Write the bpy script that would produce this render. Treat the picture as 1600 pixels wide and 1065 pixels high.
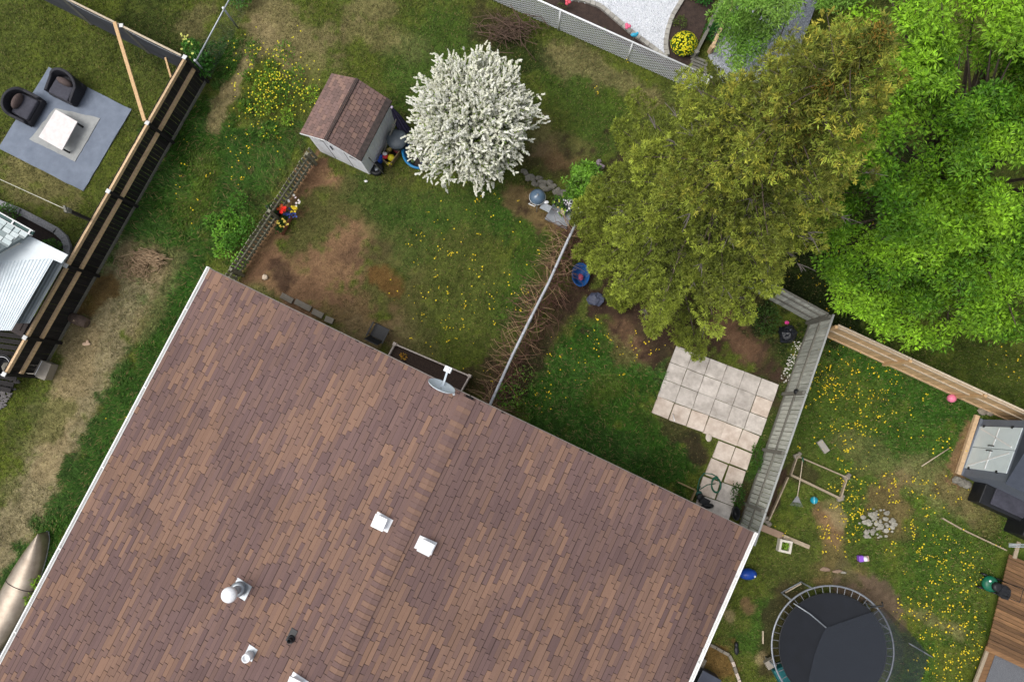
import bpy, math, random
import numpy as np
from mathutils import Vector, Matrix

for o in list(bpy.data.objects):
    bpy.data.objects.remove(o)
scene = bpy.context.scene
COL = scene.collection
rnd = random.Random(7)
rng = np.random.default_rng(11)

# ------------------------------------------------------------------ camera
FOCAL, HEIGHT = 1066.0, 23.0            # focal length in photo pixels, drone height in metres
NADIR = (815.0, 640.0)                  # photo pixel straight below the drone
tilt = math.atan((NADIR[1] - 532.5) / FOCAL)
roll = math.atan((NADIR[0] - 800.0) / FOCAL * math.cos(tilt))
cam_data = bpy.data.cameras.new('camera')
cam_data.sensor_width = 36.0
cam_data.lens = 36.0 * FOCAL / 1600.0
cam_data.clip_end = 2000.0
cam = bpy.data.objects.new('camera', cam_data)
cam.location = (0, 0, HEIGHT)
cam.rotation_euler = (tilt, roll, 0)
COL.objects.link(cam)
scene.camera = cam

# ------------------------------------------------------------------ sky, sun, exposure
SUN_EL, SUN_AZ = math.radians(62), math.radians(-98)   # azimuth clockwise from +Y
world = bpy.data.worlds.new('World')
scene.world = world
world.use_nodes = True
wn = world.node_tree
wn.nodes.clear()
sky = wn.nodes.new('ShaderNodeTexSky')
sky.sky_type = 'NISHITA'
sky.sun_disc = False
sky.sun_elevation = SUN_EL
sky.sun_rotation = SUN_AZ
sky.air_density = 1.0
sky.dust_density = 4.0
sky.ozone_density = 1.0
hsv = wn.nodes.new('ShaderNodeHueSaturation')
hsv.inputs['Saturation'].default_value = 0.28          # overcast: pale grey cloud light
bgn = wn.nodes.new('ShaderNodeBackground')
bgn.inputs['Strength'].default_value = 0.15
won = wn.nodes.new('ShaderNodeOutputWorld')
wn.links.new(sky.outputs[0], hsv.inputs['Color'])
wn.links.new(hsv.outputs[0], bgn.inputs['Color'])
wn.links.new(bgn.outputs[0], won.inputs['Surface'])
sun_data = bpy.data.lights.new('sun', 'SUN')
sun_data.energy = 1.2
sun_data.angle = math.radians(38)
sun_data.color = (1.0, 0.96, 0.9)
sun = bpy.data.objects.new('sun', sun_data)
sun.rotation_euler = (math.pi / 2 - SUN_EL, 0, math.pi - SUN_AZ)
COL.objects.link(sun)
scene.view_settings.view_transform = 'Standard'
scene.view_settings.look = 'None'
scene.view_settings.exposure = 0.3
scene.view_settings.gamma = 1.0
scene.view_settings.use_curve_mapping = False
scene.render.engine = 'CYCLES'
scene.cycles.max_bounces = 6
scene.cycles.transparent_max_bounces = 12

# ------------------------------------------------------------------ helpers
_R = cam.rotation_euler.to_matrix()
_Rn = np.array(_R)

def G(px, py, z=0.0):
    """photo pixel -> world point on the plane at height z"""
    d = _R @ Vector(((px - 800.0) / FOCAL, -(py - 532.5) / FOCAL, -1.0))
    t = (z - HEIGHT) / d.z
    return Vector((d.x * t, d.y * t, z))

def Gn(pts, z=0.0):
    return np.array([G(x, y, z)[:] for x, y in pts])

def lin(r, g=None, b=None):
    if g is None:
        r, g, b = r
    f = lambda c: (c / 255.0) / 12.92 if c / 255.0 <= 0.04045 else ((c / 255.0 + 0.055) / 1.055) ** 2.4
    return (f(r), f(g), f(b))

MATS = {}

def pm(name, c1, c2=None, scale=6.0, rough=0.75, bump=0.0, metal=0.0, stretch=(1, 1, 1), vary=0.0, detail=6.0, coords='Object', bscale=None, spec=0.4, contrast=0.25):
    """procedural material: two colours mixed by noise, optional bump and per-object variation"""
    if name in MATS:
        return MATS[name]
    dk = 0.8 if max(c1) < 205 else 1.0
    c1 = tuple(v * dk for v in lin(c1))
    c2 = tuple(v * dk for v in lin(c2)) if c2 else tuple(v * 0.75 for v in c1)
    m = bpy.data.materials.new(name)
    m.use_nodes = True
    nt = m.node_tree
    b = nt.nodes['Principled BSDF']
    b.inputs['Roughness'].default_value = rough
    b.inputs['Metallic'].default_value = metal
    b.inputs['Specular IOR Level'].default_value = spec
    tc = nt.nodes.new('ShaderNodeTexCoord')
    mp = nt.nodes.new('ShaderNodeMapping')
    mp.inputs['Scale'].default_value = stretch
    nt.links.new(tc.outputs[coords], mp.inputs['Vector'])
    oi = nt.nodes.new('ShaderNodeObjectInfo')
    add = nt.nodes.new('ShaderNodeVectorMath')
    add.operation = 'ADD'
    mul = nt.nodes.new('ShaderNodeMath')
    mul.operation = 'MULTIPLY'
    mul.inputs[1].default_value = 37.0
    nt.links.new(oi.outputs['Random'], mul.inputs[0])
    nt.links.new(mp.outputs[0], add.inputs[0])
    nt.links.new(mul.outputs[0], add.inputs[1])
    n = nt.nodes.new('ShaderNodeTexNoise')
    n.inputs['Scale'].default_value = scale
    n.inputs['Detail'].default_value = detail
    n.inputs['Roughness'].default_value = 0.65
    nt.links.new(add.outputs[0], n.inputs['Vector'])
    r = nt.nodes.new('ShaderNodeValToRGB')
    r.color_ramp.elements[0].position = 0.5 - contrast
    r.color_ramp.elements[1].position = 0.5 + contrast
    r.color_ramp.elements[0].color = (*c2, 1)
    r.color_ramp.elements[1].color = (*c1, 1)
    nt.links.new(n.outputs['Fac'], r.inputs['Fac'])
    out = r.outputs['Color']
    if vary:
        h = nt.nodes.new('ShaderNodeHueSaturation')
        mr = nt.nodes.new('ShaderNodeMapRange')
        mr.inputs['To Min'].default_value = 1 - vary
        mr.inputs['To Max'].default_value = 1 + vary
        nt.links.new(oi.outputs['Random'], mr.inputs['Value'])
        nt.links.new(mr.outputs[0], h.inputs['Value'])
        nt.links.new(out, h.inputs['Color'])
        out = h.outputs['Color']
    nt.links.new(out, b.inputs['Base Color'])
    if bump:
        n2 = nt.nodes.new('ShaderNodeTexNoise')
        n2.inputs['Scale'].default_value = bscale or scale * 3
        n2.inputs['Detail'].default_value = 4
        nt.links.new(add.outputs[0], n2.inputs['Vector'])
        bp = nt.nodes.new('ShaderNodeBump')
        bp.inputs['Strength'].default_value = bump
        bp.inputs['Distance'].default_value = 0.02
        nt.links.new(n2.outputs['Fac'], bp.inputs['Height'])
        nt.links.new(bp.outputs[0], b.inputs['Normal'])
    MATS[name] = m
    return m

def attr_mat(name, rough=0.7, translucent=0.0, noise=0.0, scale=40.0, spec=0.3, bump=0.0):
    """material whose colour comes from the mesh's own Col attribute, with fine noise"""
    if name in MATS:
        return MATS[name]
    m = bpy.data.materials.new(name)
    m.use_nodes = True
    nt = m.node_tree
    b = nt.nodes['Principled BSDF']
    b.inputs['Roughness'].default_value = rough
    b.inputs['Specular IOR Level'].default_value = spec
    a = nt.nodes.new('ShaderNodeAttribute')
    a.attribute_name = 'Col'
    out = a.outputs['Color']
    if noise:
        tc = nt.nodes.new('ShaderNodeNewGeometry')
        n = nt.nodes.new('ShaderNodeTexNoise')
        n.inputs['Scale'].default_value = scale
        n.inputs['Detail'].default_value = 5
        nt.links.new(tc.outputs['Position'], n.inputs['Vector'])
        mr = nt.nodes.new('ShaderNodeMapRange')
        mr.inputs['From Min'].default_value = 0.25
        mr.inputs['From Max'].default_value = 0.75
        mr.inputs['To Min'].default_value = 1 - noise
        mr.inputs['To Max'].default_value = 1 + noise
        nt.links.new(n.outputs['Fac'], mr.inputs['Value'])
        mx = nt.nodes.new('ShaderNodeVectorMath')
        mx.operation = 'SCALE'
        nt.links.new(out, mx.inputs[0])
        nt.links.new(mr.outputs[0], mx.inputs['Scale'])
        out = mx.outputs[0]
        if bump:
            bp = nt.nodes.new('ShaderNodeBump')
            bp.inputs['Strength'].default_value = bump
            bp.inputs['Distance'].default_value = 0.03
            nt.links.new(n.outputs['Fac'], bp.inputs['Height'])
            nt.links.new(bp.outputs[0], b.inputs['Normal'])
    nt.links.new(out, b.inputs['Base Color'])
    if translucent:
        t = nt.nodes.new('ShaderNodeBsdfTranslucent')
        nt.links.new(out, t.inputs['Color'])
        ms = nt.nodes.new('ShaderNodeMixShader')
        ms.inputs[0].default_value = translucent
        nt.links.new(b.outputs[0], ms.inputs[1])
        nt.links.new(t.outputs[0], ms.inputs[2])
        nt.links.new(ms.outputs[0], nt.nodes['Material Output'].inputs['Surface'])
    MATS[name] = m
    return m

ORIGIN = {}      # object name -> world origin (things never rotate; pieces carry their own matrix)

def origin_of(o):
    return ORIGIN.get(o.name, Vector((0, 0, 0))) if o else Vector((0, 0, 0))

def tag(o, label=None, cat=None, group=None, kind=None):
    if label: o['label'] = label
    if cat: o['category'] = cat
    if group: o['group'] = group
    if kind: o['kind'] = kind
    return o

def thing(name, label, cat, loc, group=None):
    o = bpy.data.objects.new(name, None)
    o.empty_display_size = 0.2
    COL.objects.link(o)
    o.location = loc
    ORIGIN[o.name] = Vector(loc)
    return tag(o, label, cat, group)

def link(o, parent):
    COL.objects.link(o)
    if parent:
        o.parent = parent
        ORIGIN[o.name] = origin_of(parent)
    return o

def raw_mesh(name, V, F, mat, col=None, smooth=False):
    """fast mesh from numpy: V (n,3), F (m,k) with one k; col (n,3) linear"""
    V = np.ascontiguousarray(V, dtype=np.float32)
    F = np.ascontiguousarray(F, dtype=np.int32)
    me = bpy.data.meshes.new(name)
    me.vertices.add(len(V))
    me.vertices.foreach_set('co', V.ravel())
    k = F.shape[1]
    me.loops.add(F.size)
    me.loops.foreach_set('vertex_index', F.ravel())
    me.polygons.add(len(F))
    me.polygons.foreach_set('loop_start', np.arange(0, F.size, k, dtype=np.int32))
    me.polygons.foreach_set('loop_total', np.full(len(F), k, dtype=np.int32))
    me.polygons.foreach_set('use_smooth', np.full(len(F), bool(smooth)))
    if col is not None:
        a = me.color_attributes.new('Col', 'FLOAT_COLOR', 'POINT')
        c = np.ones((len(V), 4), dtype=np.float32)
        c[:, :3] = col
        a.data.foreach_set('color', c.ravel())
    me.update(calc_edges=True)
    me.materials.append(mat)
    return me

def raw_obj(name, V, F, mat, parent=None, col=None, smooth=False, kind=None):
    V = np.asarray(V, dtype=np.float64) - np.array(origin_of(parent))
    o = bpy.data.objects.new(name, raw_mesh(name, V, F, mat, col, smooth))
    if kind: o['kind'] = kind
    return link(o, parent)

class MB:
    """collects shapes in world coordinates; build() links them as ONE mesh object"""
    def __init__(s):
        s.v, s.f, s.sm = [], [], []

    def add(s, vs, fs, smooth=False):
        b = len(s.v)
        s.v += [tuple(v) for v in vs]
        s.f += [tuple(i + b for i in f) for f in fs]
        s.sm += [smooth] * len(fs)
        return s

    def box(s, c, size, rz=0.0, M=None):
        x, y, z = size[0] / 2, size[1] / 2, size[2] / 2
        vs = [Vector((sx * x, sy * y, sz * z)) for sz in (-1, 1) for sy in (-1, 1) for sx in (-1, 1)]
        R = M if M is not None else Matrix.Rotation(rz, 3, 'Z')
        c = Vector(c)
        vs = [R @ v + c for v in vs]
        return s.add(vs, [(0, 2, 3, 1), (4, 5, 7, 6), (0, 1, 5, 4), (2, 6, 7, 3), (0, 4, 6, 2), (1, 3, 7, 5)])

    def bar(s, a, b, w, h, up=(0, 0, 1)):
        """rectangular bar from a to b, w sideways, h along up"""
        a, b = Vector(a), Vector(b)
        d = (b - a)
        L = d.length
        d.normalize()
        side = d.cross(Vector(up))
        if side.length < 1e-4:
            side = d.cross(Vector((1, 0, 0)))
        side.normalize()
        u = side.cross(d)
        M = Matrix((d, side, u)).transposed()
        return s.box((a + b) / 2, (L, w, h), M=M)

    def tube(s, pts, r, n=6, smooth=True, cap=True):
        pts = [Vector(p) for p in pts]
        rs = r if isinstance(r, (list, tuple)) else [r] * len(pts)
        vs, fs = [], []
        prev = None
        for i, p in enumerate(pts):
            d = (pts[min(i + 1, len(pts) - 1)] - pts[max(i - 1, 0)])
            if d.length < 1e-7: d = Vector((0, 0, 1))
            d.normalize()
            ref = prev if prev is not None else (Vector((0, 0, 1)) if abs(d.z) < 0.9 else Vector((1, 0, 0)))
            a = (ref - d * ref.dot(d))
            if a.length < 1e-5: a = d.orthogonal()
            a.normalize()
            prev = a
            b = d.cross(a)
            for k in range(n):
                t = 2 * math.pi * k / n
                vs.append(p + (a * math.cos(t) + b * math.sin(t)) * rs[i])
        for i in range(len(pts) - 1):
            for k in range(n):
                k2 = (k + 1) % n
                fs.append((i * n + k, i * n + k2, (i + 1) * n + k2, (i + 1) * n + k))
        s.add(vs, fs, smooth)
        if cap:
            b = len(s.v) - len(vs)
            s.f.append(tuple(b + k for k in reversed(range(n)))); s.sm.append(False)
            e = b + (len(pts) - 1) * n
            s.f.append(tuple(e + k for k in range(n))); s.sm.append(False)
        return s

    def ring(s, c, R, r, n=48, m=6, rot=None, squash=1.0):
        """torus"""
        c = Vector(c)
        vs, fs = [], []
        for i in range(n):
            t = 2 * math.pi * i / n
            for k in range(m):
                q = 2 * math.pi * k / m
                p = Vector(((R + r * math.cos(q)) * math.cos(t), (R + r * math.cos(q)) * math.sin(t) * squash, r * math.sin(q)))
                vs.append((rot @ p if rot else p) + c)
        for i in range(n):
            for k in range(m):
                fs.append((i * m + k, ((i + 1) % n) * m + k, ((i + 1) % n) * m + (k + 1) % m, i * m + (k + 1) % m))
        return s.add(vs, fs, True)

    def lathe(s, c, prof, n=24, rot=None, smooth=True, sx=1.0, sy=1.0):
        """prof: list of (radius, z) bottom to top"""
        c = Vector(c)
        vs, fs = [], []
        for r, z in prof:
            for k in range(n):
                t = 2 * math.pi * k / n
                p = Vector((r * math.cos(t) * sx, r * math.sin(t) * sy, z))
                vs.append((rot @ p if rot else p) + c)
        for i in range(len(prof) - 1):
            for k in range(n):
                k2 = (k + 1) % n
                fs.append((i * n + k, i * n + k2, (i + 1) * n + k2, (i + 1) * n + k))
        fs.append(tuple(reversed(range(n))))
        fs.append(tuple((len(prof) - 1) * n + k for k in range(n)))
        return s.add(vs, fs, smooth)

    def prism(s, poly, z0, z1):
        """closed polygon of (x, y) extruded"""
        n = len(poly)
        area = sum(poly[i][0] * poly[(i + 1) % n][1] - poly[(i + 1) % n][0] * poly[i][1] for i in range(n))
        if area < 0: poly = list(reversed(poly))
        vs = [(p[0], p[1], z0) for p in poly] + [(p[0], p[1], z1) for p in poly]
        fs = [tuple(reversed(range(n))), tuple(range(n, 2 * n))]
        fs += [(i, (i + 1) % n, n + (i + 1) % n, n + i) for i in range(n)]
        return s.add(vs, fs)

    def rock(s, c, r, seed=0, flat=0.6, n=7, m=5):
        q = random.Random(seed)
        c = Vector(c)
        prof = [math.pi * i / (m - 1) for i in range(m)]
        vs, fs = [], []
        for a in prof:
            for k in range(n):
                t = 2 * math.pi * (k + 0.3 * q.random()) / n
                rr = q.uniform(0.8, 1.15)
                vs.append(c + Vector((rr * r[0] * math.sin(a) * math.cos(t), rr * r[1] * math.sin(a) * math.sin(t), -rr * r[2] * math.cos(a) * flat)))
        for i in range(m - 1):
            for k in range(n):
                k2 = (k + 1) % n
                fs.append((i * n + k, i * n + k2, (i + 1) * n + k2, (i + 1) * n + k))
        return s.add(vs, fs, False)

    def blob(s, c, r, n=12, m=8, rot=None):
        c = Vector(c)
        vs, fs = [], []
        for i in range(m + 1):
            a = math.pi * i / m
            for k in range(n):
                t = 2 * math.pi * k / n
                p = Vector((r[0] * math.sin(a) * math.cos(t), r[1] * math.sin(a) * math.sin(t), -r[2] * math.cos(a)))
                vs.append((rot @ p if rot else p) + c)
        for i in range(m):
            for k in range(n):
                k2 = (k + 1) % n
                fs.append((i * n + k, i * n + k2, (i + 1) * n + k2, (i + 1) * n + k))
        return s.add(vs, fs, True)

    def build(s, name, mat, parent=None, bevel=0.0):
        og = origin_of(parent)
        me = bpy.data.meshes.new(name)
        me.from_pydata([(v[0] - og.x, v[1] - og.y, v[2] - og.z) for v in s.v], [], s.f)
        me.polygons.foreach_set('use_smooth', s.sm)
        me.update()
        me.materials.append(mat)
        o = bpy.data.objects.new(name, me)
        if bevel:
            md = o.modifiers.new('bevel', 'BEVEL')
            md.width = bevel
            md.segments = 2
            md.limit_method = 'ANGLE'
        return link(o, parent)

def part(name, mat, parent, fn, **k):
    m = MB()
    fn(m)
    return m.build(name, mat, parent, **k)

def single(name, mat, label, cat, loc, fn, group=None, kind=None, bevel=0.0):
    """a thing that is one mesh, its origin at loc"""
    m = MB()
    fn(m)
    loc = Vector(loc)
    m.v = [(v[0] - loc.x, v[1] - loc.y, v[2] - loc.z) for v in m.v]
    o = m.build(name, mat, None, bevel)
    o.location = loc
    ORIGIN[o.name] = loc
    return tag(o, label, cat, group, kind)

def inst(name, mesh, M, parent):
    """piece sharing mesh data; M is its world matrix"""
    o = bpy.data.objects.new(name, mesh)
    link(o, parent)
    o.matrix_local = Matrix.Translation(-origin_of(parent)) @ M
    return o

def frame(o, x, y, z=None):
    """4x4 matrix from origin and two axes"""
    x, y = Vector(x).normalized(), Vector(y)
    y = (y - x * x.dot(y)).normalized()
    z = x.cross(y)
    M = Matrix((x, y, z)).transposed().to_4x4()
    M.translation = o
    return M

def box_mesh(name, size, mat, jitter=0.0, seed=0, bevel=True):
    q = random.Random(seed)
    x, y, z = (v / 2 for v in size)
    vs = [(sx * x + q.uniform(-jitter, jitter), sy * y + q.uniform(-jitter, jitter), sz * z + q.uniform(-jitter, jitter) * 0.3)
          for sz in (-1, 1) for sy in (-1, 1) for sx in (-1, 1)]
    fs = [(0, 2, 3, 1), (4, 5, 7, 6), (0, 1, 5, 4), (2, 6, 7, 3), (0, 4, 6, 2), (1, 3, 7, 5)]
    me = bpy.data.meshes.new(name)
    me.from_pydata(vs, [], fs)
    me.polygons.foreach_set('use_smooth', [False] * len(fs))
    me.update()
    me.materials.append(mat)
    return me

# ---- numpy helpers for vegetation and ground
_TABLES = {}

def vnoise(x, y, seed=0):
    """smooth value noise in [0,1]"""
    T = _TABLES.get(seed)
    if T is None:
        T = _TABLES[seed] = np.random.default_rng(seed).random((256, 256))
    xi, yi = np.floor(x).astype(int), np.floor(y).astype(int)
    fx, fy = x - xi, y - yi
    fx, fy = fx * fx * (3 - 2 * fx), fy * fy * (3 - 2 * fy)
    g = lambda a, b: T[a % 256, b % 256]
    return (g(xi, yi) * (1 - fx) + g(xi + 1, yi) * fx) * (1 - fy) + (g(xi, yi + 1) * (1 - fx) + g(xi + 1, yi + 1) * fx) * fy

def fbm(x, y, seed=0, octv=4):
    s, a, t = 0, 1.0, 0
    for i in range(octv):
        s = s + a * vnoise(x * 2 ** i, y * 2 ** i, seed + i * 13)
        t += a
        a *= 0.55
    return s / t

def unit(v):
    return v / np.maximum(np.linalg.norm(v, axis=-1, keepdims=True), 1e-9)

def leaves(P, D, N, L, W, bend=0.0):
    """diamond leaves: base P, direction D, face normal N, length L, width W -> V, F (quads)"""
    D = unit(D)
    S = unit(np.cross(D, N))
    U = np.cross(S, D)
    L, W = np.asarray(L)[:, None], np.asarray(W)[:, None]
    mid = P + D * L * 0.45 + U * L * bend
    V = np.stack([P, mid + S * W / 2, P + D * L, mid - S * W / 2], axis=1).reshape(-1, 3)
    F = np.arange(len(V)).reshape(-1, 4)
    return V, F

def tint(base, n, dv=0.2, dh=0.08, seed=0):
    """n colours scattered about one linear colour"""
    r = np.random.default_rng(seed)
    c = np.array(base)[None, :] * (1 + dv * r.uniform(-1, 1, (n, 1)))
    c = c * (1 + dh * r.uniform(-1, 1, (n, 3)))
    return np.clip(c, 0.001, 1)

def in_poly(x, y, poly):
    inside = np.zeros(x.shape, bool)
    n = len(poly)
    j = n - 1
    for i in range(n):
        xi, yi, xj, yj = poly[i][0], poly[i][1], poly[j][0], poly[j][1]
        c = ((yi > y) != (yj > y)) & (x < (xj - xi) * (y - yi) / (yj - yi + 1e-12) + xi)
        inside ^= c
        j = i
    return inside

# ================================================================== GROUND
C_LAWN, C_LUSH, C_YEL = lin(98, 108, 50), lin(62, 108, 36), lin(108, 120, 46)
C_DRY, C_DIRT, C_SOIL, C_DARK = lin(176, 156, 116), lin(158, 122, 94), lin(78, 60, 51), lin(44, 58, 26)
HOUSE_ANG = math.radians(64.3)
hu = Vector((math.cos(HOUSE_ANG), math.sin(HOUSE_ANG), 0))          # along the ridge, up the picture
hw = Vector((math.sin(HOUSE_ANG), -math.cos(HOUSE_ANG), 0))         # across the house, to the right
EAVE_Z, RIDGE_Z = 2.8, 4.7
HA = G(328, 420, EAVE_Z)                                            # left gable corner of the roof
HB = G(1178, 831, EAVE_Z)
HW_ = (HB - HA).dot(hw)                                             # roof width
HL_ = 15.5                                                          # roof length

# capsules in photo pixels: (points, radius px, colour, strength, softness, grass height factor)
ZONES = [
 ([(30, 260), (90, 300)], 40, C_DRY, .45, .9, .6), ([(20, 30), (250, 130)], 60, C_LAWN, .5, .9, 1), ([(230, 40), (300, 60)], 55, C_DARK, .5, .9, 1),
 ([(300, 40), (320, 20)], 25, C_DRY, .35, .9, .6),
 ([(330, 250), (290, 330), (240, 420)], 85, C_LUSH, .85, .6, 3), ([(390, 230), (440, 220), (380, 330)], 40, C_LUSH, .85, .6, 3.2),
 ([(345, 100), (380, 80)], 35, C_LUSH, .9, .5, 3), ([(310, 180), (200, 370), (110, 520)], 26, C_LUSH, .85, .5, 2.6),
 ([(300, 330), (320, 270)], 26, C_YEL, .55, .8, 2),
 ([(385, 105), (345, 165), (335, 195)], 13, C_DRY, .75, .6, .5), ([(425, 30), (440, 60), (470, 90)], 50, C_DRY, .55, .8, .5), ([(405, 45), (400, 75)], 25, C_DRY, .5, .8, .4),
 ([(560, 50), (640, 70)], 22, C_DRY, .4, .9, .7), ([(600, 15), (560, 10)], 18, C_DRY, .4, .9, .7), ([(510, 130), (480, 110)], 26, C_YEL, .4, .9, 1),
 ([(690, 50), (640, 120)], 50, C_LUSH, .45, .9, 1),
 ([(195, 440), (160, 510), (120, 600), (60, 740), (10, 880)], 50, lin(172, 156, 124), .78, .8, .7), ([(130, 520), (90, 640), (70, 730)], 26, C_DRY, .6, .7, .5),
 ([(165, 445), (140, 480)], 20, lin(110, 82, 40), .8, .7, .4), ([(90, 640), (20, 700), (0, 760)], 24, C_YEL, .5, .8, 1), ([(20, 680), (60, 620)], 20, C_LAWN, .6, .8, 1),
 ([(305, 440), (200, 620), (120, 780), (60, 870), (20, 960)], 30, C_LUSH, .95, .45, 2.6),
 ([(230, 408), (215, 415)], 28, C_DRY, .5, .8, .3), ([(275, 400), (245, 470), (215, 520)], 16, C_DRY, .4, .8, .6),
 # fenced middle yard
 ([(500, 330), (560, 330), (640, 400), (600, 480)], 100, lin(104, 100, 60), .85, .8, .7), ([(720, 400), (740, 480)], 70, C_LAWN, .7, .8, .9),
 ([(490, 262), (460, 300), (425, 370), (395, 425)], 22, C_DIRT, .8, .5, .25), ([(515, 275), (500, 268)], 20, C_DIRT, .8, .6, .25), ([(540, 288), (520, 280)], 15, C_DIRT, .5, .8, .4),
 ([(415, 440), (470, 450), (530, 420), (545, 385)], 42, C_DIRT, .85, .8, .2), ([(470, 460), (540, 480), (590, 510)], 36, C_DIRT, .55, .8, .4),
 ([(435, 425), (445, 440)], 16, C_SOIL, .75, .7, .3), ([(555, 400), (595, 390)], 20, C_SOIL, .4, .8, .5), ([(590, 430), (610, 445)], 19, lin(124, 90, 52), .8, .6, .4),
 ([(560, 520), (640, 530), (660, 545)], 32, C_DRY, .4, .9, .6), ([(400, 455), (420, 470)], 18, C_LUSH, .5, .8, 1),
 ([(560, 290), (620, 320), (780, 330)], 30, C_LUSH, .45, .8, 1), ([(800, 330), (830, 380), (815, 440), (790, 490)], 30, C_LUSH, .55, .9, 1.1), ([(700, 430), (740, 480), (690, 520)], 50, C_LAWN, .6, .8, 1),
 ([(640, 405), (660, 350), (600, 350)], 28, C_LUSH, .35, .9, 1),
 ([(720, 600), (760, 590)], 22, C_SOIL, .7, .7, .4), ([(775, 560), (800, 500), (845, 430), (870, 370)], 12, C_SOIL, .35, .9, .7), ([(810, 310), (850, 340), (890, 355)], 20, C_DIRT, .65, .7, .3),
 ([(840, 245), (880, 265)], 26, C_SOIL, .6, .8, .4), ([(870, 240), (900, 235)], 26, C_DIRT, .5, .8, .5), ([(840, 190), (850, 220)], 22, C_DRY, .4, .9, .6),
 ([(930, 210), (960, 150), (880, 130)], 46, C_LUSH, .4, .9, 1), ([(1010, 155), (940, 110), (870, 85)], 22, C_DRY, .5, .8, 1.3),
 ([(780, 45), (760, 20)], 30, C_SOIL, .6, .8, .6), ([(800, 75), (830, 90)], 24, C_DARK, .7, .8, 1.2),
 # yard below the spruce
 ([(1000, 560), (930, 560), (870, 610), (960, 640), (1050, 720), (930, 680)], 56, C_LUSH, .95, .5, 2.6), ([(900, 660), (1060, 750)], 24, lin(56, 102, 34), .8, .7, 3),
 ([(920, 420), (870, 500), (810, 600)], 16, C_SOIL, .8, .8, .4), ([(950, 470), (985, 500), (1010, 520), (1060, 540)], 32, C_SOIL, .9, .6, .2), ([(970, 520), (985, 545)], 26, C_DIRT, .5, .8, .3),
 ([(1080, 330), (1000, 380), (1100, 420)], 120, C_SOIL, .85, .6, .3), ([(1120, 520), (1160, 530), (1200, 560), (1210, 600)], 34, C_SOIL, .95, .4, .15), ([(1130, 510), (1170, 545)], 26, C_DIRT, .55, .8, .1),
 ([(1200, 490), (1190, 515)], 20, C_DARK, .8, .6, 1.4), ([(1225, 590), (1200, 680), (1160, 790)], 20, C_SOIL, .85, .5, .4), ([(1185, 700), (1175, 740)], 12, C_LUSH, .7, .6, 1.6),
 ([(1040, 650), (1080, 690), (1095, 715)], 18, C_SOIL, .85, .6, .3), ([(1000, 640), (1060, 670)], 16, C_LAWN, .3, .9, 1.5), ([(940, 610), (960, 600)], 22, C_YEL, .45, .9, 2),
 # right yard
 ([(1340, 600), (1450, 650), (1330, 720), (1500, 800), (1460, 900)], 110, lin(84, 112, 40), .75, .9, 1.3), ([(1330, 545), (1420, 600), (1500, 640)], 34, C_LUSH, .8, .7, 1.3), ([(1430, 660), (1460, 680), (1400, 690)], 36, C_LUSH, .6, .8, 1.3),
 ([(1360, 710), (1420, 760), (1330, 690)], 20, C_DRY, .25, .9, .6), ([(1285, 800), (1300, 840), (1300, 880)], 15, C_DIRT, .8, .7, .25), ([(1300, 790), (1310, 812)], 11, C_DRY, .8, .7, .3),
 ([(1390, 780), (1400, 810)], 30, C_DIRT, .55, .8, .4), ([(1460, 780), (1440, 740), (1510, 790)], 26, C_DRY, .35, .9, .6), ([(1480, 760), (1540, 810)], 18, C_DIRT, .3, .9, .6),
 ([(1280, 900), (1340, 900)], 16, C_DIRT, .55, .8, .4), ([(1320, 905), (1370, 930), (1405, 970), (1415, 1000)], 22, lin(128, 106, 90), .9, .5, .12), ([(1235, 900), (1215, 930)], 26, C_LAWN, .7, .8, 1), ([(1195, 960), (1180, 1000)], 26, C_LUSH, .6, .8, 1.2),
 ([(1235, 925), (1210, 970), (1205, 1040)], 18, C_SOIL, .7, .7, .3), ([(1165, 940), (1170, 950)], 9, C_DIRT, .7, .8, .4), ([(1140, 965), (1138, 960)], 8, C_DRY, .7, .8, .4), ([(1110, 1030), (1120, 1040)], 24, lin(150, 112, 70), .75, .6, .3), ([(1190, 1028), (1185, 1030)], 9, C_DRY, .7, .7, .4),
 ([(1520, 670), (1500, 720), (1490, 750)], 12, C_DIRT, .8, .5, .3), ([(1420, 955), (1500, 985)], 10, C_DRY, .4, .8, .7), ([(1460, 850), (1440, 880)], 40, C_LUSH, .35, .9, 1), ([(1400, 990), (1450, 1020), (1440, 1060)], 24, C_LUSH, .6, .7, 1.2),
 ([(1240, 720), (1300, 760)], 26, C_LAWN, .6, .8, .8), ([(1260, 745), (1240, 735)], 15, C_SOIL, .6, .8, .4), ([(1225, 740), (1200, 800)], 9, C_SOIL, .95, .4, .1), ([(1265, 840), (1220, 870), (1320, 880)], 26, C_LAWN, .5, .8, 1),
 # under the trees at the right: their shade is painted in as dark green
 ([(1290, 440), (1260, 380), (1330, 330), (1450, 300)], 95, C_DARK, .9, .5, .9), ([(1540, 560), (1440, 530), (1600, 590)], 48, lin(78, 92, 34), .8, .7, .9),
]

def house_mask(x, y):
    rx, ry = x - HA.x, y - HA.y
    s = rx * hw.x + ry * hw.y
    t = -(rx * hu.x + ry * hu.y)
    return (s > 0.35) & (s < HW_ - 0.35) & (t > 0.3)

def seg_dist(x, y, a, b):
    dx, dy = b[0] - a[0], b[1] - a[1]
    t = np.clip(((x - a[0]) * dx + (y - a[1]) * dy) / (dx * dx + dy * dy + 1e-9), 0, 1)
    return np.hypot(x - a[0] - t * dx, y - a[1] - t * dy)

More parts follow.
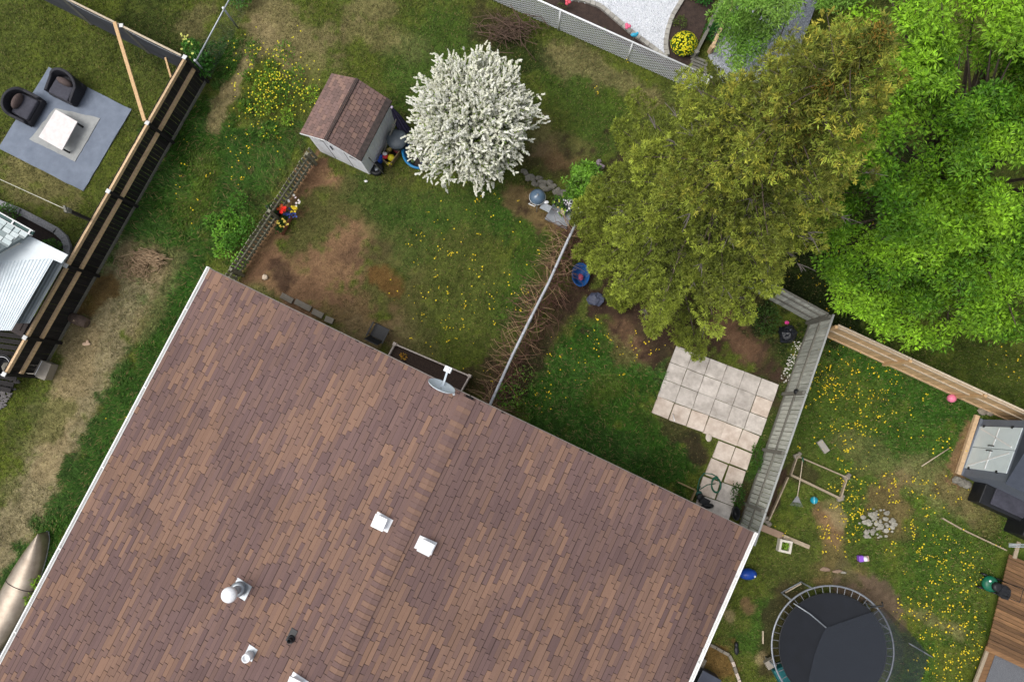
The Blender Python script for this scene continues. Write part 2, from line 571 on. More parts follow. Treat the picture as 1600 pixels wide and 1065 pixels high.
def ground_fields(x, y):
    """colour (painted tree shade included) and grass height factor of the soil and lawn at world x, y"""
    n1 = fbm(x * 0.55, y * 0.55, 3, 4)
    n2 = fbm(x * 1.9, y * 1.9, 21, 4)
    n3 = fbm(x * 6.0, y * 6.0, 40, 3)
    k = np.clip((n1 - 0.5) * 2.2 + 0.5, 0, 1)[:, None]
    c = np.array(C_LAWN) * (1 - k) + np.array(C_YEL) * 0.9 * k
    h = np.ones_like(x)
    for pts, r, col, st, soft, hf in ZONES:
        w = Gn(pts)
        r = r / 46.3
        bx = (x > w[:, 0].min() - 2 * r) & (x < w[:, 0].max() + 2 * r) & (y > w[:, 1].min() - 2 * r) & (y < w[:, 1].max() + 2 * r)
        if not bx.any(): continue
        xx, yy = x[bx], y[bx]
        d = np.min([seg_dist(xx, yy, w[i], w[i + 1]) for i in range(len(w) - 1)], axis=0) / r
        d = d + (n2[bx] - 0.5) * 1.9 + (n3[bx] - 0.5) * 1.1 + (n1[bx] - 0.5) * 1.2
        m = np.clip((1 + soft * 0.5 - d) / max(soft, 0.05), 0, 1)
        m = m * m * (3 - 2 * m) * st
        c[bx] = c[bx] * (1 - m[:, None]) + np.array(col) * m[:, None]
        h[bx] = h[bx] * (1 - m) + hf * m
    n4 = fbm(x * 15.0, y * 15.0, 60, 2)
    c = c * (0.68 + 0.64 * n3[:, None]) * (0.72 + 0.56 * n2[:, None]) * (.75 + .5 * n4[:, None]) * .72
    return c, h

gx = np.concatenate([[-400, -150, -60, -32, -24], np.arange(-20.5, 20.01, 0.085), [24, 32, 60, 150, 400]])
gy = np.concatenate([[-400, -150, -60, -24, -14], np.arange(-10.5, 16.51, 0.085), [20, 30, 60, 150, 400]])
GX, GY = np.meshgrid(gx, gy)
fx_, fy_ = GX.ravel(), GY.ravel()
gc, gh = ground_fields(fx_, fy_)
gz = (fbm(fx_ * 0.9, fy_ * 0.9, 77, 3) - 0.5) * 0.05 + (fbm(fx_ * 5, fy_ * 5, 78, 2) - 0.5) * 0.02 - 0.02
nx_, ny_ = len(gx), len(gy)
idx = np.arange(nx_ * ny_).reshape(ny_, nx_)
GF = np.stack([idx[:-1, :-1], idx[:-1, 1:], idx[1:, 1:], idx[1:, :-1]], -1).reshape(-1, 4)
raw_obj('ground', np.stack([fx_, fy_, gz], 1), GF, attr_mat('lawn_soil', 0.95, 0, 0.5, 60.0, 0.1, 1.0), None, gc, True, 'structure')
bpy.data.objects['ground']['label'] = 'patchy lawn with bare earth and dry tan paths between the fences'

# ================================================================== HOUSE
M_dark = pm('dark_underlay', (34, 28, 28), (24, 20, 20), 30, 0.95)
M_white = pm('white_paint', (232, 232, 230), (205, 206, 208), 8, 0.5)
M_gutter = pm('white_gutter', (246, 246, 244), (222, 222, 220), 3, 0.4, stretch=(1, 1, 1), contrast=.4)
M_siding = pm('house_siding', (205, 203, 196), (185, 182, 175), 4, 0.7)
M_shingle = attr_mat('roof_granules', 0.95, 0, 0.16, 70.0, 0.1, 0.2)
M_steel = pm('galvanised_steel', (190, 196, 202), (150, 156, 162), 12, 0.42, metal=0.5)
M_galv_white = pm('white_metal', (240, 241, 243), (224, 226, 230), 9, 0.45)
M_black = pm('black_plastic', (34, 36, 40), (22, 23, 26), 14, 0.5)

half = HW_ / 2
rise = RIDGE_Z - EAVE_Z
slope_len = math.hypot(half, rise)
house_o = HA + hw * half - hu * (HL_ / 2)
house_o.z = 0
house = thing('house', 'duplex house with brown blended shingle gable roof and white gutters', 'house', house_o)

def roof_pt(s, t, up=0.0):
    """s across from the left eave, t down the ridge from the gable edge, up along the slope normal"""
    q = s if s <= half else HW_ - s
    z = EAVE_Z + rise * q / half
    p = HA + hw * s - hu * t
    p.z = z
    if up:
        n = roof_normal(s)
        p = p + n * up
    return p

def roof_normal(s):
    d = hw if s <= half else -hw
    return Vector((-d.x * rise, -d.y * rise, half)).normalized()

def on_roof(px, py):
    """photo pixel -> (s, t) on the roof"""
    z = 4.0
    for _ in range(12):
        p = G(px, py, z)
        s = (p - HA).dot(hw)
        t = -(p - HA).dot(hu)
        q = s if s <= half else HW_ - s
        z = EAVE_Z + rise * q / half
    return s, t

def walls(m):
    i = 0.45
    a = [HA + hw * i - hu * 0.35, HA + hw * (HW_ - i) - hu * 0.35, HA + hw * (HW_ - i) - hu * HL_, HA + hw * i - hu * HL_]
    zt = EAVE_Z - 0.12
    b = [(p.x, p.y) for p in a]
    m.prism(b, -0.05, zt)
    mid0, mid1 = HA + hw * half - hu * 0.35, HA + hw * half - hu * HL_
    vs = [(a[0].x, a[0].y, zt), (a[1].x, a[1].y, zt), (mid0.x, mid0.y, RIDGE_Z - 0.2), (a[3].x, a[3].y, zt), (a[2].x, a[2].y, zt), (mid1.x, mid1.y, RIDGE_Z - 0.2)]
    m.add(vs, [(0, 1, 2), (4, 3, 5)])
part('wall', M_siding, house, walls)

def deck(m):
    top = [roof_pt(0, 0), roof_pt(half, 0), roof_pt(HW_, 0), roof_pt(HW_, HL_), roof_pt(half, HL_), roof_pt(0, HL_)]
    bot = [p - Vector((0, 0, 0.12)) for p in top]
    m.add(top + bot, [(0, 5, 4, 1), (1, 4, 3, 2), (6, 7, 10, 11), (7, 8, 9, 10), (0, 1, 7, 6), (1, 2, 8, 7), (2, 3, 9, 8), (3, 4, 10, 9), (4, 5, 11, 10), (5, 0, 6, 11)])
roof = part('roof', M_dark, house, deck)

TONES = [tuple(v * .58 for v in lin(c)) for c in ((143, 117, 111), (138, 113, 109), (145, 118, 110), (149, 121, 111), (163, 131, 114), (168, 134, 115), (158, 127, 112), (133, 109, 106))]
SH_EXP = 0.128

def shingle_arrays(L, tone, thick, gap=0.008, exp=SH_EXP):
    """local: x along the course, y up the slope, z off the deck. Lower edge at y = 0"""
    x0, x1 = gap / 2, L - gap / 2
    w = exp + 0.05
    yb = exp * 0.90
    zt = lambda y: 0.004 + thick * (1 - y / w)
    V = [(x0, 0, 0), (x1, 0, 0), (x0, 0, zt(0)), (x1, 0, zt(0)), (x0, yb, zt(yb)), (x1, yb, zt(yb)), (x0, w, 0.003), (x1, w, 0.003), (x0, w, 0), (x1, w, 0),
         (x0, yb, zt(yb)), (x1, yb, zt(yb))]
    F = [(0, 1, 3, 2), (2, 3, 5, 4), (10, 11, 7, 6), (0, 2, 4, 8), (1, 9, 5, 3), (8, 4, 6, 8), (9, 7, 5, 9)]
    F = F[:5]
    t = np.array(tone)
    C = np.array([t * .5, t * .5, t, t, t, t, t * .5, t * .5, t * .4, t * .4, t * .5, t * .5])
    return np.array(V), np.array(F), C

LENS = (0.24, 0.34, 0.44, 0.56, 0.68)
SHV = {}
for li, L in enumerate(LENS):
    for ti, tn in enumerate(TONES):
        for gi, (th, gp) in enumerate(((0.005, 0.002), (0.008, 0.028))):
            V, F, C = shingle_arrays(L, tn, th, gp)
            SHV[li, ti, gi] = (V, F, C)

def slope_axes(side):
    """(origin fn, along, up-slope, normal) for the left (0) or right (1) slope"""
    if side == 0:
        y = (hw * half + Vector((0, 0, rise))).normalized()
        x = -hu * -1.0                                   # along +hu so that z = x cross y points up
    else:
        y = (-hw * half + Vector((0, 0, rise))).normalized()
        x = -hu
    z = x.cross(y)
    if z.z < 0:
        x = -x
        z = x.cross(y)
    return x, y, z

sh_rows = []
for side in (0, 1):
    x, y, z = slope_axes(side)
    downx = x.dot(-hu) > 0
    n_c = int(slope_len / SH_EXP)
    for i in range(n_c):
        v = 0.01 + i * SH_EXP
        if v + 0.19 > slope_len: break
        t = -((i * 0.167) % 0.88) - rnd.random() * 0.06
        k = 0
        while t < HL_:
            li_ = rnd.randrange(5) if k % 2 == 0 else 4 - li_
            li = li_
            L = LENS[li]
            t0, t1 = t, t + L
            joint = 1 if k % 2 == 0 else 0
            k += 1
            t += L
            if t1 < 0.04: continue
            if t0 < 0:
                t0 = 0.0
                L = t1                                   # cut at the gable edge
                li = -1
            nz = fbm(np.array([t0 * 0.55 + i * 0.09 + side * 31]), np.array([i * 0.20]), 5, 3)[0] + rnd.uniform(-.16, .16)
            ti = rnd.choice((4, 5, 6, 3)) if nz > 0.53 else rnd.choice((0, 1, 2, 0, 7, 1, 3))
            sh_rows.append((side, i, v, t0, L, li, ti, joint))

def shingle_matrix(row):
    side, i, v, t0, L, li, ti, joint = row
    jit = ((int(t0 * 977) + i * 131) % 17 - 8) / 8 * .011
    x, y, z = slope_axes(side)
    s_base = roof_pt(0 if side == 0 else HW_, t0)
    o = s_base + y * (v + jit) + z * (0.004 + abs(jit) * .1)
    if x.dot(-hu) < 0:
        o = o + (-hu) * L                                # mesh runs from the far end back
    return frame(o, x, y)

def row_rank(row):
    side, i, v, t0, L, li, ti, joint = row
    p = roof_pt(half - (slope_len - v) * half / slope_len if side == 0 else half + (slope_len - v) * half / slope_len, t0)
    return (p - Vector((-3.6, -3.4, 4.5))).length

order = sorted(range(len(sh_rows)), key=lambda k: row_rank(sh_rows[k]))
near = set([k for k in order if sh_rows[k][5] >= 0][:300])
SHM = {}
bv, bf, bc, nb = [], [], [], 0
for k, row in enumerate(sh_rows):
    key = (row[5], row[6], row[7])
    M = shingle_matrix(row)
    if k in near:
        if key not in SHM:
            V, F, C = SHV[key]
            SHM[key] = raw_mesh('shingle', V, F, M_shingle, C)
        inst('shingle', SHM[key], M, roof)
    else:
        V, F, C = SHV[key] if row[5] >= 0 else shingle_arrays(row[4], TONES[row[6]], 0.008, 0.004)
        A = np.array(M)
        bv.append(V @ A[:3, :3].T + A[:3, 3])
        bf.append(F + nb)
        s_pos = row[2] * half / slope_len if row[0] == 0 else HW_ - row[2] * half / slope_len
        wn_ = fbm(np.array([s_pos * .35]), np.array([row[3] * .8]), 15, 3)[0]
        ed_ = fbm(np.array([s_pos * .9]), np.array([row[3] * .6]), 25, 3)[0]
        worn = .86 + .28 * wn_                           # faded and darkened weather streaks
        if row[0] == 1 and row[2] < 1.3: worn *= 1 - .42 * np.clip(ed_ * 1.5 - .35, 0, 1) * (1 - row[2] / 1.3) ** .6
        bc.append(C * worn * rnd.uniform(.94, 1.06))
        nb += len(V)
raw_obj('shingle_field', np.concatenate(bv), np.concatenate(bf), M_shingle, roof, np.concatenate(bc), kind='stuff')

# ridge caps, laid over the ridge in overlapping folded tabs
cap_meshes = []
for ti, tn in enumerate(TONES):
    wv = 0.20
    L = 0.2
    th = math.atan2(rise, half)
    V, C = [], []
    for (xx, lift) in ((0.0, 0.026), (L, 0.008)):
        for sx in (-1, 0, 1):
            V.append((sx * wv * math.cos(th), -xx, lift + 0.006 - abs(sx) * wv * math.sin(th)))
            C.append(np.array(tn))
    for sx in (-1, 0, 1):
        V.append((sx * wv * math.cos(th), 0.0, -0.004 - abs(sx) * wv * math.sin(th)))
        C.append(np.array(tn) * .4)
    for sx in (-1, 1):
        V.append((sx * wv * math.cos(th), -L, -0.006 - wv * math.sin(th)))
        C.append(np.array(tn) * .4)
    F = [(0, 3, 4, 1), (1, 4, 5, 2), (6, 0, 1, 7), (7, 1, 2, 8), (6, 9, 3, 0), (2, 5, 10, 8)]
    cap_meshes.append(raw_mesh('ridge_cap', V, np.array(F), M_shingle, C))
k = 0
t = HL_ - 0.02
while t > 0.15:
    p = roof_pt(half, t - 0.15)
    p.z += 0.02
    tones = (2, 2, 4, 6, 6, 0, 3, 1)
    jt = rnd.uniform(-.02, .02)
    c = inst('ridge_cap', cap_meshes[tones[(k * 3 + rnd.randrange(3)) % 8]], frame(p, hw, hu + hw * jt), roof)
    t -= 0.14
    k += 1

# gutters (U troughs) and the bargeboard of the gable
def gutter(m, s, out):
    for a, b, w, h in ((0.012, 0.02, 0.014, 0.11), (0.105, 0.018, 0.034, 0.125)):
        p0, p1 = HA + hw * s + out * a + hu * 0.03, HA + hw * s + out * a - hu * HL_
        p0.z = p1.z = EAVE_Z - 0.05
        m.bar(p0, p1, w, h)
    p0, p1 = HA + hw * s + out * 0.057 + hu * 0.03, HA + hw * s + out * 0.057 - hu * HL_
    p0.z = p1.z = EAVE_Z - 0.10
    m.bar(p0, p1, 0.08, 0.012)
    q = HA + hw * s + out * 0.057 + hu * 0.028
    q.z = EAVE_Z - 0.05
    m.box(q, (0.11, 0.012, 0.1), math.atan2(hw.y, hw.x))
    tt = 1.4
    while tt < HL_:
        q = HA + hw * s + out * 0.06 - hu * tt
        q.z = EAVE_Z + 0.005
        m.box(q, (0.1, 0.03, 0.012), math.atan2(hw.y, hw.x))
        tt += 2.6
part('gutter', M_gutter, house, lambda m: gutter(m, 0.0, -hw))
part('gutter', M_gutter, house, lambda m: gutter(m, HW_, hw))
M_fascia = pm('fascia_grey', (140, 132, 126), (112, 104, 98), 5, .7)
def barge(m):
    for s0, s1 in ((0, half), (half, HW_)):
        a, b = roof_pt(s0, -0.012), roof_pt(s1, -0.012)
        a.z -= 0.06; b.z -= 0.06
        m.bar(a, b, 0.022, 0.17)
part('bargeboard', M_fascia, house, barge)

# things let into the roof
def vent_box(px, py, turn):
    s, t = on_roof(px, py)
    side = 0 if s < half else 1
    x, y, z = slope_axes(side)
    p = roof_pt(s, t)
    M = Matrix((x, y, z)).transposed()
    v = part('roof_vent', M_galv_white, house, lambda m: (m.box(p + z * 0.02, (0.36, 0.5, 0.012), M=M), m.box(p + z * 0.11, (0.27, 0.27, 0.18), M=M)))
    M2 = M @ Matrix.Rotation(turn, 3, 'Z')
    hood = MB()
    c = p + z * 0.235
    hood.box(c, (0.35, 0.37, 0.055), M=M2)
    hood.box(c - z * 0.045, (0.32, 0.34, 0.05), M=M2)
    hood.build('hood', M_galv_white, v, bevel=0.012)
vent_box(598, 815, 0.06)
vent_box(665, 851, -0.05)
vent_box(466, 1066, 0.1)

s, t = on_roof(375, 918)
p = roof_pt(s, t)
fl = part('flue_pipe', M_steel, house, lambda m: (m.lathe(p + Vector((0, 0, -0.02)), [(0.19, 0), (0.17, 0.08), (0.115, 0.16), (0.115, 0.62)], 20),))
n_ = roof_normal(s)
x, y, z = slope_axes(0)
part('flashing', M_steel, fl, lambda m: m.box(p + z * 0.018 + y * 0.06, (0.42, 0.5, 0.01), M=Matrix((x, y, z)).transposed()))
part('collar', M_steel, fl, lambda m: m.lathe(p + Vector((0, 0, 0.14)), [(0.19, 0), (0.2, 0.02), (0.13, 0.05)], 20))
part('cap', M_galv_white, fl, lambda m: m.lathe(p + Vector((0, 0, 0.62)), [(0.15, 0), (0.2, 0.02), (0.205, 0.1), (0.18, 0.16), (0.08, 0.2), (0.01, 0.21)], 24))
s, t = on_roof(391, 1022)
p2 = roof_pt(s, t)
sp = part('vent_pipe', M_galv_white, house, lambda m: m.lathe(p2, [(0.12, 0), (0.115, 0.3), (0.09, 0.31), (0.085, 0.25)], 18))
part('flashing', M_steel, sp, lambda m: m.box(p2 + z * 0.02 + hu * 0.05, (0.34, 0.28, 0.01), M=Matrix((x, y, z)).transposed()))
s, t = on_roof(456, 997)
p3 = roof_pt(s, t)
pb = part('plumbing_vent', M_black, house, lambda m: m.lathe(p3, [(0.07, 0), (0.062, 0.22), (0.05, 0.225), (0.048, 0.1)], 16))
part('flashing', M_black, pb, lambda m: (m.box(p3 + z * 0.02 + hu * 0.07 + hw * -.03, (0.36, 0.2, 0.012), M=Matrix((x, y, z)).transposed()), m.lathe(p3, [(0.11, 0.0), (0.1, 0.05), (0.075, 0.09)], 16)))

# satellite dish on the gable edge
dc = G(690, 603, 5.05)
dish_n = (Vector((0.42, 0.86, 0)) * math.cos(math.radians(20)) + Vector((0, 0, math.sin(math.radians(20))))).normalized()
sd = thing('satellite_dish', 'pale grey satellite dish bolted to the gable edge of the brown roof', 'dish', (dc.x, dc.y, 4.4))
xr = dish_n.cross(Vector((0, 0, 1))).normalized()
R_d = Matrix((xr, dish_n.cross(xr) * -1, dish_n)).transposed()
M_dish = pm('dish_grey', (206, 216, 224), (190, 200, 210), 6, 0.45)
def dish_fn(m):
    prof = [(0.0 + 0.02, -0.075)] + [(0.37 * k / 7, -0.075 + 0.085 * (k / 7) ** 2) for k in range(1, 8)] + [(0.385, 0.02), (0.378, -0.002)] + [(0.36 * k / 6, -0.095 + 0.08 * (k / 6) ** 2) for k in range(6, 0, -1)]
    m.lathe(dc, list(reversed(prof)), 28, rot=R_d, sy=0.92)
part('reflector', M_dish, sd, dish_fn)
fh = G(700, 577, 5.0)
part('arm', M_dish, sd, lambda m: (m.bar(dc + Vector((0, 0, -0.22)), fh, 0.05, 0.05),))
part('receiver', M_galv_white, sd, lambda m: (m.box(fh, (0.2, 0.16, 0.12), math.radians(-25)), m.lathe(fh, [(0.05, -.06), (0.05, 0.08)], 12)), bevel=.015)
base = roof_pt(*on_roof(688, 606))
part('mast', M_steel, sd, lambda m: (m.tube([base, dc - dish_n * 0.08 + Vector((0, 0, -.05)), dc - dish_n * 0.05], 0.025, 8), m.box(base + Vector((0, 0, .015)), (0.18, 0.14, 0.02), math.radians(-25)), m.box(dc + hw * .36 - dish_n * .04 + Vector((0, 0, -.1)), (0.06, 0.1, 0.1), 0.3)))

# ================================================================== FENCES
def wood(name, c1, c2, vary=.18, rough=.85):
    return pm(name, c1, c2, 2.2, rough, bump=.3, stretch=(7, 7, 1.0), vary=vary, bscale=20, contrast=.3)
M_blackwood = wood('black_stained_boards', (48, 44, 44), (22, 20, 20), .4)
M_tanrail = wood('tan_rail', (226, 196, 156), (178, 148, 116), .12)
M_greywood = wood('weathered_grey_boards', (206, 208, 198), (138, 138, 130), .17)
M_greyrail = wood('weathered_grey_rail', (142, 140, 130), (104, 102, 94), .12)
M_tanwood = wood('new_tan_boards', (226, 192, 146), (176, 140, 100), .16)
M_palewood = wood('pale_rail', (208, 194, 172), (170, 152, 128), .08)
M_mossy = wood('mossy_pickets', (172, 168, 146), (116, 116, 96), .22)
M_freshwood = wood('fresh_timber', (216, 184, 140), (188, 150, 106), .08)
M_capwhite = pm('post_cap_white', (222, 222, 220), (196, 196, 196), 9, .6)

def board_fence(name, label, A, B, h, bw, gap, m_board, m_rail, m_post, rails, posts, rail_sz=(.04, .09), off=.0, post_sz=.09, post_h=0.0, side=1, jit=.012, cap=None, bottom=None, group=None, thick=.019, post_list=None):
    """fence of single vertical boards. A, B ground ends; side=1 puts the rails on the camera side"""
    A, B = Vector(A), Vector(B)
    A.z = B.z = 0
    d = (B - A)
    L = d.length
    d.normalize()
    n = Vector((-d.y, d.x, 0))
    if n.dot(-(A + B) / 2) < 0: n = -n                   # towards the middle of the yards
    n = n * side
    F = thing(name, label, 'fence', (A + B) / 2, group)
    meshes = [box_mesh('board', (bw - gap, thick, h - 0.04), m_board, .004, s) for s in range(4)]
    k = int(L / bw)
    for i in range(k):
        p = A + d * (bw * (i + .5)) + n * rnd.uniform(-jit, jit) * .6
        p.z = 0.04 + (h - 0.04) / 2 + rnd.uniform(-jit, jit)
        M = frame(p, d, n)
        M = M @ Matrix.Rotation(rnd.uniform(-jit, jit) * .6, 4, 'Y')
        inst('board', meshes[rnd.randrange(4)], M, F)
    pl = post_list if post_list is not None else [L * i / posts for i in range(posts + 1)]
    for t in pl:
        p = A + d * t + n * (post_sz / 2 + thick)
        part('post', m_post, F, lambda m: m.box((p.x, p.y, (h + post_h) / 2), (post_sz, post_sz, h + post_h), math.atan2(d.y, d.x)))
    ends = [0.0] + [t for t in pl if 0.2 < t < L - 0.2] + [L]
    for z in rails:
        for a, b in zip(ends[:-1], ends[1:]):
            q = n * (thick / 2 + rail_sz[0] / 2 + .004 + off)
            a_, b_ = A + d * (a + .05) + q, A + d * (b - .05) + q
            a_.z, b_.z = z + rnd.uniform(-.01, .01), z + rnd.uniform(-.01, .01)
            part('rail', m_rail, F, lambda m: m.bar(a_, b_, rail_sz[0], rail_sz[1]))
    if cap:
        for a, b in zip(ends[:-1], ends[1:]):
            a_, b_ = A + d * (a + .01), A + d * (b - .01)
            a_.z = b_.z = h + .03
            part('cap_rail', cap, F, lambda m: m.bar(a_, b_, .06, .035))
    if bottom:
        for a, b in zip(ends[:-1], ends[1:]):
            q = n * (thick / 2 + .02)
            a_, b_ = A + d * (a + .05) + q, A + d * (b - .05) + q
            a_.z = b_.z = .09
            part('kickboard', bottom, F, lambda m: m.bar(a_, b_, .03, .12))
    return F, A, d, n, L

# black stained fence on the left
lf0, lf1 = G(323, 127), G(63, 587)
lp = [(lf0 - G(*q)).length for q in ((323, 127), (268, 222), (213, 322), (150, 429), (93, 534), (63, 587))]
LF, a0, d0, n0, L0 = board_fence('board_fence', 'tall black stained board fence with two tan rails beside the grassy strip', lf0, lf1, 1.70, .145, .006, M_blackwood, M_tanrail, M_blackwood,
    (1.62, .98), 5, (.075, .13), post_sz=.1, bottom=M_greyrail, post_list=lp, jit=.008)
for t in lp:
    p = a0 + d0 * t + n0 * .069
    part('post_cap', M_capwhite, LF, lambda m: m.box((p.x, p.y, 1.72), (.14, .14, .035), math.atan2(d0.y, d0.x)), bevel=.01)
# dark panel fence that meets it
tf1 = lf0.copy()
tf0 = G(90, -8, 1.72)
tf0.z = 0
ddir = (G(284, 86, 1.72) - G(150, 19.5, 1.72)); ddir.z = 0; ddir.normalize()
tf0 = tf1 - ddir * 7.2
M_slate = pm('slate_painted_panel', (84, 86, 96), (58, 60, 68), 1.5, .7, stretch=(1, 1, 6), vary=.12)
PF = thing('panel_fence', 'dark slate panel fence with pale top edge joining the black fence corner', 'fence', (tf0 + tf1) / 2)
nn = Vector((ddir.y, -ddir.x, 0))
for bay in range(3):
    a, b = tf1 - ddir * (bay * 2.4 + .07), tf1 - ddir * (bay * 2.4 + 2.33)
    for r in range(5):
        a_, b_ = a.copy(), b.copy()
        a_.z = b_.z = .2 + r * .325
        part('panel_board', M_slate, PF, lambda m: m.bar(a_, b_, .02, .315))
    a_, b_ = a.copy(), b.copy()
    a_.z = b_.z = 1.70
    part('cap_rail', M_palewood, PF, lambda m: m.bar(a_, b_, .06, .05))
    q = tf1 - ddir * (bay * 2.4 + 2.36)
    pp = part('post', M_greyrail, PF, lambda m: m.box((q.x, q.y, .86), (.09, .09, 1.72)))
    part('post_cap', M_capwhite, pp, lambda m: m.box((q.x, q.y, 1.735), (.13, .13, .03)), bevel=.01)
    pts = [a + (b - a) * (k / 8) + nn * .03 + Vector((0, 0, 1.62 - .12 * math.sin(math.pi * k / 8))) for k in range(9)]
    part('cable', M_steel, PF, lambda m: m.tube(pts, .008, 5))
p0, p1 = G(179, 35, 1.76), G(226, 189, 1.76)
single('timber_beam', M_freshwood, 'fresh tan timber beam spanning between the two dark fences', 'beam', (p0 + p1) / 2, lambda m: m.bar(p0, p1, .11, .05))
p0, p1 = G(259, 91, 1.1), G(268, 122, 1.1)
single('corner_brace', M_freshwood, 'short tan corner brace where the dark fences meet', 'brace', (p0 + p1) / 2, lambda m: m.bar(p0, p1, .06, .09))

# tall post with clothes line
tb = G(187, 364)
tt_ = G(100, 325, 2.8)
cp = thing('line_post', 'tall dark post rising above the black fence carrying a clothes line', 'post', (tb.x, tb.y, 0))
part('shaft', M_blackwood, cp, lambda m: m.bar((tb.x, tb.y, 0), (tb.x, tb.y, 2.8), .09, .09))
part('head', M_greyrail, cp, lambda m: (m.box((tb.x, tb.y, 2.72), (.13, .13, .18)), m.box((tb.x, tb.y, 2.84), (.06, .22, .05), .4)))
far = G(-40, 262, 2.75)
cl = [Vector((tb.x, tb.y, 2.8)).lerp(far, k / 10) - Vector((0, 0, .12 * math.sin(math.pi * k / 10))) for k in range(11)]
single('clothes_line', pm('line_cord', (206, 204, 190), (180, 176, 160), 20, .7), 'thin pale clothes line running from the tall dark post', 'line', cl[0], lambda m: m.tube(cl, .012, 5))

# galvanised chain-link run at the top left
def wire_mesh(a, b, h, step, r, z0=.03):
    """diamond wire net between ground points a and b -> V, F"""
    a, b = np.array(a), np.array(b)
    d = b - a
    L = np.linalg.norm(d[:2])
    d = d / L
    n = np.array([-d[1], d[0], 0])
    V, F = [], []
    def strip(p, q, o):
        t = q - p
        t = t / np.linalg.norm(t)
        s = np.cross(t, n)
        base = len(V)
        for c in (p, q):
            V.extend([c + s * r + n * o, c - s * r + n * o, c + n * (o + r * 1.4)])
        F.extend([(base, base + 1, base + 4, base + 3), (base + 1, base + 2, base + 5, base + 4), (base + 2, base, base + 3, base + 5)])
    t = -h
    while t < L:
        for sg in (0, 1):
            s0, s1 = t, t + h
            z_0, z_1 = (0, h) if sg == 0 else (h, 0)
            if s0 < 0:
                z_0 = z_0 + (z_1 - z_0) * (-s0) / h
                s0 = 0
            if s1 > L:
                full = t + h
                z_1 = z_0 + (z_1 - z_0) * (L - s0) / (full - s0)
                s1 = L
            if s1 - s0 > .01:
                strip(a + d * s0 + np.array([0, 0, z0 + z_0]), a + d * s1 + np.array([0, 0, z0 + z_1]), .004 if sg else -.004)
        t += step
    return np.array(V), np.array(F)

ca, cb = G(372, 44), G(330, 122)
ca2 = ca + (ca - cb).normalized() * 3.0
gl = thing('wire_fence', 'bare galvanised pipe and wire fence above the black fence corner', 'fence', ca)
part('top_rail', M_steel, gl, lambda m: m.tube([Vector((cb.x, cb.y, 1.15)), Vector((ca2.x, ca2.y, 1.15))], .028, 8))
for q in (ca, cb):
    pp = part('post', M_steel, gl, lambda m: m.tube([(q.x, q.y, 0), (q.x, q.y, 1.2)], .035, 8))
    part('cap', M_galv_white, pp, lambda m: m.blob((q.x, q.y, 1.22), (.05, .05, .04), 8, 5))
V, F = wire_mesh(cb, ca2, 1.1, .09, .0016)
raw_obj('wire_net', V, F, M_steel, gl)

# white vinyl-coated chain link at the top
wa, wb = G(1098, 148), G(750, -8)
dwn = (wa - wb).normalized()
wf = thing('chain_link_fence', 'white chain link fence with dense mesh in front of the gravel garden', 'fence', (wa + wb) / 2)
M_wire = pm('white_vinyl_wire', (226, 228, 232), (206, 208, 214), 20, .5)
part('top_rail', M_galv_white, wf, lambda m: m.tube([Vector((wa.x, wa.y, 1.22)), Vector((wb.x, wb.y, 1.22))], .032, 8))
for px, py in ((1094, 149), (976, 104), (869, 55), (770, 6)):
    q = G(px, py)
    q = wb + dwn * (q - wb).dot(dwn)
    part('post', M_galv_white, wf, lambda m: m.tube([(q.x, q.y, 0), (q.x, q.y, 1.24)], .03, 8))
V, F = wire_mesh(wb, wa, 1.18, .118, .0115)
raw_obj('wire_net', V, F, M_wire, wf)
sl = G(770, 6)

# mossy picket fence
pa, pb_ = G(497, 246), G(362, 452)
PKF, A, d, n, L = board_fence('picket_fence', 'weathered mossy picket fence from the white shed to the brown roof', pa, pb_, .98, .135, .045, M_mossy, M_mossy, M_mossy, (.72, .30), 3, (.05, .085), post_sz=.10, post_h=.05, jit=.03, post_list=[0.25, 2.55, 4.85])
# right: weathered grey fence
ga, gb = G(1266, 502), G(1150, 836)
GFN, A, d, n, L = board_fence('board_fence', 'weathered grey board fence running from the brown roof past the slab path', ga, gb, 1.72, .145, .016, M_greywood, M_greyrail, M_greyrail, (.95,), 3, (.04, .09), post_sz=.10, cap=pm('pale_cap', (188, 190, 186), (150, 152, 150), 2, .8, contrast=.35), bottom=M_greyrail, jit=.01,
    post_list=[.1, 2.65, 4.62, 6.5])
p = A + d * 2.62 + n * .06
single('shed_lamp', M_black, 'small dark solar lamp clipped onto the weathered grey fence', 'lamp', (p.x, p.y, 1.1), lambda m: (m.box((p.x + n.x * .05, p.y + n.y * .05, 1.2), (.12, .12, .1), .4), m.lathe((p.x + n.x * .07, p.y + n.y * .07, 1.25), [(.09, 0), (.03, .06)], 10)))
# back grey fence below the spruce
board_fence('board_fence', 'short weathered grey fence run behind the black garbage bag', G(1262, 501), G(1150, 440), 1.55, .145, .006, M_greywood, M_greyrail, M_greyrail, (.6, 1.2), 1, (.04, .09), cap=M_greyrail, jit=.01)
# new tan fence
ta, tb2 = G(1274, 517), G(1600, 668)
board_fence('board_fence', 'newer tan board fence with two pale rails below the leafy tree', ta, tb2, 1.62, .145, .012, M_tanwood, M_palewood, M_tanwood, (1.5, .88), 3, (.04, .085), post_sz=.09, cap=M_palewood, jit=.01, bottom=M_tanrail)

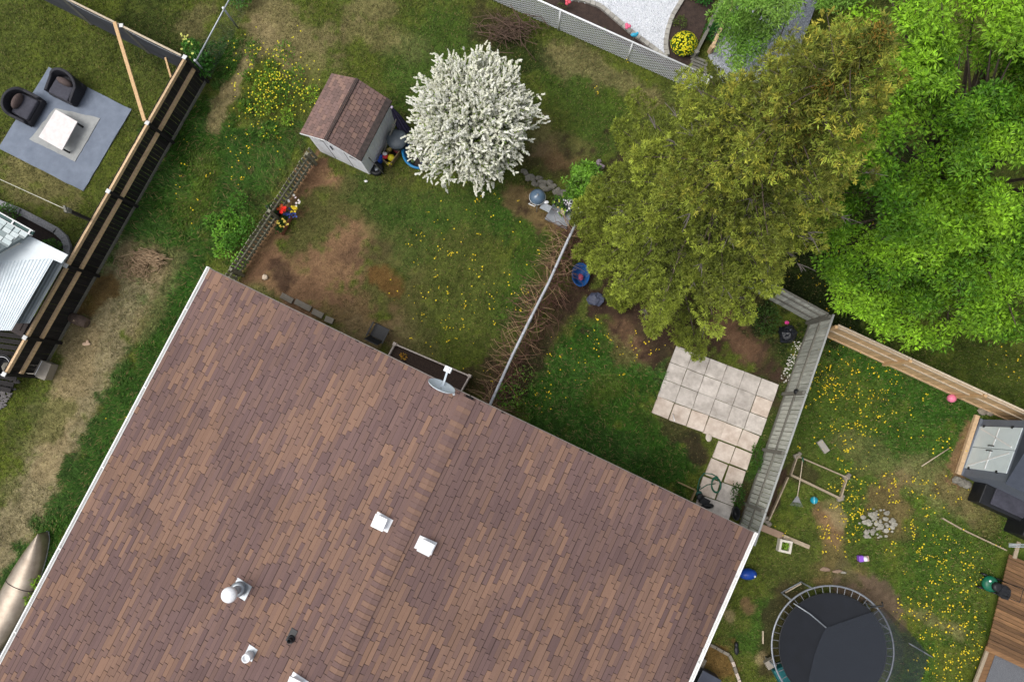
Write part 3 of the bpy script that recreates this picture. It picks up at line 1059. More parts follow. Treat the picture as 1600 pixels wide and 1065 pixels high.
# vine-grown pipe fence in the middle
vr = [G(x, y, 1.15) for x, y in ((762, 640), (772, 618), (800, 556), (830, 495), (858, 440), (885, 380), (908, 332))]
vf = thing('pipe_fence', 'old pipe fence overgrown with bare brown vines between the yards', 'fence', (vr[3].x, vr[3].y, 0))
M_rustpipe = pm('weathered_pipe', (206, 212, 222), (132, 130, 128), 4, .6, contrast=.3)
part('top_rail', M_rustpipe, vf, lambda m: m.tube(vr, .045, 8))
for k in (1, 3, 5, 6):
    part('post', M_rustpipe, vf, lambda m: m.tube([(vr[k].x, vr[k].y, 0), (vr[k].x, vr[k].y, 1.2)], .04, 8))
Vs, Fs, nb = [], [], 0
for k in range(1, 6):
    V, F = wire_mesh((vr[k].x, vr[k].y, 0), (vr[k + 1].x, vr[k + 1].y, 0), 1.08, .1, .002)
    Vs.append(V); Fs.append(F + nb); nb += len(V)
raw_obj('wire_net', np.concatenate(Vs), np.concatenate(Fs), M_steel, vf)
M_vine = pm('vine_bark', (142, 104, 86), (84, 60, 52), 3, .9)
vm = MB()
dv = (vr[6] - vr[1]).normalized()
nv = Vector((dv.y, -dv.x, 0))
for k in range(640):
    t = rnd.random() ** .9 * .97
    i = min(int(t * 6), 5)
    b = vr[i].lerp(vr[i + 1], t * 6 - i)
    sd_ = rnd.choice((-1, 1, 1))
    z0 = rnd.uniform(.02, .9)
    p = Vector((b.x, b.y, z0)) + nv * sd_ * rnd.uniform(0, .15)
    dr = (dv * rnd.uniform(-1, 1) + nv * sd_ * rnd.uniform(.0, .9) + Vector((0, 0, rnd.uniform(-.1, 1.0)))).normalized()
    n_s = rnd.randrange(4, 10)
    pts = [p]
    for j in range(n_s):
        dr = (dr + Vector((rnd.uniform(-.65, .65), rnd.uniform(-.65, .65), rnd.uniform(-.5, .25)))).normalized()
        q = pts[-1] + dr * rnd.uniform(.1, .22)
        q.z = max(q.z, .03)
        pts.append(q)
    r0 = rnd.choice((.005, .007, .009, .012, .018))
    vm.tube(pts, [r0 * (1 - .6 * j / n_s) for j in range(n_s + 1)], 3, cap=False)
vs_ = MB()
for k in range(150):
    t = rnd.random() * .95
    i = min(int(t * 6), 5)
    b = vr[i].lerp(vr[i + 1], t * 6 - i)
    sd_ = rnd.choice((-1, -1, 1))
    p = Vector((b.x, b.y, rnd.uniform(.5, 1.1)))
    dr = (dv * rnd.uniform(-1, 1) + nv * sd_ * rnd.uniform(.4, 1.2) + Vector((0, 0, rnd.uniform(-.2, .6)))).normalized()
    pts = [p]
    for j in range(5):
        dr = (dr + Vector((rnd.uniform(-.4, .4), rnd.uniform(-.4, .4), rnd.uniform(-.3, .15)))).normalized()
        q = pts[-1] + dr * rnd.uniform(.12, .24)
        q.z = max(q.z, .05)
        pts.append(q)
    vs_.tube(pts, [.010 - .0012 * j for j in range(6)], 3, cap=False)
tag(vs_.build('vine_shoots', pm('pale_shoot', (206, 176, 138), (160, 126, 96), 4, .9)), 'long pale dry vine shoots sticking out of the pipe fence', 'vines', kind='stuff')
vn = vm.build('vine_tangle', M_vine, None)
tag(vn, 'tangle of bare brown vine stems covering the pipe fence', 'vines', kind='stuff')

# ================================================================== WHITE SHED
sc = G(578, 273)                                          # front right corner on the ground
SW, SL, SE, SR = 1.95, 2.05, 1.72, 2.22                   # width, length, eave and ridge height
M_shedwall = pm('shed_white_boards', (244, 245, 250), (224, 226, 232), 3, .7, vary=.04)
M_shedside = M_shedwall
shed = thing('garden_shed', 'small white garden shed with brown shingle gable roof beside the blossom tree', 'shed', sc - hw * (SW / 2) + hu * (SL / 2))
def SP(a, b, z):
    """a left along the front from the right corner, b back along the ridge"""
    p = sc - hw * a + hu * b
    return Vector((p.x, p.y, z))
n_b = 13
bw_ = SW / n_b
for i in range(n_b):                                      # front gable boards
    a0_, a1_ = i * bw_ + .003, (i + 1) * bw_ - .003
    ht = lambda a: SE + (SR - SE) * (1 - abs(a - SW / 2) / (SW / 2)) - .05
    part('board', M_shedwall, shed, lambda m: m.add([SP(a0_, 0, 0), SP(a1_, 0, 0), SP(a1_, 0, ht(a1_)), SP(a0_, 0, ht(a0_)), SP(a0_, .02, 0), SP(a1_, .02, 0), SP(a1_, .02, ht(a1_)), SP(a0_, .02, ht(a0_))],
         [(1, 0, 3, 2), (0, 4, 7, 3), (5, 1, 2, 6), (3, 7, 6, 2)]))
n_s = 14
for i in range(n_s):                                      # side boards facing the tree
    b0, b1 = i * SL / n_s + .023, (i + 1) * SL / n_s + .017
    part('board', M_shedside, shed, lambda m: m.box((SP(-.0, (b0 + b1) / 2, SE / 2)), (.02, b1 - b0, SE), math.atan2(hw.y, hw.x)))
part('back_wall', M_shedside, shed, lambda m: (m.box(SP(SW - .01, SL / 2, SE / 2), (.02, SL - .1, SE), math.atan2(hw.y, hw.x)), m.box(SP(SW / 2, SL, SE / 2), (SW - .1, .02, SE), math.atan2(hw.y, hw.x))))
M_hinge = pm('dark_iron', (58, 60, 66), (38, 40, 44), 20, .6)
for a, z in ((.30, 1.25), (1.45, 1.62)):
    part('hinge', M_hinge, shed, lambda m: m.box(SP(a, -.015, z), (.28, .02, .05), math.atan2(hw.y, hw.x)))
part('latch', M_hinge, shed, lambda m: (m.box(SP(1.1, -.02, 1.3), (.03, .025, .32), math.atan2(hw.y, hw.x)),))
for a in (.62, 1.32):
    part('door_seam', M_hinge, shed, lambda m: m.box(SP(a, -.004, .85), (.012, .008, 1.6), math.atan2(hw.y, hw.x)))
ov, of = .14, .10
srise = SR - SE
sh2 = SW / 2 + ov
ez = SE - srise * ov / (SW / 2) + .02
def SRP(q, b, side):
    """q from ridge down the slope 0..1"""
    a = SW / 2 + (sh2 * q if side == 0 else -sh2 * q)
    return SP(a, b, SR + .03 + (ez - SR - .03) * q)
M_shdeck = pm('shed_deck', (52, 44, 44), (36, 30, 30), 20, .95)
def sdeck(m):
    t = [SRP(1, -of, 0), SRP(0, -of, 0), SRP(1, -of, 1), SRP(1, SL + of, 1), SRP(0, SL + of, 0), SRP(1, SL + of, 0)]
    b = [p - Vector((0, 0, .04)) for p in t]
    m.add(t + b, [(0, 1, 4, 5), (1, 2, 3, 4), (6, 11, 10, 7), (7, 10, 9, 8), (0, 6, 7, 1), (1, 7, 8, 2), (2, 8, 9, 3), (3, 9, 10, 4), (4, 10, 11, 5), (5, 11, 6, 0)])
sroof = part('roof', M_shdeck, shed, sdeck)
def strim(m):
    for sd_ in (0, 1):
        a, b = SRP(1.0, -of - .012, sd_), SRP(0, -of - .012, sd_)
        a.z -= .03; b.z -= .03
        m.bar(a, b, .018, .07)
part('bargeboard', M_white, shed, strim)
STONES = [lin(c) for c in ((128, 104, 97), (121, 99, 93), (135, 110, 100), (112, 93, 88), (124, 102, 97))]
for sd_ in (0, 1):
    tot = (SRP(1, 0, sd_) - SRP(0, 0, sd_)).length
    ydir = (SRP(0, 0, sd_) - SRP(1, 0, sd_)).normalized()
    n_c = 8
    e_ = tot / n_c
    for i in range(n_c):
        tl = .205
        off = -(tl / 2) * (i % 2)
        k = 0
        while off < SL + 2 * of:
            a, b = max(off, 0), min(off + tl, SL + 2 * of)
            off += tl
            if b - a < .05: continue
            xd = hu if sd_ == 1 else -hu
            nrm = xd.cross(ydir)
            if nrm.z < 0: xd = -xd
            st = SRP(1, -of + (a if xd.dot(hu) > 0 else b), sd_) + ydir * (i * e_ + .005)
            V, F, C = shingle_arrays(b - a, STONES[rnd.randrange(5)] if rnd.random() > .12 else STONES[3], .006 + (.006 * rnd.random() if sd_ else 0), .016 if sd_ else .010, e_)
            me = raw_mesh('shingle', V, F, M_shingle, C)
            M = frame(st + Vector((0, 0, .004)), xd, ydir)
            jit_ = rnd.uniform(-.012, .012) * sd_
            inst('shingle', me, M @ Matrix.Rotation(jit_, 4, 'Z'), sroof)
            k += 1
M_ridge = pm('worn_ridge_strip', (96, 84, 80), (56, 50, 49), 9, .95, bump=.5)
part('ridge_strip', M_ridge, sroof, lambda m: m.add([SRP(.07, -of, 0) + Vector((0, 0, .03)), SRP(0, -of, 0) + Vector((0, 0, .035)), SRP(.06, -of, 1) + Vector((0, 0, .03)),
    SRP(.06, SL + of, 1) + Vector((0, 0, .03)), SRP(0, SL + of, 0) + Vector((0, 0, .035)), SRP(.07, SL + of, 0) + Vector((0, 0, .03))], [(0, 1, 4, 5), (1, 2, 3, 4)]))
part('eave_strip', M_ridge, sroof, lambda m: m.add([SRP(.84, -of, 1) + Vector((0, 0, .022)), SRP(1.0, -of, 1) + Vector((0, 0, .022)), SRP(1.0, SL + of, 1) + Vector((0, 0, .022)), SRP(.84, SL + of, 1) + Vector((0, 0, .022))], [(0, 1, 2, 3)]))

# clutter beside the shed
p = G(612, 168, 1.55)
q = G(634, 207, .25)
um = thing('patio_umbrella', 'folded purple patio umbrella leaning on the white shed', 'umbrella', (q.x, q.y, 0))
ax = (p - q)
M_purple = pm('purple_canvas', (78, 72, 104), (52, 48, 74), 9, .85)
def folds(m):
    rr = Matrix.Identity(3)
    zx = ax.normalized()
    xx = zx.orthogonal().normalized()
    yy = zx.cross(xx)
    vs, fs = [], []
    K = 20
    for j, (tz, rad) in enumerate(((.06, .21), (.12, .20), (.4, .17), (.7, .12), (.92, .06), (1.0, .03))):
        for k in range(K):
            th = 2 * math.pi * k / K
            r_ = rad * (1.0 if k % 2 else .62)
            vs.append(q + ax * tz + xx * r_ * math.cos(th) + yy * r_ * math.sin(th))
    for j in range(5):
        for k in range(K):
            fs.append((j * K + k, j * K + (k + 1) % K, (j + 1) * K + (k + 1) % K, (j + 1) * K + k))
    m.add(vs, fs)
part('canopy', M_purple, um, folds)
part('pole', M_freshwood, um, lambda m: m.tube([Vector((q.x, q.y, .02)) - Vector((ax.x, ax.y, 0)) * .05, q, q + ax * .9], .02, 8))
part('finial', pm('lilac_cap', (206, 190, 214), (186, 170, 196), 9, .5), um, lambda m: m.blob(p + Vector((0, 0, .02)), (.055, .055, .05), 12, 8))

p = G(625, 228)
single('round_bin', pm('grey_bin', (96, 106, 116), (70, 78, 86), 6, .5), 'dark grey round bin in the shadow between shed and blossom tree', 'bin', p, lambda m: m.lathe(p, [(.26, 0), (.33, .55), (.36, .57), (.36, .62), (.24, .68), (.05, .7)], 20))
p, q = G(597, 245, .05), G(619, 186, 1.1)
single('wooden_pole', M_greyrail, 'grey wooden pole leaning against the side of the shed', 'pole', p, lambda m: m.tube([p, q], .03, 7))
cq = [G(x, y) for x, y in ((600, 253), (611, 262), (638, 224), (627, 217))]
cr = thing('wooden_crate', 'low open wooden crate of toys beside the white shed', 'crate', (sum((v.x for v in cq)) / 4, sum((v.y for v in cq)) / 4, 0))
M_crate = wood('crate_boards', (164, 146, 104), (120, 102, 70), .1)
for i in range(4):
    a, b = cq[i].copy(), cq[(i + 1) % 4].copy()
    a.z = b.z = .15
    part('side_board', M_crate, cr, lambda m: m.bar(a, b, .03, .26))
part('base', M_dark, cr, lambda m: m.prism([(v.x, v.y) for v in cq], .01, .03))
def toy(name, col, label, px, py, fn, z=.1, cat='toy'):
    p = G(px, py, z)
    return single(name, pm('toy_' + name + str(len(MATS)), col, None, 14, .4), label, cat, p, lambda m: fn(m, p))
toy('toy_ball', (232, 216, 48), 'yellow toy ball with dark marks in the wooden crate', 612, 248, lambda m, p: m.blob(p + Vector((0, 0, .1)), (.13, .12, .12), 14, 10), .12)
toy('toy_ball', (226, 206, 40), 'small yellow toy at the corner of the wooden crate', 609, 257, lambda m, p: m.blob(p + Vector((0, 0, .06)), (.1, .06, .07), 12, 8), .15)
toy('toy_cup', (206, 40, 52), 'red and white toy bucket in the wooden crate', 603, 246, lambda m, p: m.lathe(p, [(.07, 0), (.1, .16), (.08, .165)], 14), .15)
toy('toy_bowl', (226, 222, 222), 'white crumpled lid on top of the red toy bucket', 602, 241, lambda m, p: m.rock(p + Vector((0, 0, .06)), (.1, .07, .08), 4), .3)
toy('toy_truck', (38, 88, 196), 'blue plastic toy panel leaning out of the crate', 596, 251, lambda m, p: (m.box(p + Vector((0, 0, .1)), (.1, .24, .2), -.5), m.box(p + Vector((.02, .05, .22)), (.08, .14, .06), -.5)), .1)
toy('toy_bag', (120, 34, 40), 'dark red bundle at the back of the wooden crate', 622, 237, lambda m, p: m.rock(p + Vector((0, 0, .12)), (.16, .12, .14), 9), .08)
toy('toy_duck', (196, 176, 96), 'small tan toy between shed wall and crate', 609, 236, lambda m, p: (m.blob(p + Vector((0, 0, .12)), (.1, .07, .08), 10, 7), m.blob(p + Vector((.06, .02, .2)), (.05, .05, .05), 10, 7)), .1)
p = G(589, 265)
ty = thing('old_tyre', 'old dark tyre lying at the front corner of the shed', 'tyre', p)
part('tread', M_black, ty, lambda m: m.ring(p + Vector((0, 0, .09)), .17, .085, 24, 8))
part('hub', M_steel, ty, lambda m: m.lathe(p + Vector((0, 0, .03)), [(.1, 0), (.1, .06), (.03, .08)], 14))
a, b = G(576, 246, .9), G(600, 272, .05)
single('garden_stake', M_greyrail, 'thin grey stick leaning across the old tyre', 'stick', b, lambda m: m.tube([a, b], .018, 6))
p = G(572, 284)
single('paper_scrap', M_white, 'tiny white paper scrap on the grass below the shed', 'scrap', p, lambda m: m.rock(p + Vector((0, 0, .04)), (.06, .045, .03), 3))

# blue paddling pool under the blossom tree
p = G(659, 240)
bp_ = thing('paddling_pool', 'round paddling pool with bright blue rim under the blossom tree', 'pool', p)
M_blue = pm('pool_blue', (34, 142, 202), (24, 118, 178), 7, .4)
part('rim', M_blue, bp_, lambda m: m.ring(p + Vector((0, 0, .26)), .62, .045, 48, 8))
part('side', pm('pool_side', (28, 96, 140), (20, 70, 110), 7, .5), bp_, lambda m: m.lathe(p, [(.54, 0), (.61, .25), (.59, .25), (.52, .03)], 48))
part('floor', pm('pool_dirt', (66, 56, 50), (38, 34, 34), 5, .8), bp_, lambda m: m.lathe(p + Vector((0, 0, .03)), [(.52, 0), (.52, .03)], 40))
for k in range(4):
    q = p + Vector((-.3 + .17 * k, (-.32, -.1, -.36, -.2)[k], .1))
    single('pool_toy', pm('pooltoy%d' % (k % 4), ((70, 96, 60), (104, 66, 54), (48, 60, 110), (120, 110, 100))[k % 4], None, 9, .6), ('dull green', 'rust brown', 'dark blue', 'pale grey')[k] + ' toy lying in the round paddling pool', 'toy', q, lambda m: m.rock(q, (.08, .06, .06), k), group='toys in the paddling pool')

# ================================================================== PLANTER BY THE PICKET FENCE
pq = [G(x, y) for x, y in ((434, 362), (443, 367), (457, 340), (448, 334))]
pl = thing('flower_planter', 'terracotta trough planter of mixed flowers beside the picket fence', 'planter', (pq[0] + pq[2]) / 2)
M_terra = pm('terracotta', (176, 116, 92), (146, 92, 72), 7, .8)
for i in range(4):
    a, b = pq[i].copy(), pq[(i + 1) % 4].copy()
    a.z = b.z = .12
    part('side', M_terra, pl, lambda m: m.bar(a, b, .03, .24))
part('soil', pm('potting_soil', (58, 46, 40), (38, 30, 28), 14, .95), pl, lambda m: m.prism([(v.x, v.y) for v in pq], .02, .19))
PETAL = attr_mat('petals', .6, .2)
M_leaf = attr_mat('foliage', .55, .3)

def flower_heads(P, N, r, col, seed, petals=7):
    q = np.random.default_rng(seed)
    r = np.repeat(np.broadcast_to(np.asarray(r, float), (len(P),)), petals)
    n = len(P)
    V, F, C = [], [], []
    th = np.arange(petals) * 2 * np.pi / petals
    Pn = np.repeat(P, petals, 0)
    Nn = unit(np.repeat(N, petals, 0) + 1e-6)
    a = unit(np.cross(Nn, np.tile([[0.3, 1, .1]], (len(Nn), 1))))
    b = np.cross(Nn, a)
    t = np.tile(th, n) + np.repeat(q.uniform(0, 6, n), petals)
    D = a * np.cos(t)[:, None] + b * np.sin(t)[:, None] + Nn * .25
    V, F = leaves(Pn, D, Nn, r, r * .95, .1)
    return V, F, np.repeat(tint(col, n, .15, .06, seed).repeat(petals, 0), 4, 0)

def leaf_cloud(c, rad, n, L, W, col, seed, up=.4, shell=.55, dv=.35):
    """leaves through an ellipsoid; c (3), rad (3)"""
    q = np.random.default_rng(seed)
    d = unit(q.normal(size=(n, 3)))
    d[:, 2] = np.abs(d[:, 2]) * .9 + d[:, 2] * .1
    r = (shell + (1 - shell) * q.random(n)) 
    P = np.array(c) + d * r[:, None] * np.array(rad)
    D = unit(d * .8 + q.normal(size=(n, 3)) * .6 + [0, 0, .1])
    N = unit(d * .5 + q.normal(size=(n, 3)) * .4 + [0, 0, up + .5])
    V, F = leaves(P, D, N, L * q.uniform(.7, 1.3, n), W * q.uniform(.7, 1.3, n), .08)
    return V, F, np.repeat(tint(col, n, dv, .12, seed + 1), 4, 0)

def merge(lst):
    V, F, C, nb = [], [], [], 0
    for v, f, c in lst:
        V.append(v); F.append(f + nb); C.append(c); nb += len(v)
    return np.concatenate(V), np.concatenate(F), np.concatenate(C)

def cloud_part(name, lst, parent, mat=None, kind='stuff'):
    V, F, C = merge(lst)
    return raw_obj(name, V, F, mat or M_leaf, parent, C, kind=kind)

GREEN, DGREEN, LGREEN = lin(92, 128, 46), lin(52, 84, 34), lin(146, 184, 66)
lst = []
for t in np.linspace(.05, .95, 9):
    c = pq[0].lerp(pq[3], t).lerp(pq[1].lerp(pq[2], t), .5)
    lst.append(leaf_cloud((c.x, c.y, .24), (.12, .12, .12), 40, .07, .035, DGREEN, int(t * 99)))
cloud_part('leaf_mass', lst, pl)
def blooms(spots, col, r, nper, sp, parent, seed, z=.4, name='blossom'):
    q = np.random.default_rng(seed)
    L = []
    for px, py in spots:
        c = np.array(G(px, py, z))
        P = c + q.normal(size=(nper, 3)) * [sp, sp, sp * .5]
        N = unit(q.normal(size=(nper, 3)) * .35 + [0, 0, 1])
        L.append(flower_heads(P, N, r, col, seed + int(px)))
    V, F, C = merge(L)
    return raw_obj(name, V, F, PETAL, parent, C)
blooms([(459, 325), (456, 328), (462, 327)], lin(236, 214, 60), .045, 5, .05, pl, 1)
blooms([(466, 312), (468, 316), (465, 319), (460, 306), (454, 315)], lin(238, 232, 226), .045, 2, .035, pl, 2)
blooms([(448, 334), (454, 337), (460, 336), (452, 332)], lin(66, 84, 150), .04, 6, .05, pl, 3)
blooms([(443, 342), (447, 347), (434, 347), (437, 354), (446, 350)], lin(226, 206, 96), .04, 3, .04, pl, 4)
p = G(434, 334)
hp = thing('flower_pot', 'black pot with red and orange blooms against the picket fence', 'flower pot', p)
part('pot', M_black, hp, lambda m: m.lathe(p, [(.14, 0), (.2, .42), (.22, .44), (.19, .44), (.18, .38)], 18))
cloud_part('leaf_mass', [leaf_cloud((p.x, p.y, .5), (.22, .22, .16), 130, .09, .05, DGREEN, 5)], hp)
blooms([(443, 328)], lin(236, 44, 30), .07, 9, .045, hp, 6, .62)
blooms([(440, 323), (437, 324)], lin(222, 110, 60), .06, 3, .04, hp, 7, .6)
part('bracket', M_black, hp, lambda m: m.box((p.x - .15, p.y + .05, .3), (.1, .2, .5), .5))

# ================================================================== THINGS IN THE MIDDLE YARD
M_slab = pm('concrete_slab', (206, 198, 190), (158, 150, 142), 3.5, .9, bump=.3, vary=.12, bscale=60, contrast=.2)
M_oldslab = pm('old_concrete', (158, 150, 136), (120, 112, 100), 3, .92, bump=.4, vary=.08)
for i, (x, y, w, a) in enumerate(((449, 466, .46, -28), (474, 477, .62, -27), (497, 490, .40, -26), (515, 500, .30, -22))):
    p = G(x, y)
    single('concrete_edging', M_oldslab, ('concrete edging slab nearest the picket fence along the gable wall', 'longest of the concrete edging slabs along the gable wall', 'third concrete edging slab from the picket fence along the gable wall', 'smallest concrete edging slab along the gable wall, farthest from the pickets')[i], 'slab', p, lambda m: m.box((p.x, p.y, .03 + .005 * i), (w, .2, .08), math.radians(a)), group='edging slabs by the house wall', bevel=.012)
p = G(415, 433)
single('white_rock', pm('pale_rock', (224, 208, 186), (186, 164, 138), 8, .85), 'single pale rock on bare earth near the picket fence', 'rock', p, lambda m: m.rock(p + Vector((0, 0, .05)), (.12, .1, .12), 2))
p = G(597, 521)
ch = thing('lawn_chair', 'black folding lawn chair beside the brown roof edge', 'chair', p)
ra = math.radians(64)
RX, RY = Vector((math.cos(ra - math.pi / 2), math.sin(ra - math.pi / 2), 0)), Vector((math.cos(ra), math.sin(ra), 0))
part('seat', M_black, ch, lambda m: m.box(p + Vector((0, 0, .42)), (.5, .46, .04), ra - math.pi / 2), bevel=.015)
part('backrest', M_black, ch, lambda m: m.add([p + RX * -.25 + RY * -.24 + Vector((0, 0, .45)), p + RX * .25 + RY * -.24 + Vector((0, 0, .45)), p + RX * .24 + RY * -.40 + Vector((0, 0, .9)), p + RX * -.24 + RY * -.40 + Vector((0, 0, .9)),
   p + RX * -.25 + RY * -.27 + Vector((0, 0, .45)), p + RX * .25 + RY * -.27 + Vector((0, 0, .45)), p + RX * .24 + RY * -.43 + Vector((0, 0, .9)), p + RX * -.24 + RY * -.43 + Vector((0, 0, .9))],
   [(0, 1, 2, 3), (5, 4, 7, 6), (0, 3, 7, 4), (1, 5, 6, 2), (3, 2, 6, 7)]))
for sx in (-1, 1):
    part('armrest', M_black, ch, lambda m: m.bar(p + RX * sx * .29 + RY * .22 + Vector((0, 0, .62)), p + RX * sx * .29 + RY * -.3 + Vector((0, 0, .62)), .05, .03))
    for sy in (-1, 1):
        part('leg', M_black, ch, lambda m: m.tube([p + RX * sx * .27 + RY * sy * .24 + Vector((0, 0, 0)), p + RX * sx * .27 + RY * sy * .2 + Vector((0, 0, .62))], .013, 6))

# raised bed with a white frame
rb = [G(620, 539), G(735, 588), G(716, 622), G(600, 575)]
bed = thing('raised_bed', 'white framed raised bed of dark soil against the house', 'garden bed', (rb[0] + rb[1]) / 2)
M_chip = wood('peeling_white_board', (222, 212, 204), (168, 150, 138), .06)
for i in (0, 1, 3):
    a, b = rb[i].copy(), rb[(i + 1) % 4].copy()
    a.z = b.z = .2
    part('side_board', M_chip, bed, lambda m: m.bar(a, b, .045, .4))
part('soil', pm('bed_soil', (96, 78, 68), (52, 42, 38), 22, .98, bump=1.0, coords='Object'), bed, lambda m: m.prism([(v.x, v.y) for v in rb], .02, .24))
for q in (rb[0], rb[1]):
    part('corner_post', M_chip, bed, lambda m: m.box((q.x, q.y, .22), (.11, .11, .46), math.radians(-25)), bevel=.01)
c = G(630, 556, .3)
wl = thing('wilted_plant', 'small yellow wilted plant in the corner of the raised bed', 'plant', (c.x, c.y, .24))
cloud_part('leaf_mass', [leaf_cloud(c, (.1, .1, .05), 30, .09, .045, lin(206, 160, 60), 3)], wl)

# kettle barbecue on a cart, side slab, potted flowers
p = G(839, 318)
gr = thing('kettle_barbecue', 'blue grey kettle barbecue with side shelf on the lawn', 'barbecue', p)
M_kettle = pm('kettle_enamel', (110, 134, 158), (92, 114, 138), 5, .18, spec=.7)
top = Vector((p.x, p.y, .72))
part('bowl', M_kettle, gr, lambda m: m.lathe(top, [(.04, -.24), (.16, -.2), (.24, -.08), (.26, 0)], 28))
lid = part('lid', M_kettle, gr, lambda m: m.lathe(top, [(.27, .01), (.265, .06), (.22, .16), (.13, .23), (.03, .26), (.01, .26)], 28))
part('vent', M_steel, lid, lambda m: m.lathe(top + Vector((0, 0, .258)), [(.04, 0), (.04, .012)], 12))
part('band', M_galv_white, gr, lambda m: m.ring(top + Vector((0, 0, .0)), .265, .015, 32, 6))
part('handle', M_white, gr, lambda m: m.tube([top + Vector((-.22, -.2, .04)), top + Vector((-.3, -.24, .06)), top + Vector((-.1, -.34, .06)), top + Vector((-.04, -.26, .04))], .018, 7))
for k in range(3):
    t = k * 2.09 + .5
    part('leg', M_steel, gr, lambda m: m.tube([top + Vector((.15 * math.cos(t), .15 * math.sin(t), -.18)), (p.x + .3 * math.cos(t), p.y + .3 * math.sin(t), 0)], .016, 6))
s0 = G(853, 322, .62)
part('side_shelf', M_steel, gr, lambda m: (m.box(s0 + Vector((0, -.04, 0)), (.36, .24, .03), math.radians(-28)), m.bar(top + Vector((.2, .1, -.1)), s0 + Vector((0, .2, 0)), .02, .02)), bevel=.01)
part('tool_rest', M_galv_white, gr, lambda m: m.blob(s0 + Vector((.01, .12, .05)), (.09, .06, .03), 12, 6))
sq = [G(x, y) for x, y in ((868, 313), (851, 343), (885, 359), (903, 328))]
single('paving_slab', pm('grey_slab', (168, 172, 178), (140, 144, 150), 4, .85, bump=.2), 'thick grey slab under the potted flowers beside the barbecue', 'slab', sq[0], lambda m: m.prism([(v.x, v.y) for v in sq], 0, .14), bevel=.015)
for i, (x, y, r, col, fl_, lab) in enumerate(((872, 318, .2, GREEN, lin(196, 206, 90), 'potted green plant at the back of the grey slab'), (888, 324, .24, DGREEN, lin(236, 236, 240), 'pot of small white flowers on the grey slab'), (878, 335, .11, LGREEN, lin(240, 224, 120), 'pale round pot with yellow bloom on the grey slab'))):
    p = G(x, y, .14)
    t_ = thing('flower_pot', lab, 'flower pot', p)
    part('pot', pm('pot%d' % i, ((70, 72, 76), (96, 98, 104), (216, 206, 190))[i], None, 8, .7), t_, lambda m: m.lathe(p, [(r * .6, 0), (r * .85, .2), (r * .92, .21), (r * .8, .2), (r * .75, .16)], 18))
    cloud_part('leaf_mass', [leaf_cloud((p.x, p.y, .38), (r * 1.15, r * 1.15, .16), 110 if r > .15 else 30, .09, .045, col, 70 + i)], t_)
    q = np.random.default_rng(i)
    k = (4, 34, 3)[i]
    Pf = np.array([p.x, p.y, .56]) + q.normal(size=(k, 3)) * [r * .6, r * .6, .03]
    V, F, C = flower_heads(Pf, unit(q.normal(size=(k, 3)) * .3 + [0, 0, 1]), .032, fl_, 9 + i)
    raw_obj('blossom', V, F, PETAL, t_, C)
# rubble edging behind the barbecue
rw = thing('stone_edging', 'row of rough stones behind the barbecue and potted flowers', 'stones', G(850, 295))
M_rub = pm('rubble_stone', (150, 146, 134), (104, 100, 92), 5, .9, bump=.4, vary=.2)
for k in range(26):
    t = k / 25
    p = G(818 + t * 84, 273 + t * 38 + rnd.uniform(-7, 7), .06)
    part('stone', M_rub, rw, lambda m: m.rock(p, (rnd.uniform(.1, .18), rnd.uniform(.08, .13), .13), k))
p = G(937, 262)
single('garden_ornament', pm('ornament_mauve', (176, 160, 172), (110, 96, 100), 9, .6), 'small mauve grey ornament at the edge of the spruce', 'ornament', p, lambda m: (m.box(p + Vector((0, 0, .2)), (.3, .08, .2), -.5), m.rock(p + Vector((-.05, .12, .3)), (.1, .07, .1), 5)))

# ================================================================== SLAB PATIO
pat = []
# corners of the wide field in the photo: rows run from upper left to lower right
u0 = (G(1197, 620) - G(1025, 527)) / 6.4
row_d = (G(1213.6, 599.6) - G(1056, 539.5)).normalized()
col_d = Vector((row_d.y, -row_d.x, 0))
PO = G(1056, 539.5)                                         # upper left corner
SLB = .608
patio = tag(bpy.data.objects.new('patio', None), 'patio and path of square concrete slabs', None, None, 'structure')
COL.objects.link(patio)
ORIGIN['patio'] = Vector((0, 0, 0))
sm_ = [box_mesh('slab', (SLB - .016, SLB - .016, .05), M_slab, .006, s) for s in range(5)]
M_slab2 = pm('pale_slab', (220, 208, 196), (168, 148, 132), 3.2, .9, bump=.3, vary=.06, bscale=50)
sm2 = [box_mesh('slab', (SLB - .03, SLB - .03, .05), M_slab2, .012, s) for s in range(4)]
lay = []
for r in range(4):
    for c in range(6):
        if r == 3 and c > 3: continue
        lay.append((c, r, r == 3 or (r == 1 and c == 5)))
for r, cs in ((3, (4.05,)), (2, ()), (3, ())):
    pass
lay += [(3.95, 3, True), (4.9, 2.05, True), (4.93, 3.02, True), (3.9, 4.05, True), (4.9, 4.05, True), (3.85, 5.1, True), (4.9, 5.08, True), (3.8, 6.15, True), (4.85, 6.1, False), (3.9, 7.15, False), (4.85, 7.12, False)]
seen_ = set()
for c, r, pale in lay:
    if (round(c), round(r)) in seen_: continue
    seen_.add((round(c), round(r)))
    p = PO + row_d * (SLB * (c + .5)) + col_d * (SLB * (r + .5))
    p.z = .02 + rnd.uniform(0, .012)
    M = frame(p, row_d, -col_d) @ Matrix.Rotation(rnd.uniform(-.02, .02) * (2 if pale else 1), 4, 'Z') @ Matrix.Rotation(rnd.uniform(-.01, .01), 4, 'X')
    inst('slab', (sm2 if pale else sm_)[rnd.randrange(4)], M, patio)
hc = G(1118, 757, .06)
hs = []
for k in range(60):
    t = k / 59
    a = t * 14
    r_ = .2 + .02 * math.sin(a * 1.3)
    hs.append(hc + Vector((r_ * math.cos(a) * .75, r_ * math.sin(a) * 1.15, .02 + .05 * t)))
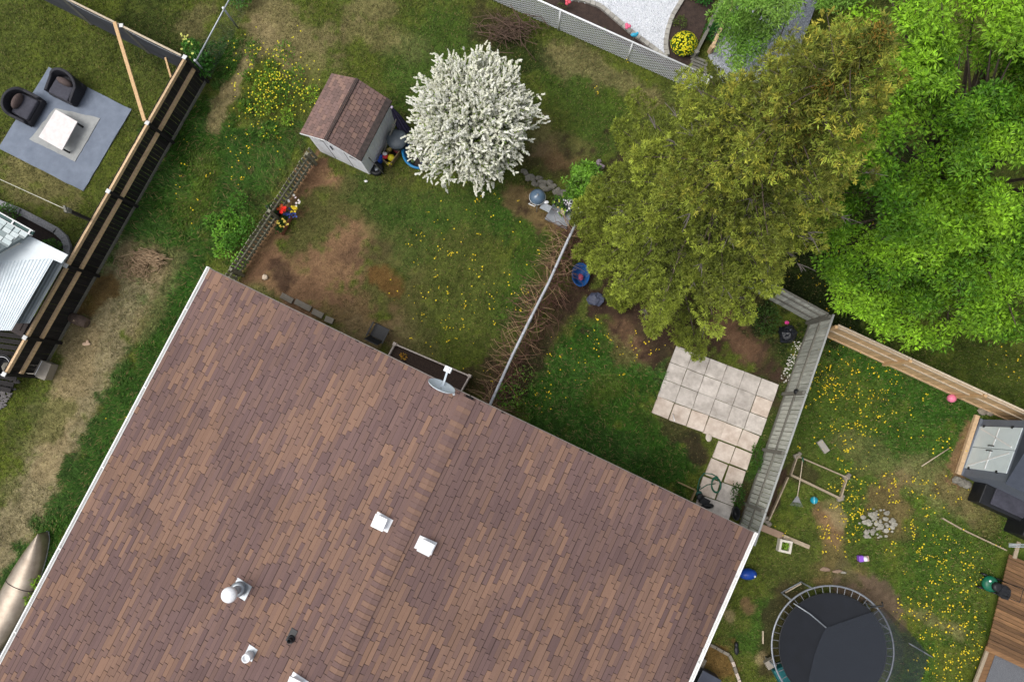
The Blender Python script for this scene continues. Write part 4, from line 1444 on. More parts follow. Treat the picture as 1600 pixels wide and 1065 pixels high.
tail = [G(x, y, .05) for x, y in ((1122, 745), (1112, 740), (1100, 739), (1093, 748), (1090, 762), (1089, 775))]
M_hose = pm('green_hose', (36, 112, 86), (26, 88, 66), 6, .45)
single('garden_hose', M_hose, 'green garden hose coiled on the slab path', 'hose', hc, lambda m: (m.tube(hs, .02, 6), m.tube(tail, .02, 6), m.tube([G(1118, 755, .07), G(1105, 757, .06), G(1094, 764, .06)], .016, 6)))
p = G(1107, 683)
single('stepping_stone', pm('round_stone', (206, 196, 182), (176, 164, 150), 7, .85), 'small round pale stone on soil beside the slab path', 'stone', p, lambda m: m.lathe(p, [(.12, 0), (.125, .04), (.1, .06)], 14, sx=.85, sy=1.15))
a, b = G(1051, 645, .02), G(1054, 657, .5)
single('white_stake', M_galv_white, 'thin white stake standing at the corner of the slab patio', 'stake', a, lambda m: m.tube([a, b], .014, 6))
p = G(1098, 779)
single('hose_reel_cart', M_black, 'dark clutter at the house wall below the green hose', 'cart', p, lambda m: (m.box(p + Vector((0, -.05, .2)), (.3, .22, .2), math.radians(-26)), m.ring(p + Vector((.08, -.2, .25)), .16, .05, 18, 6, rot=Matrix.Rotation(1.2, 3, 'X')), m.rock(p + Vector((-.15, .1, .25)), (.14, .12, .2), 8)))
p = G(1090, 770)
single('watering_can', pm('can_green', (30, 92, 80), (22, 66, 60), 7, .5), 'dark green watering can at the foot of the hose', 'watering can', p, lambda m: (m.lathe(p, [(.09, 0), (.1, .22), (.06, .26)], 14), m.tube([p + Vector((0, .08, .1)), p + Vector((.02, .25, .28))], .018, 6)))
e0, e1, e2 = G(1058, 752), G(1086, 765), G(1079, 781)
ed = thing('timber_edging', 'low timber edging at the house wall beside the slab path', 'edging', e1)
for a, b in ((e0, e1), (e1, e2)):
    a, b = a.copy(), b.copy()
    a.z = b.z = .07
    part('plank', M_crate, ed, lambda m: m.bar(a, b, .05, .16))
p = G(1147, 800)
single('black_bin', M_black, 'black bin tucked between slab path and grey fence', 'bin', p, lambda m: m.lathe(p, [(.15, 0), (.17, .25), (.18, .26), (.15, .25), (.13, .05)], 16, sx=.7, sy=1.3))
p = G(1226, 522)
bag = thing('garbage_bag', 'shiny black garbage bag on soil beside the grey fence corner', 'bag', p)
part('sack', pm('bin_liner', (40, 44, 52), (24, 26, 32), 5, .25, bump=.8, bscale=9), bag, lambda m: (m.rock(p + Vector((0, -.02, .22)), (.3, .34, .42), 21, .7, 11, 8),))
part('knot', pm('pink_tie', (226, 70, 150), (190, 50, 120), 9, .5), bag, lambda m: m.rock(p + Vector((-.02, .36, .3)), (.08, .07, .08), 6))
# pebbles at the fence foot
pe = MB()
for k in range(110):
    t = rnd.random()
    p = G(1247 - 22 * t + rnd.uniform(-6, 6), 535 + 60 * t + rnd.uniform(-4, 4), .02)
    s_ = rnd.uniform(.015, .035)
    pe.rock(p, (s_, s_ * .8, s_), k, .6, 5, 4)
tag(pe.build('pebbles', pm('white_pebble', (226, 224, 216), (188, 184, 174), 9, .8)), 'scatter of white pebbles at the foot of the grey fence', 'pebbles', kind='stuff')
# blue tub and grey sack below the spruce
p = G(906, 432)
tu = thing('blue_tub', 'blue plastic tub in the shade below the spruce', 'tub', p)
part('shell', pm('tub_blue', (36, 98, 168), (24, 70, 128), 5, .4), tu, lambda m: m.lathe(p, [(.26, 0), (.33, .34), (.36, .35), (.35, .33), (.30, .32), (.24, .05)], 24, sx=.85, sy=1.15))
part('toy', pm('tub_pink', (190, 90, 120), (150, 60, 90), 6, .5), tu, lambda m: m.rock(p + Vector((.02, -.05, .2)), (.1, .12, .1), 4))
p = G(930, 468)
single('grey_sack', pm('slate_sack', (92, 98, 120), (58, 62, 80), 6, .6, bump=.5), 'slate grey sack on bare soil beside the blue tub', 'sack', p, lambda m: m.rock(p + Vector((0, 0, .14)), (.3, .24, .3), 31, .6, 10, 7))

# ================================================================== LEFT NEIGHBOUR'S YARD
rq = [G(x, y) for x, y in ((77, 106), (206, 172), (131, 299), (-2, 232))]
def sheet(m, quad, z0, z1, n=10, amp=.008):
    """slightly rumpled cloth sheet with thickness"""
    vs, fs = [], []
    for i in range(n + 1):
        for j in range(n + 1):
            a = quad[0].lerp(quad[1], i / n)
            b = quad[3].lerp(quad[2], i / n)
            p = a.lerp(b, j / n)
            w = .02 if i in (0, n) or j in (0, n) else 0
            vs.append((p.x + rnd.uniform(-w, w), p.y + rnd.uniform(-w, w), z1 + rnd.uniform(0, amp)))
    for i in range(n):
        for j in range(n):
            k = i * (n + 1) + j
            fs.append((k, k + 1, k + n + 2, k + n + 1))
    m.add(vs, fs, True)
    m.prism([(v.x, v.y) for v in quad], z0, z1 - .004)
single('outdoor_rug', pm('rug_blue_grey', (140, 150, 166), (116, 126, 142), 3, .95, bump=.3, bscale=80), 'large blue grey outdoor rug on the lawn behind the black fence', 'rug', rq[3], lambda m: sheet(m, rq, 0, .035))
r2 = [G(x, y) for x, y in ((88, 170), (158, 186), (119, 253), (48, 219))]
single('small_rug', pm('rug_pale', (188, 190, 188), (160, 162, 162), 4, .95, bump=.3, bscale=90), 'smaller pale rug under the white coffee table', 'rug', r2[0], lambda m: sheet(m, r2, .045, .058, 8, .005))
def lounge(px, py, rz, lab):
    """low wicker armchair with deep curved back"""
    c = G(px, py)
    t_ = thing('lounge_chair', lab, 'chair', c, 'dark lounge chairs on the outdoor rug')
    M_w = pm('dark_wicker', (56, 56, 64), (34, 34, 40), 26, .7, bump=.5)
    M_c = pm('charcoal_cushion', (84, 84, 94), (62, 62, 72), 8, .9)
    R3 = Matrix.Rotation(rz, 3, 'Z')
    pos = lambda x, y, z: R3 @ Vector((x, y, z)) + c
    part('base', M_w, t_, lambda m: m.box(pos(0, 0, .2), (1.0, .85, .26), rz), bevel=.05)
    part('cushion', M_c, t_, lambda m: m.box(pos(0, -.06, .4), (.78, .66, .14), rz), bevel=.05)
    bk = MB()
    K = 9
    for k in range(K):                                    # wrapped back and arms
        pass
    ring = []
    for k in range(13):
        th = math.pi * k / 12
        ring.append((.52 * math.cos(th), .14 + .36 * math.sin(th)))
    ring = [(.52, -.4)] + ring + [(-.52, -.4)]
    vs, fs = [], []
    n = len(ring)
    for i, (x, y) in enumerate(ring):
        hh = .5 + .32 * math.sin(math.pi * i / (n - 1)) ** .7
        sc_ = .84
        for (xx, yy, zz) in ((x, y, .1), (x * 1.04, y * 1.04, hh), (x * sc_, y * sc_, hh), (x * sc_, y * sc_, .1)):
            vs.append(pos(xx, yy, zz))
    for i in range(n - 1):
        for a in range(3):
            fs.append((i * 4 + a, (i + 1) * 4 + a, (i + 1) * 4 + a + 1, i * 4 + a + 1))
    fs += [(0, 1, 2, 3), ((n - 1) * 4 + 3, (n - 1) * 4 + 2, (n - 1) * 4 + 1, (n - 1) * 4)]
    bk.add(vs, fs)
    bk.build('backrest', M_w, t_, bevel=.03)
    part('pillow', pm('brown_pillow', (108, 92, 88), (78, 66, 64), 8, .9), t_, lambda m: m.blob(pos(.05, .16, .56), (.3, .12, .18), 12, 8, rot=R3))
lounge(50, 174, math.radians(64), 'dark lounge chair at the edge of the rug, facing the coffee table')
lounge(112, 145, math.radians(-26), 'dark lounge chair with brown pillow, upper one on the rug')
cq4 = [G(x, y, .45) for x, y in ((87, 171), (121, 190), (97, 235), (60, 214))]
ct = thing('coffee_table', 'white square coffee table on the pale rug', 'table', (cq4[0] + cq4[2]) / 2 * 1.0 - Vector((0, 0, .45)))
M_tt = pm('white_top', (232, 226, 224), (206, 198, 196), 5, .6)
part('top', M_tt, ct, lambda m: m.prism([(v.x, v.y) for v in cq4], .41, .45), bevel=.01)
cm = (cq4[0] + cq4[2]) / 2
for v in cq4:
    b = v.lerp(cm, .1)
    part('leg', M_black, ct, lambda m: m.box((b.x, b.y, .205), (.06, .06, .41), math.radians(-26)))
# concrete kerb
kp = [G(x, y) for x, y in ((-30, 300), (0, 318), (35, 332), (62, 346), (90, 361), (103, 373), (108, 386), (106, 402))]
def kerb(m):
    for a, b in zip(kp[:-1], kp[1:]):
        d = (b - a).normalized()
        a_, b_ = a - d * .04, b + d * .04
        a_.z = b_.z = .06
        m.bar(a_, b_, .24, .14)
single('concrete_kerb', pm('speckled_kerb', (176, 176, 178), (112, 112, 116), 18, .9, bump=.4), 'curved speckled concrete kerb around the neighbour\'s flower bed', 'kerb', kp[3], kerb, bevel=.02)
bpq = [G(x, y) for x, y in ((-40, 300), (0, 322), (60, 348), (98, 372), (104, 400), (60, 420), (-40, 420))]
single('flower_bed', pm('dark_bed_soil', (62, 50, 46), (38, 32, 30), 10, .95, bump=.6), None, None, (0, 0, 0), lambda m: m.prism([(v.x, v.y) for v in bpq], -.02, .02), kind='structure')
# neighbour's house: pale shingle roof, green gutter
nh = thing('neighbour_house', 'neighbouring house with pale mint shingle roof and green white gutter', 'house', G(0, 380))
NZ = 2.7
nq = [G(x, y, NZ) for x, y in ((0, 341), (45, 366), (0, 402))]
e_dir = (nq[1] - nq[0]).normalized()
n_dir = Vector((e_dir.y, -e_dir.x, 0))
if n_dir.y > 0: n_dir = -n_dir
hip = (nq[2] - nq[1]).normalized()
def nroof(m):
    o = nq[1]
    a = o - e_dir * 3.5
    hp_ = o + hip * 2.6
    b = a + n_dir * 2.2
    up = lambda p: Vector((p.x, p.y, NZ + .28 * max((p - o).dot(n_dir), 0)))
    t = [up(a), up(o), up(hp_), up(b)]
    l = [v - Vector((0, 0, .12)) for v in t]
    m.add(t + l, [(0, 3, 2, 1), (4, 5, 6, 7), (0, 1, 5, 4), (1, 2, 6, 5), (2, 3, 7, 6), (3, 0, 4, 7)])
nr = part('roof', pm('mint_shingle_base', (120, 132, 134), (100, 110, 112), 9, .9), nh, nroof)
MINT = [lin(c) for c in ((198, 208, 208), (188, 200, 200), (206, 214, 212), (178, 190, 190), (140, 152, 152))]
ysl = (n_dir + Vector((0, 0, .28))).normalized()
xsl = e_dir if e_dir.cross(ysl).z > 0 else -e_dir
for i in range(14):
    t = -.1 * (i % 2)
    v = i * .15
    lim = 3.4
    while t < lim:
        L = rnd.choice((.22, .3, .26))
        far_ = t
        t += L
        # keep left of the hip line
        st = nq[1] - e_dir * far_ + ysl * v + Vector((0, 0, .008))
        hx = (hip * (v * ysl.dot(n_dir) / max(hip.dot(n_dir), .05))).dot(-e_dir)
        if far_ < hx + .02 and hx > 0: continue
        V, F, C = shingle_arrays(L, MINT[rnd.randrange(5) if rnd.random() < .3 else rnd.randrange(4)], .012, .05 if rnd.random() < .45 else .012, .15)
        M = frame(st if xsl.dot(-e_dir) > 0 else st - e_dir * L, xsl, ysl)
        inst('shingle', raw_mesh('shingle', V, F, M_shingle, C), M, nr)
M_ggreen = pm('gutter_green', (38, 88, 82), (26, 66, 62), 6, .5)
def ngut(m, off, w, z, h):
    a, b = nq[1] + e_dir * .06 - n_dir * off, nq[1] - e_dir * 3.5 - n_dir * off
    a.z = b.z = z
    m.bar(a, b, w, h)
gt = part('gutter', M_ggreen, nh, lambda m: ngut(m, .08, .12, NZ - .06, .05))
part('gutter_lip', M_white, gt, lambda m: (ngut(m, .15, .03, NZ - .03, .1), ngut(m, .01, .02, NZ - .03, .1)))
for k in range(5):
    q = nq[1] - e_dir * (.02 + .62 * k) - n_dir * .08
    part('gutter_clip', M_white, gt, lambda m: m.box((q.x, q.y, NZ), (.05, .16, .03), math.atan2(e_dir.y, e_dir.x)))
part('wall', M_siding, nh, lambda m: m.prism([(v.x, v.y) for v in (nq[1] - e_dir * 3.4 + n_dir * .4, nq[1] - e_dir * .3 + n_dir * .4, nq[1] - e_dir * 1.0 + n_dir * 1.4, nq[1] - e_dir * 3.4 + n_dir * 2)], 0, NZ - .15))
# ribbed patio cover
pz = 2.35
pc = thing('patio_cover', 'white ribbed metal patio cover beside the pale shingle roof', 'patio cover', G(50, 450))
M_rib = pm('white_ribbed_metal', (220, 228, 232), (196, 206, 212), 2, .4)
M_rib2 = pm('grey_ribbed_metal', (138, 146, 150), (112, 120, 126), 2, .5)
def ribs(m, quad, z, pitch=.11, amp=.022):
    """trapezoid ribs running along quad[0]->quad[3]"""
    A, B, C_, D = quad
    L = (B - A).length
    n = int(L / pitch)
    vs, fs = [], []
    for i in range(n * 4 + 1):
        f = i / (n * 4)
        h = z + amp * (1 if i % 4 in (1, 2) else 0)
        a, b = A.lerp(B, f), D.lerp(C_, f)
        vs += [(a.x, a.y, h), (b.x, b.y, h), (a.x, a.y, h - .006), (b.x, b.y, h - .006)]
    for i in range(n * 4):
        k = i * 4
        fs += [(k, k + 1, k + 5, k + 4), (k + 2, k + 6, k + 7, k + 3)]
    m.add(vs, fs)
g_ = lambda *a: [G(x, y, pz) for x, y in a]
part('ribbed_sheet', M_rib, pc, lambda m: ribs(m, g_((-45, 400), (84, 404), (18, 516), (-60, 516)), pz))
part('ribbed_sheet', M_rib2, pc, lambda m: ribs(m, [G(x, y, pz - .3) for x, y in ((80, 402), (101, 409), (46, 505), (24, 505))], pz - .3))
fl4 = [G(x, y, pz + .03) for x, y in ((43, 367), (106, 398), (96, 411), (34, 385))]
part('flashing', M_rib, pc, lambda m: m.prism([(v.x, v.y) for v in fl4], pz, pz + .03))
fl5 = [G(x, y, pz) for x, y in ((-60, 405), (38, 368), (84, 404), (-60, 412))]
part('head_flashing', M_rib, pc, lambda m: m.prism([(v.x, v.y) for v in fl5], pz - .03, pz + .024))
for px, py in ((95, 415), (30, 520)):
    q = G(px, py, 0) * 1.04
    part('post', M_white, pc, lambda m: m.box((q.x, q.y, 1.0), (.1, .1, 2.0)))
# dark deck at the far left
dq = G(10, 555)
dk = thing('dark_deck', 'dark stained deck boards beyond the black fence end', 'deck', (dq.x, dq.y, 0))
for k in range(11):
    a, b = G(-60, 505 + k * 9, .5), G(62 - k * 4.5, 520 + k * 9, .5)
    part('board', M_blackwood, dk, lambda m: m.bar(a, b, .15, .03))
part('frame', M_blackwood, dk, lambda m: (m.bar(G(-60, 506, .2), G(62, 521, .2), .05, .4), m.bar(G(-60, 595, .2), G(14, 610, .2), .05, .4)))
p = G(14, 572, .52)
tb_ = thing('round_planter', 'round black tub with pale rim on the dark deck', 'tub', p)
part('tub', M_black, tb_, lambda m: m.lathe(p, [(.3, 0), (.36, .34), (.38, .35), (.33, .34), (.3, .06)], 26))
part('rim', M_galv_white, tb_, lambda m: m.ring(p + Vector((0, 0, .36)), .29, .008, 30, 5))
part('filling', M_rub, tb_, lambda m: m.rock(p + Vector((.05, -.05, .16)), (.2, .2, .12), 12))
p = G(42, 508, .55)
single('storage_box', pm('brown_box', (70, 56, 54), (46, 38, 38), 6, .7), 'dark brown box below the ribbed patio cover', 'box', p, lambda m: (m.box(p + Vector((0, 0, .15)), (.5, .7, .3), math.radians(-24)), m.box(p + Vector((0, 0, .31)), (.2, .4, .03), math.radians(-24))), bevel=.02)
# beige bin at the fence end
bq = [G(x, y) for x, y in ((66, 560), (92, 570), (82, 594), (52, 582))]
bb = thing('beige_bin', 'beige grey lidded storage bin at the end of the black fence', 'bin', (bq[0] + bq[2]) / 2)
M_bg = pm('beige_plastic', (168, 160, 148), (146, 138, 126), 5, .6)
part('body', M_bg, bb, lambda m: m.prism([(v.x, v.y) for v in bq], 0, .36), bevel=.02)
bc_ = (bq[0] + bq[2]) / 2
lq = [bc_ + (v - bc_) * 1.06 for v in bq]
part('lid', M_bg, bb, lambda m: m.prism([(v.x, v.y) for v in lq], .36, .41), bevel=.015)
a, b = bq[0].lerp(bq[1], .5), bq[3].lerp(bq[2], .5)
a.z = b.z = .412
part('hinge', M_galv_white, bb, lambda m: m.bar(a, b, .02, .012))
# chipped stone bed
cb_ = MB()
for k in range(420):
    x, y = rnd.uniform(-30, 30), rnd.uniform(594, 650)
    if x > 30 - (y - 596) * .6: continue
    p = G(x, y, .04)
    s_ = rnd.uniform(.03, .075)
    cb_.rock(p, (s_ * 1.3, s_ * .7, s_), k, .5, 5, 4)
tag(cb_.build('stone_chips', pm('chip_stone', (150, 146, 146), (58, 54, 54), 14, .9, contrast=.4)), 'bed of grey stone chips beyond the end of the black fence', 'stone chips', kind='stuff')
# brush pile, stump, scrap
br = MB()
for k in range(130):
    a = math.radians(rnd.gauss(-18, 18))
    c = G(234 + rnd.gauss(0, 11), 403 + rnd.gauss(0, 5), rnd.uniform(.03, .25))
    L = rnd.uniform(.25, .65)
    d = Vector((math.cos(a), math.sin(a), rnd.uniform(-.12, .12)))
    pts = [c - d * L / 2, c + Vector((rnd.uniform(-.05, .05), rnd.uniform(-.05, .05), .03)), c + d * L / 2]
    for v in pts: v.z = max(v.z, .02)
    br.tube(pts, rnd.uniform(.009, .018), 4, cap=False)
for k in range(60):
    c = G(215 + rnd.gauss(0, 12), 418 + rnd.gauss(0, 7), .06)
    a = rnd.random() * 6.3
    pts = [c + Vector((math.cos(a + j * .8), math.sin(a + j * .8), 0)) * .22 + Vector((0, 0, .05 * j % .1)) for j in range(4)]
    br.tube(pts, .011, 4, cap=False)
tag(br.build('brush_pile', pm('dry_twigs', (196, 170, 136), (138, 112, 86), 6, .9)), 'pile of dry cut twigs on the grassy strip', 'brush pile')
p = G(129, 502)
st_ = thing('tree_stump', 'weathered cut log lying near the black fence', 'log', p)
part('bark', pm('stump_bark', (128, 108, 96), (70, 58, 52), 7, .95, bump=.8), st_, lambda m: m.tube([p + Vector((-.3, .12, .14)), p + Vector((.0, .02, .16)), p + Vector((.26, -.1, .14))], [.17, .19, .16], 10))
part('cut_face', pm('cut_wood', (206, 180, 150), (160, 132, 106), 9, .9), st_, lambda m: m.rock(p + Vector((-.02, .0, .3)), (.14, .06, .06), 5))
p = G(135, 537)
single('bark_scrap', pm('pale_bark', (214, 186, 160), (176, 146, 120), 8, .9), 'small torn pale bark scrap on the dry path', 'scrap', p, lambda m: (m.rock(p + Vector((0, 0, .03)), (.16, .06, .05), 8), m.rock(p + Vector((.05, .05, .03)), (.06, .09, .04), 9)))

# ================================================================== OVERTURNED CANOE
cn0, cn1 = G(68, 832, .3), G(-88, 1154, .3)
cd = (cn1 - cn0); cd.z = 0
CLn = 4.9
cd.normalize()
cs_ = Vector((cd.y, -cd.x, 0))
if cs_.x > 0: cs_ = -cs_                                  # towards the left of the picture
cno = thing('canoe', 'overturned silver aluminium canoe beside the house wall', 'canoe', (cn0.x + cd.x * 2.4, cn0.y + cd.y * 2.4, 0))
M_can = pm('worn_aluminium', (196, 184, 168), (128, 112, 98), 2.2, .38, metal=.55, contrast=.35)
def hull(m):
    ns, nk = 26, 14
    vs, fs = [], []
    for i in range(ns + 1):
        f = i / ns
        w = .02 + .50 * math.sin(math.pi * min(max(f, 0), 1)) ** .62
        dep = .36 + .14 * abs(2 * f - 1) ** 3
        for k in range(nk + 1):
            th = math.pi * k / nk
            x = w * math.cos(th) * (1 if True else 1)
            z = .06 + dep * math.sin(th) ** .75
            c = cn0 + cd * (f * CLn) + cs_ * .02
            vs.append((c.x + cs_.x * x, c.y + cs_.y * x, z))
    for i in range(ns):
        for k in range(nk):
            a = i * (nk + 1) + k
            fs.append((a, a + 1, a + nk + 2, a + nk + 1))
    m.add(vs, fs, True)
part('hull', M_can, cno, hull)
def seam(m, f):
    w = .02 + .50 * math.sin(math.pi * f) ** .62
    dep = .36 + .14 * abs(2 * f - 1) ** 3
    c = cn0 + cd * (f * CLn) + cs_ * .02
    m.tube([(c.x + cs_.x * w * math.cos(t), c.y + cs_.y * w * math.cos(t), .065 + dep * max(math.sin(t), 0) ** .75) for t in np.linspace(0, math.pi, 15)], .012, 5)
part('rib_seam', pm('dark_seam', (74, 68, 64), (52, 48, 46), 8, .6), cno, lambda m: seam(m, .38))
def gun(m):
    for sg in (0, math.pi):
        pts = []
        for i in range(21):
            f = i / 20
            w = .02 + .50 * math.sin(math.pi * f) ** .62
            c = cn0 + cd * (f * CLn) + cs_ * .02
            pts.append((c.x + cs_.x * w * math.cos(sg), c.y + cs_.y * w * math.cos(sg), .06))
        m.tube(pts, .02, 6)
part('gunwale', M_steel, cno, gun)

# ================================================================== RIGHT YARD
def ball(px, py, r, c1, label):
    p = G(px, py, r)
    return single('play_ball', pm('ball%d' % len(MATS), c1, None, 3, .4), label, 'ball', (p.x, p.y, 0), lambda m: m.blob(p, (r, r, r), 18, 12))
ball(1487, 622, .14, (236, 128, 160), 'pink play ball on the grass below the tan fence')
tb4 = ball(1272, 781, .12, (30, 168, 196), 'turquoise striped play ball on the grass near the garden rake')
pp4 = G(1272, 781, .12)
part('stripe', pm('stripe_pale', (170, 224, 232), (150, 206, 216), 5, .4), tb4, lambda m: m.ring(pp4, .115, .012, 24, 5, rot=Matrix.Rotation(1.2, 3, 'Y')))
p = G(1285, 697)
single('grey_block', pm('block_grey', (180, 174, 164), (150, 144, 136), 5, .9, bump=.2), 'pale grey paving block lying among the dandelions', 'block', p, lambda m: m.box(p + Vector((0, 0, .05)), (.2, .44, .1), math.radians(33)), bevel=.01)
# timber garden frame
M_old = wood('bleached_timber', (196, 180, 156), (150, 132, 108), .1)
gfq = [G(x, y) for x, y in ((1244, 712), (1321, 745), (1311, 778), (1234, 741))]
gf = thing('garden_bed', 'bleached timber frame of a small garden bed beside the grey fence', 'garden bed', (gfq[0] + gfq[2]) / 2)
for i in range(4):
    a, b = gfq[i].copy(), gfq[(i + 1) % 4].copy()
    a.z = b.z = .07
    w_ = (.035, .04, .07, .035)[i]
    part('side_board', M_old, gf, lambda m: m.bar(a, b, w_, .15))
for v in (gfq[0], gfq[1], gfq[2]):
    part('corner_block', M_oldslab, gf, lambda m: (m.box((v.x, v.y, .06), (.2, .16, .12), .3), m.box((v.x + .08, v.y + .06, .05), (.14, .12, .1), .9)), bevel=.015)
e4 = thing('timber_edging', 'long timber edging board along the grey fence in the dandelion yard', 'edging', G(1218, 780))
a, b = G(1231, 745, .06), G(1201, 812, .06)
part('plank', M_old, e4, lambda m: m.bar(a, b, .04, .13))
for px, py in ((1198, 815), (1192, 812), (1201, 818), (1196, 808)):
    v = G(px, py)
    part('stone', M_oldslab, e4, lambda m: m.rock((v.x, v.y, .05), (.09, .08, .1), int(px)))
a, b = G(1189, 823, .05), G(1264, 854, .05)
e5 = thing('stone_edging', 'pale stone and timber edging strip beside the square planter', 'edging', (a + b) / 2)
a2 = a.lerp(b, .45)
part('slab', pm('tan_slab', (176, 150, 128), (146, 120, 100), 3, .9, bump=.4), e5, lambda m: m.bar(a, a2, .22, .1), bevel=.02)
part('plank', M_old, e5, lambda m: m.bar(a2 + (b - a).normalized() * .02, b, .13, .11))
# rake
hp0, hp1 = G(1252, 716, .05), G(1246, 775, .05)
rk = thing('garden_rake', 'long handled leaf rake lying across the timber frame', 'rake', hp0)
hm = G(1250, 750, .17)
part('handle', M_palewood, rk, lambda m: m.tube([hp0 + Vector((0, 0, .12)), hm, hp1], .016, 6))
part('grip', M_hose, rk, lambda m: m.tube([hp0 + Vector((-.01, .06, .13)), hp0 + Vector((.005, -.1, .13))], .022, 6))
rd = (hp1 - hp0).normalized()
rs = Vector((-rd.y, rd.x, 0))
hd = part('head', pm('rake_grey', (156, 156, 156), (120, 120, 122), 9, .6), rk, lambda m: m.add([hp1 + rs * .03, hp1 - rs * .03, hp1 + rd * .2 - rs * .14, hp1 + rd * .2 + rs * .14,
      hp1 + rs * .03 - Vector((0, 0, .01)), hp1 - rs * .03 - Vector((0, 0, .01)), hp1 + rd * .2 - rs * .14 - Vector((0, 0, .01)), hp1 + rd * .2 + rs * .14 - Vector((0, 0, .01))], [(0, 1, 2, 3), (7, 6, 5, 4), (0, 4, 5, 1), (3, 2, 6, 7), (1, 5, 6, 2), (0, 3, 7, 4)]))
for k in range(9):
    o_ = (k - 4) / 4
    part('tine', M_steel, rk, lambda m: m.tube([hp1 + rd * .18 + rs * .13 * o_, hp1 + rd * .32 + rs * .2 * o_ , hp1 + rd * .33 + rs * .205 * o_ - Vector((0, 0, .04))], .005, 4))
# square planter
p = G(1223, 851)
sqp = thing('square_planter', 'white square planter ring with a green tuft inside', 'planter', p)
for k in range(4):
    a_ = math.radians(-12) + k * math.pi / 2
    d_ = Vector((math.cos(a_), math.sin(a_), 0))
    part('side', pm('planter_white', (222, 216, 204), (190, 182, 168), 6, .85), sqp, lambda m: m.box(p + d_ * .165 + Vector((0, 0, .13)), (.075, .255 if k % 2 else .405, .26), a_), bevel=.01)
cloud_part('grass_tuft', [leaf_cloud((p.x, p.y, .12), (.12, .12, .1), 90, .09, .03, LGREEN, 81)], sqp)
# blue ride-on under the eave
p = G(1165, 894)
bt = thing('blue_toy_car', 'blue plastic toy car poking out below the white gutter', 'toy', p)
part('body', pm('toy_blue', (26, 84, 190), (18, 62, 150), 4, .35), bt, lambda m: m.blob(p + Vector((0, 0, .2)), (.3, .18, .2), 16, 10), )
part('headlight', M_galv_white, bt, lambda m: m.blob(p + Vector((.18, -.04, .34)), (.04, .04, .04), 8, 6))
# purple and white toy
p = G(1346, 871)
tp = thing('plastic_toy', 'small purple and white plastic toy on the grass', 'toy', p)
part('body', pm('toy_purple', (150, 96, 206), (120, 70, 176), 6, .45), tp, lambda m: m.box(p + Vector((-.08, 0, .09)), (.16, .2, .18), .1), bevel=.03)
part('dome', pm('toy_white', (240, 238, 240), (220, 216, 222), 6, .45), tp, lambda m: m.blob(p + Vector((.06, -.01, .1)), (.09, .09, .12), 12, 8))
part('tray', pm('toy_tan', (206, 176, 160), (180, 150, 136), 6, .5), tp, lambda m: m.box(p + Vector((.15, -.01, .05)), (.12, .18, .08), .1), bevel=.02)
# stone pile
spl = thing('rock_pile', 'low pile of pale rocks among dandelions', 'rocks', G(1370, 818))
M_rk = pm('field_rock', (190, 186, 172), (132, 128, 116), 6, .9, bump=.3, vary=.2)
for k in range(64):
    a_ = rnd.random() * 6.3
    r_ = rnd.random() ** .6
    p = G(1370 + r_ * 28 * math.cos(a_), 818 + r_ * 24 * math.sin(a_), .03)
    s_ = rnd.choice((.04, .05, .06, .07, .1))
    part('rock', M_rk, spl, lambda m: m.rock(p + Vector((0, 0, s_ * .3)), (s_ * 1.1, s_ * .9, s_), 100 + k, .6, 6, 4))
a, b = G(1440, 728, .05), G(1483, 700, .06)
single('bamboo_stick', M_palewood, 'thin pale stick lying in the grass near the grey shed', 'stick', a, lambda m: m.tube([a, b], .018, 6))
e6 = thing('timber_edging', 'thin timber lawn edging strip near the dark storage box', 'edging', G(1520, 830))
for (x0, y0, x1, y1) in ((1472, 809, 1502, 826), (1504, 827, 1572, 859)):
    a, b = G(x0, y0, .04), G(x1, y1, .04)
    part('strip', M_old, e6, lambda m: m.bar(a, b, .04, .09))
for (x0, y0, x1, y1, lab) in ((1227, 925, 1252, 911, 'thin pale edging strip beside the trampoline ring'), (1192, 985, 1192, 1005, 'short white stick in worn grass left of the trampoline')):
    a, b = G(x0, y0, .04), G(x1, y1, .04)
    single('edging_stick', M_palewood, lab, 'stick', a, lambda m: m.bar(a, b, .035, .05))
for (x, y, s_, lab) in ((1290, 889, .13, 'flat tan stone above the trampoline'), (1308, 892, .12, 'flat tan stone beside a white pebble above the trampoline'), (1318, 894, .08, 'white pebble above the trampoline ring')):
    p = G(x, y, .02)
    single('flat_stone', M_rk if s_ < .1 else pm('tan_stone', (178, 152, 130), (146, 122, 104), 6, .9), lab, 'stone', p, lambda m: m.rock(p, (s_ * 1.4, s_ * .6, s_ * .7), int(x)))

# ---- trampoline
tc_ = G(1301, 1012, .85)
tr = thing('trampoline', 'round black trampoline with silver ring and loose dark safety net', 'trampoline', (tc_.x, tc_.y, 0))
TR = 1.88
part('ring', pm('tramp_steel', (176, 180, 188), (130, 134, 142), 9, .4, metal=.5), tr, lambda m: m.ring(tc_, TR, .03, 72, 8))
M_mat = pm('jump_mat', (26, 30, 39), (18, 22, 29), 3, .8)
def mat_fn(m):
    n, k = 48, 8
    vs, fs = [], []
    vs.append((tc_.x, tc_.y, tc_.z - .10))
    for j in range(1, k + 1):
        for i in range(n):
            t = 2 * math.pi * i / n
            r_ = 1.65 * j / k
            vs.append((tc_.x + r_ * math.cos(t), tc_.y + r_ * math.sin(t), tc_.z - .10 * (1 - (j / k) ** 2)))
    for i in range(n):
        fs.append((0, 1 + i, 1 + (i + 1) % n))
    for j in range(k - 1):
        for i in range(n):
            a = 1 + j * n
            fs.append((a + i, a + n + i, a + n + (i + 1) % n, a + (i + 1) % n))
    m.add(vs, fs, True)
part('jump_mat', M_mat, tr, mat_fn)
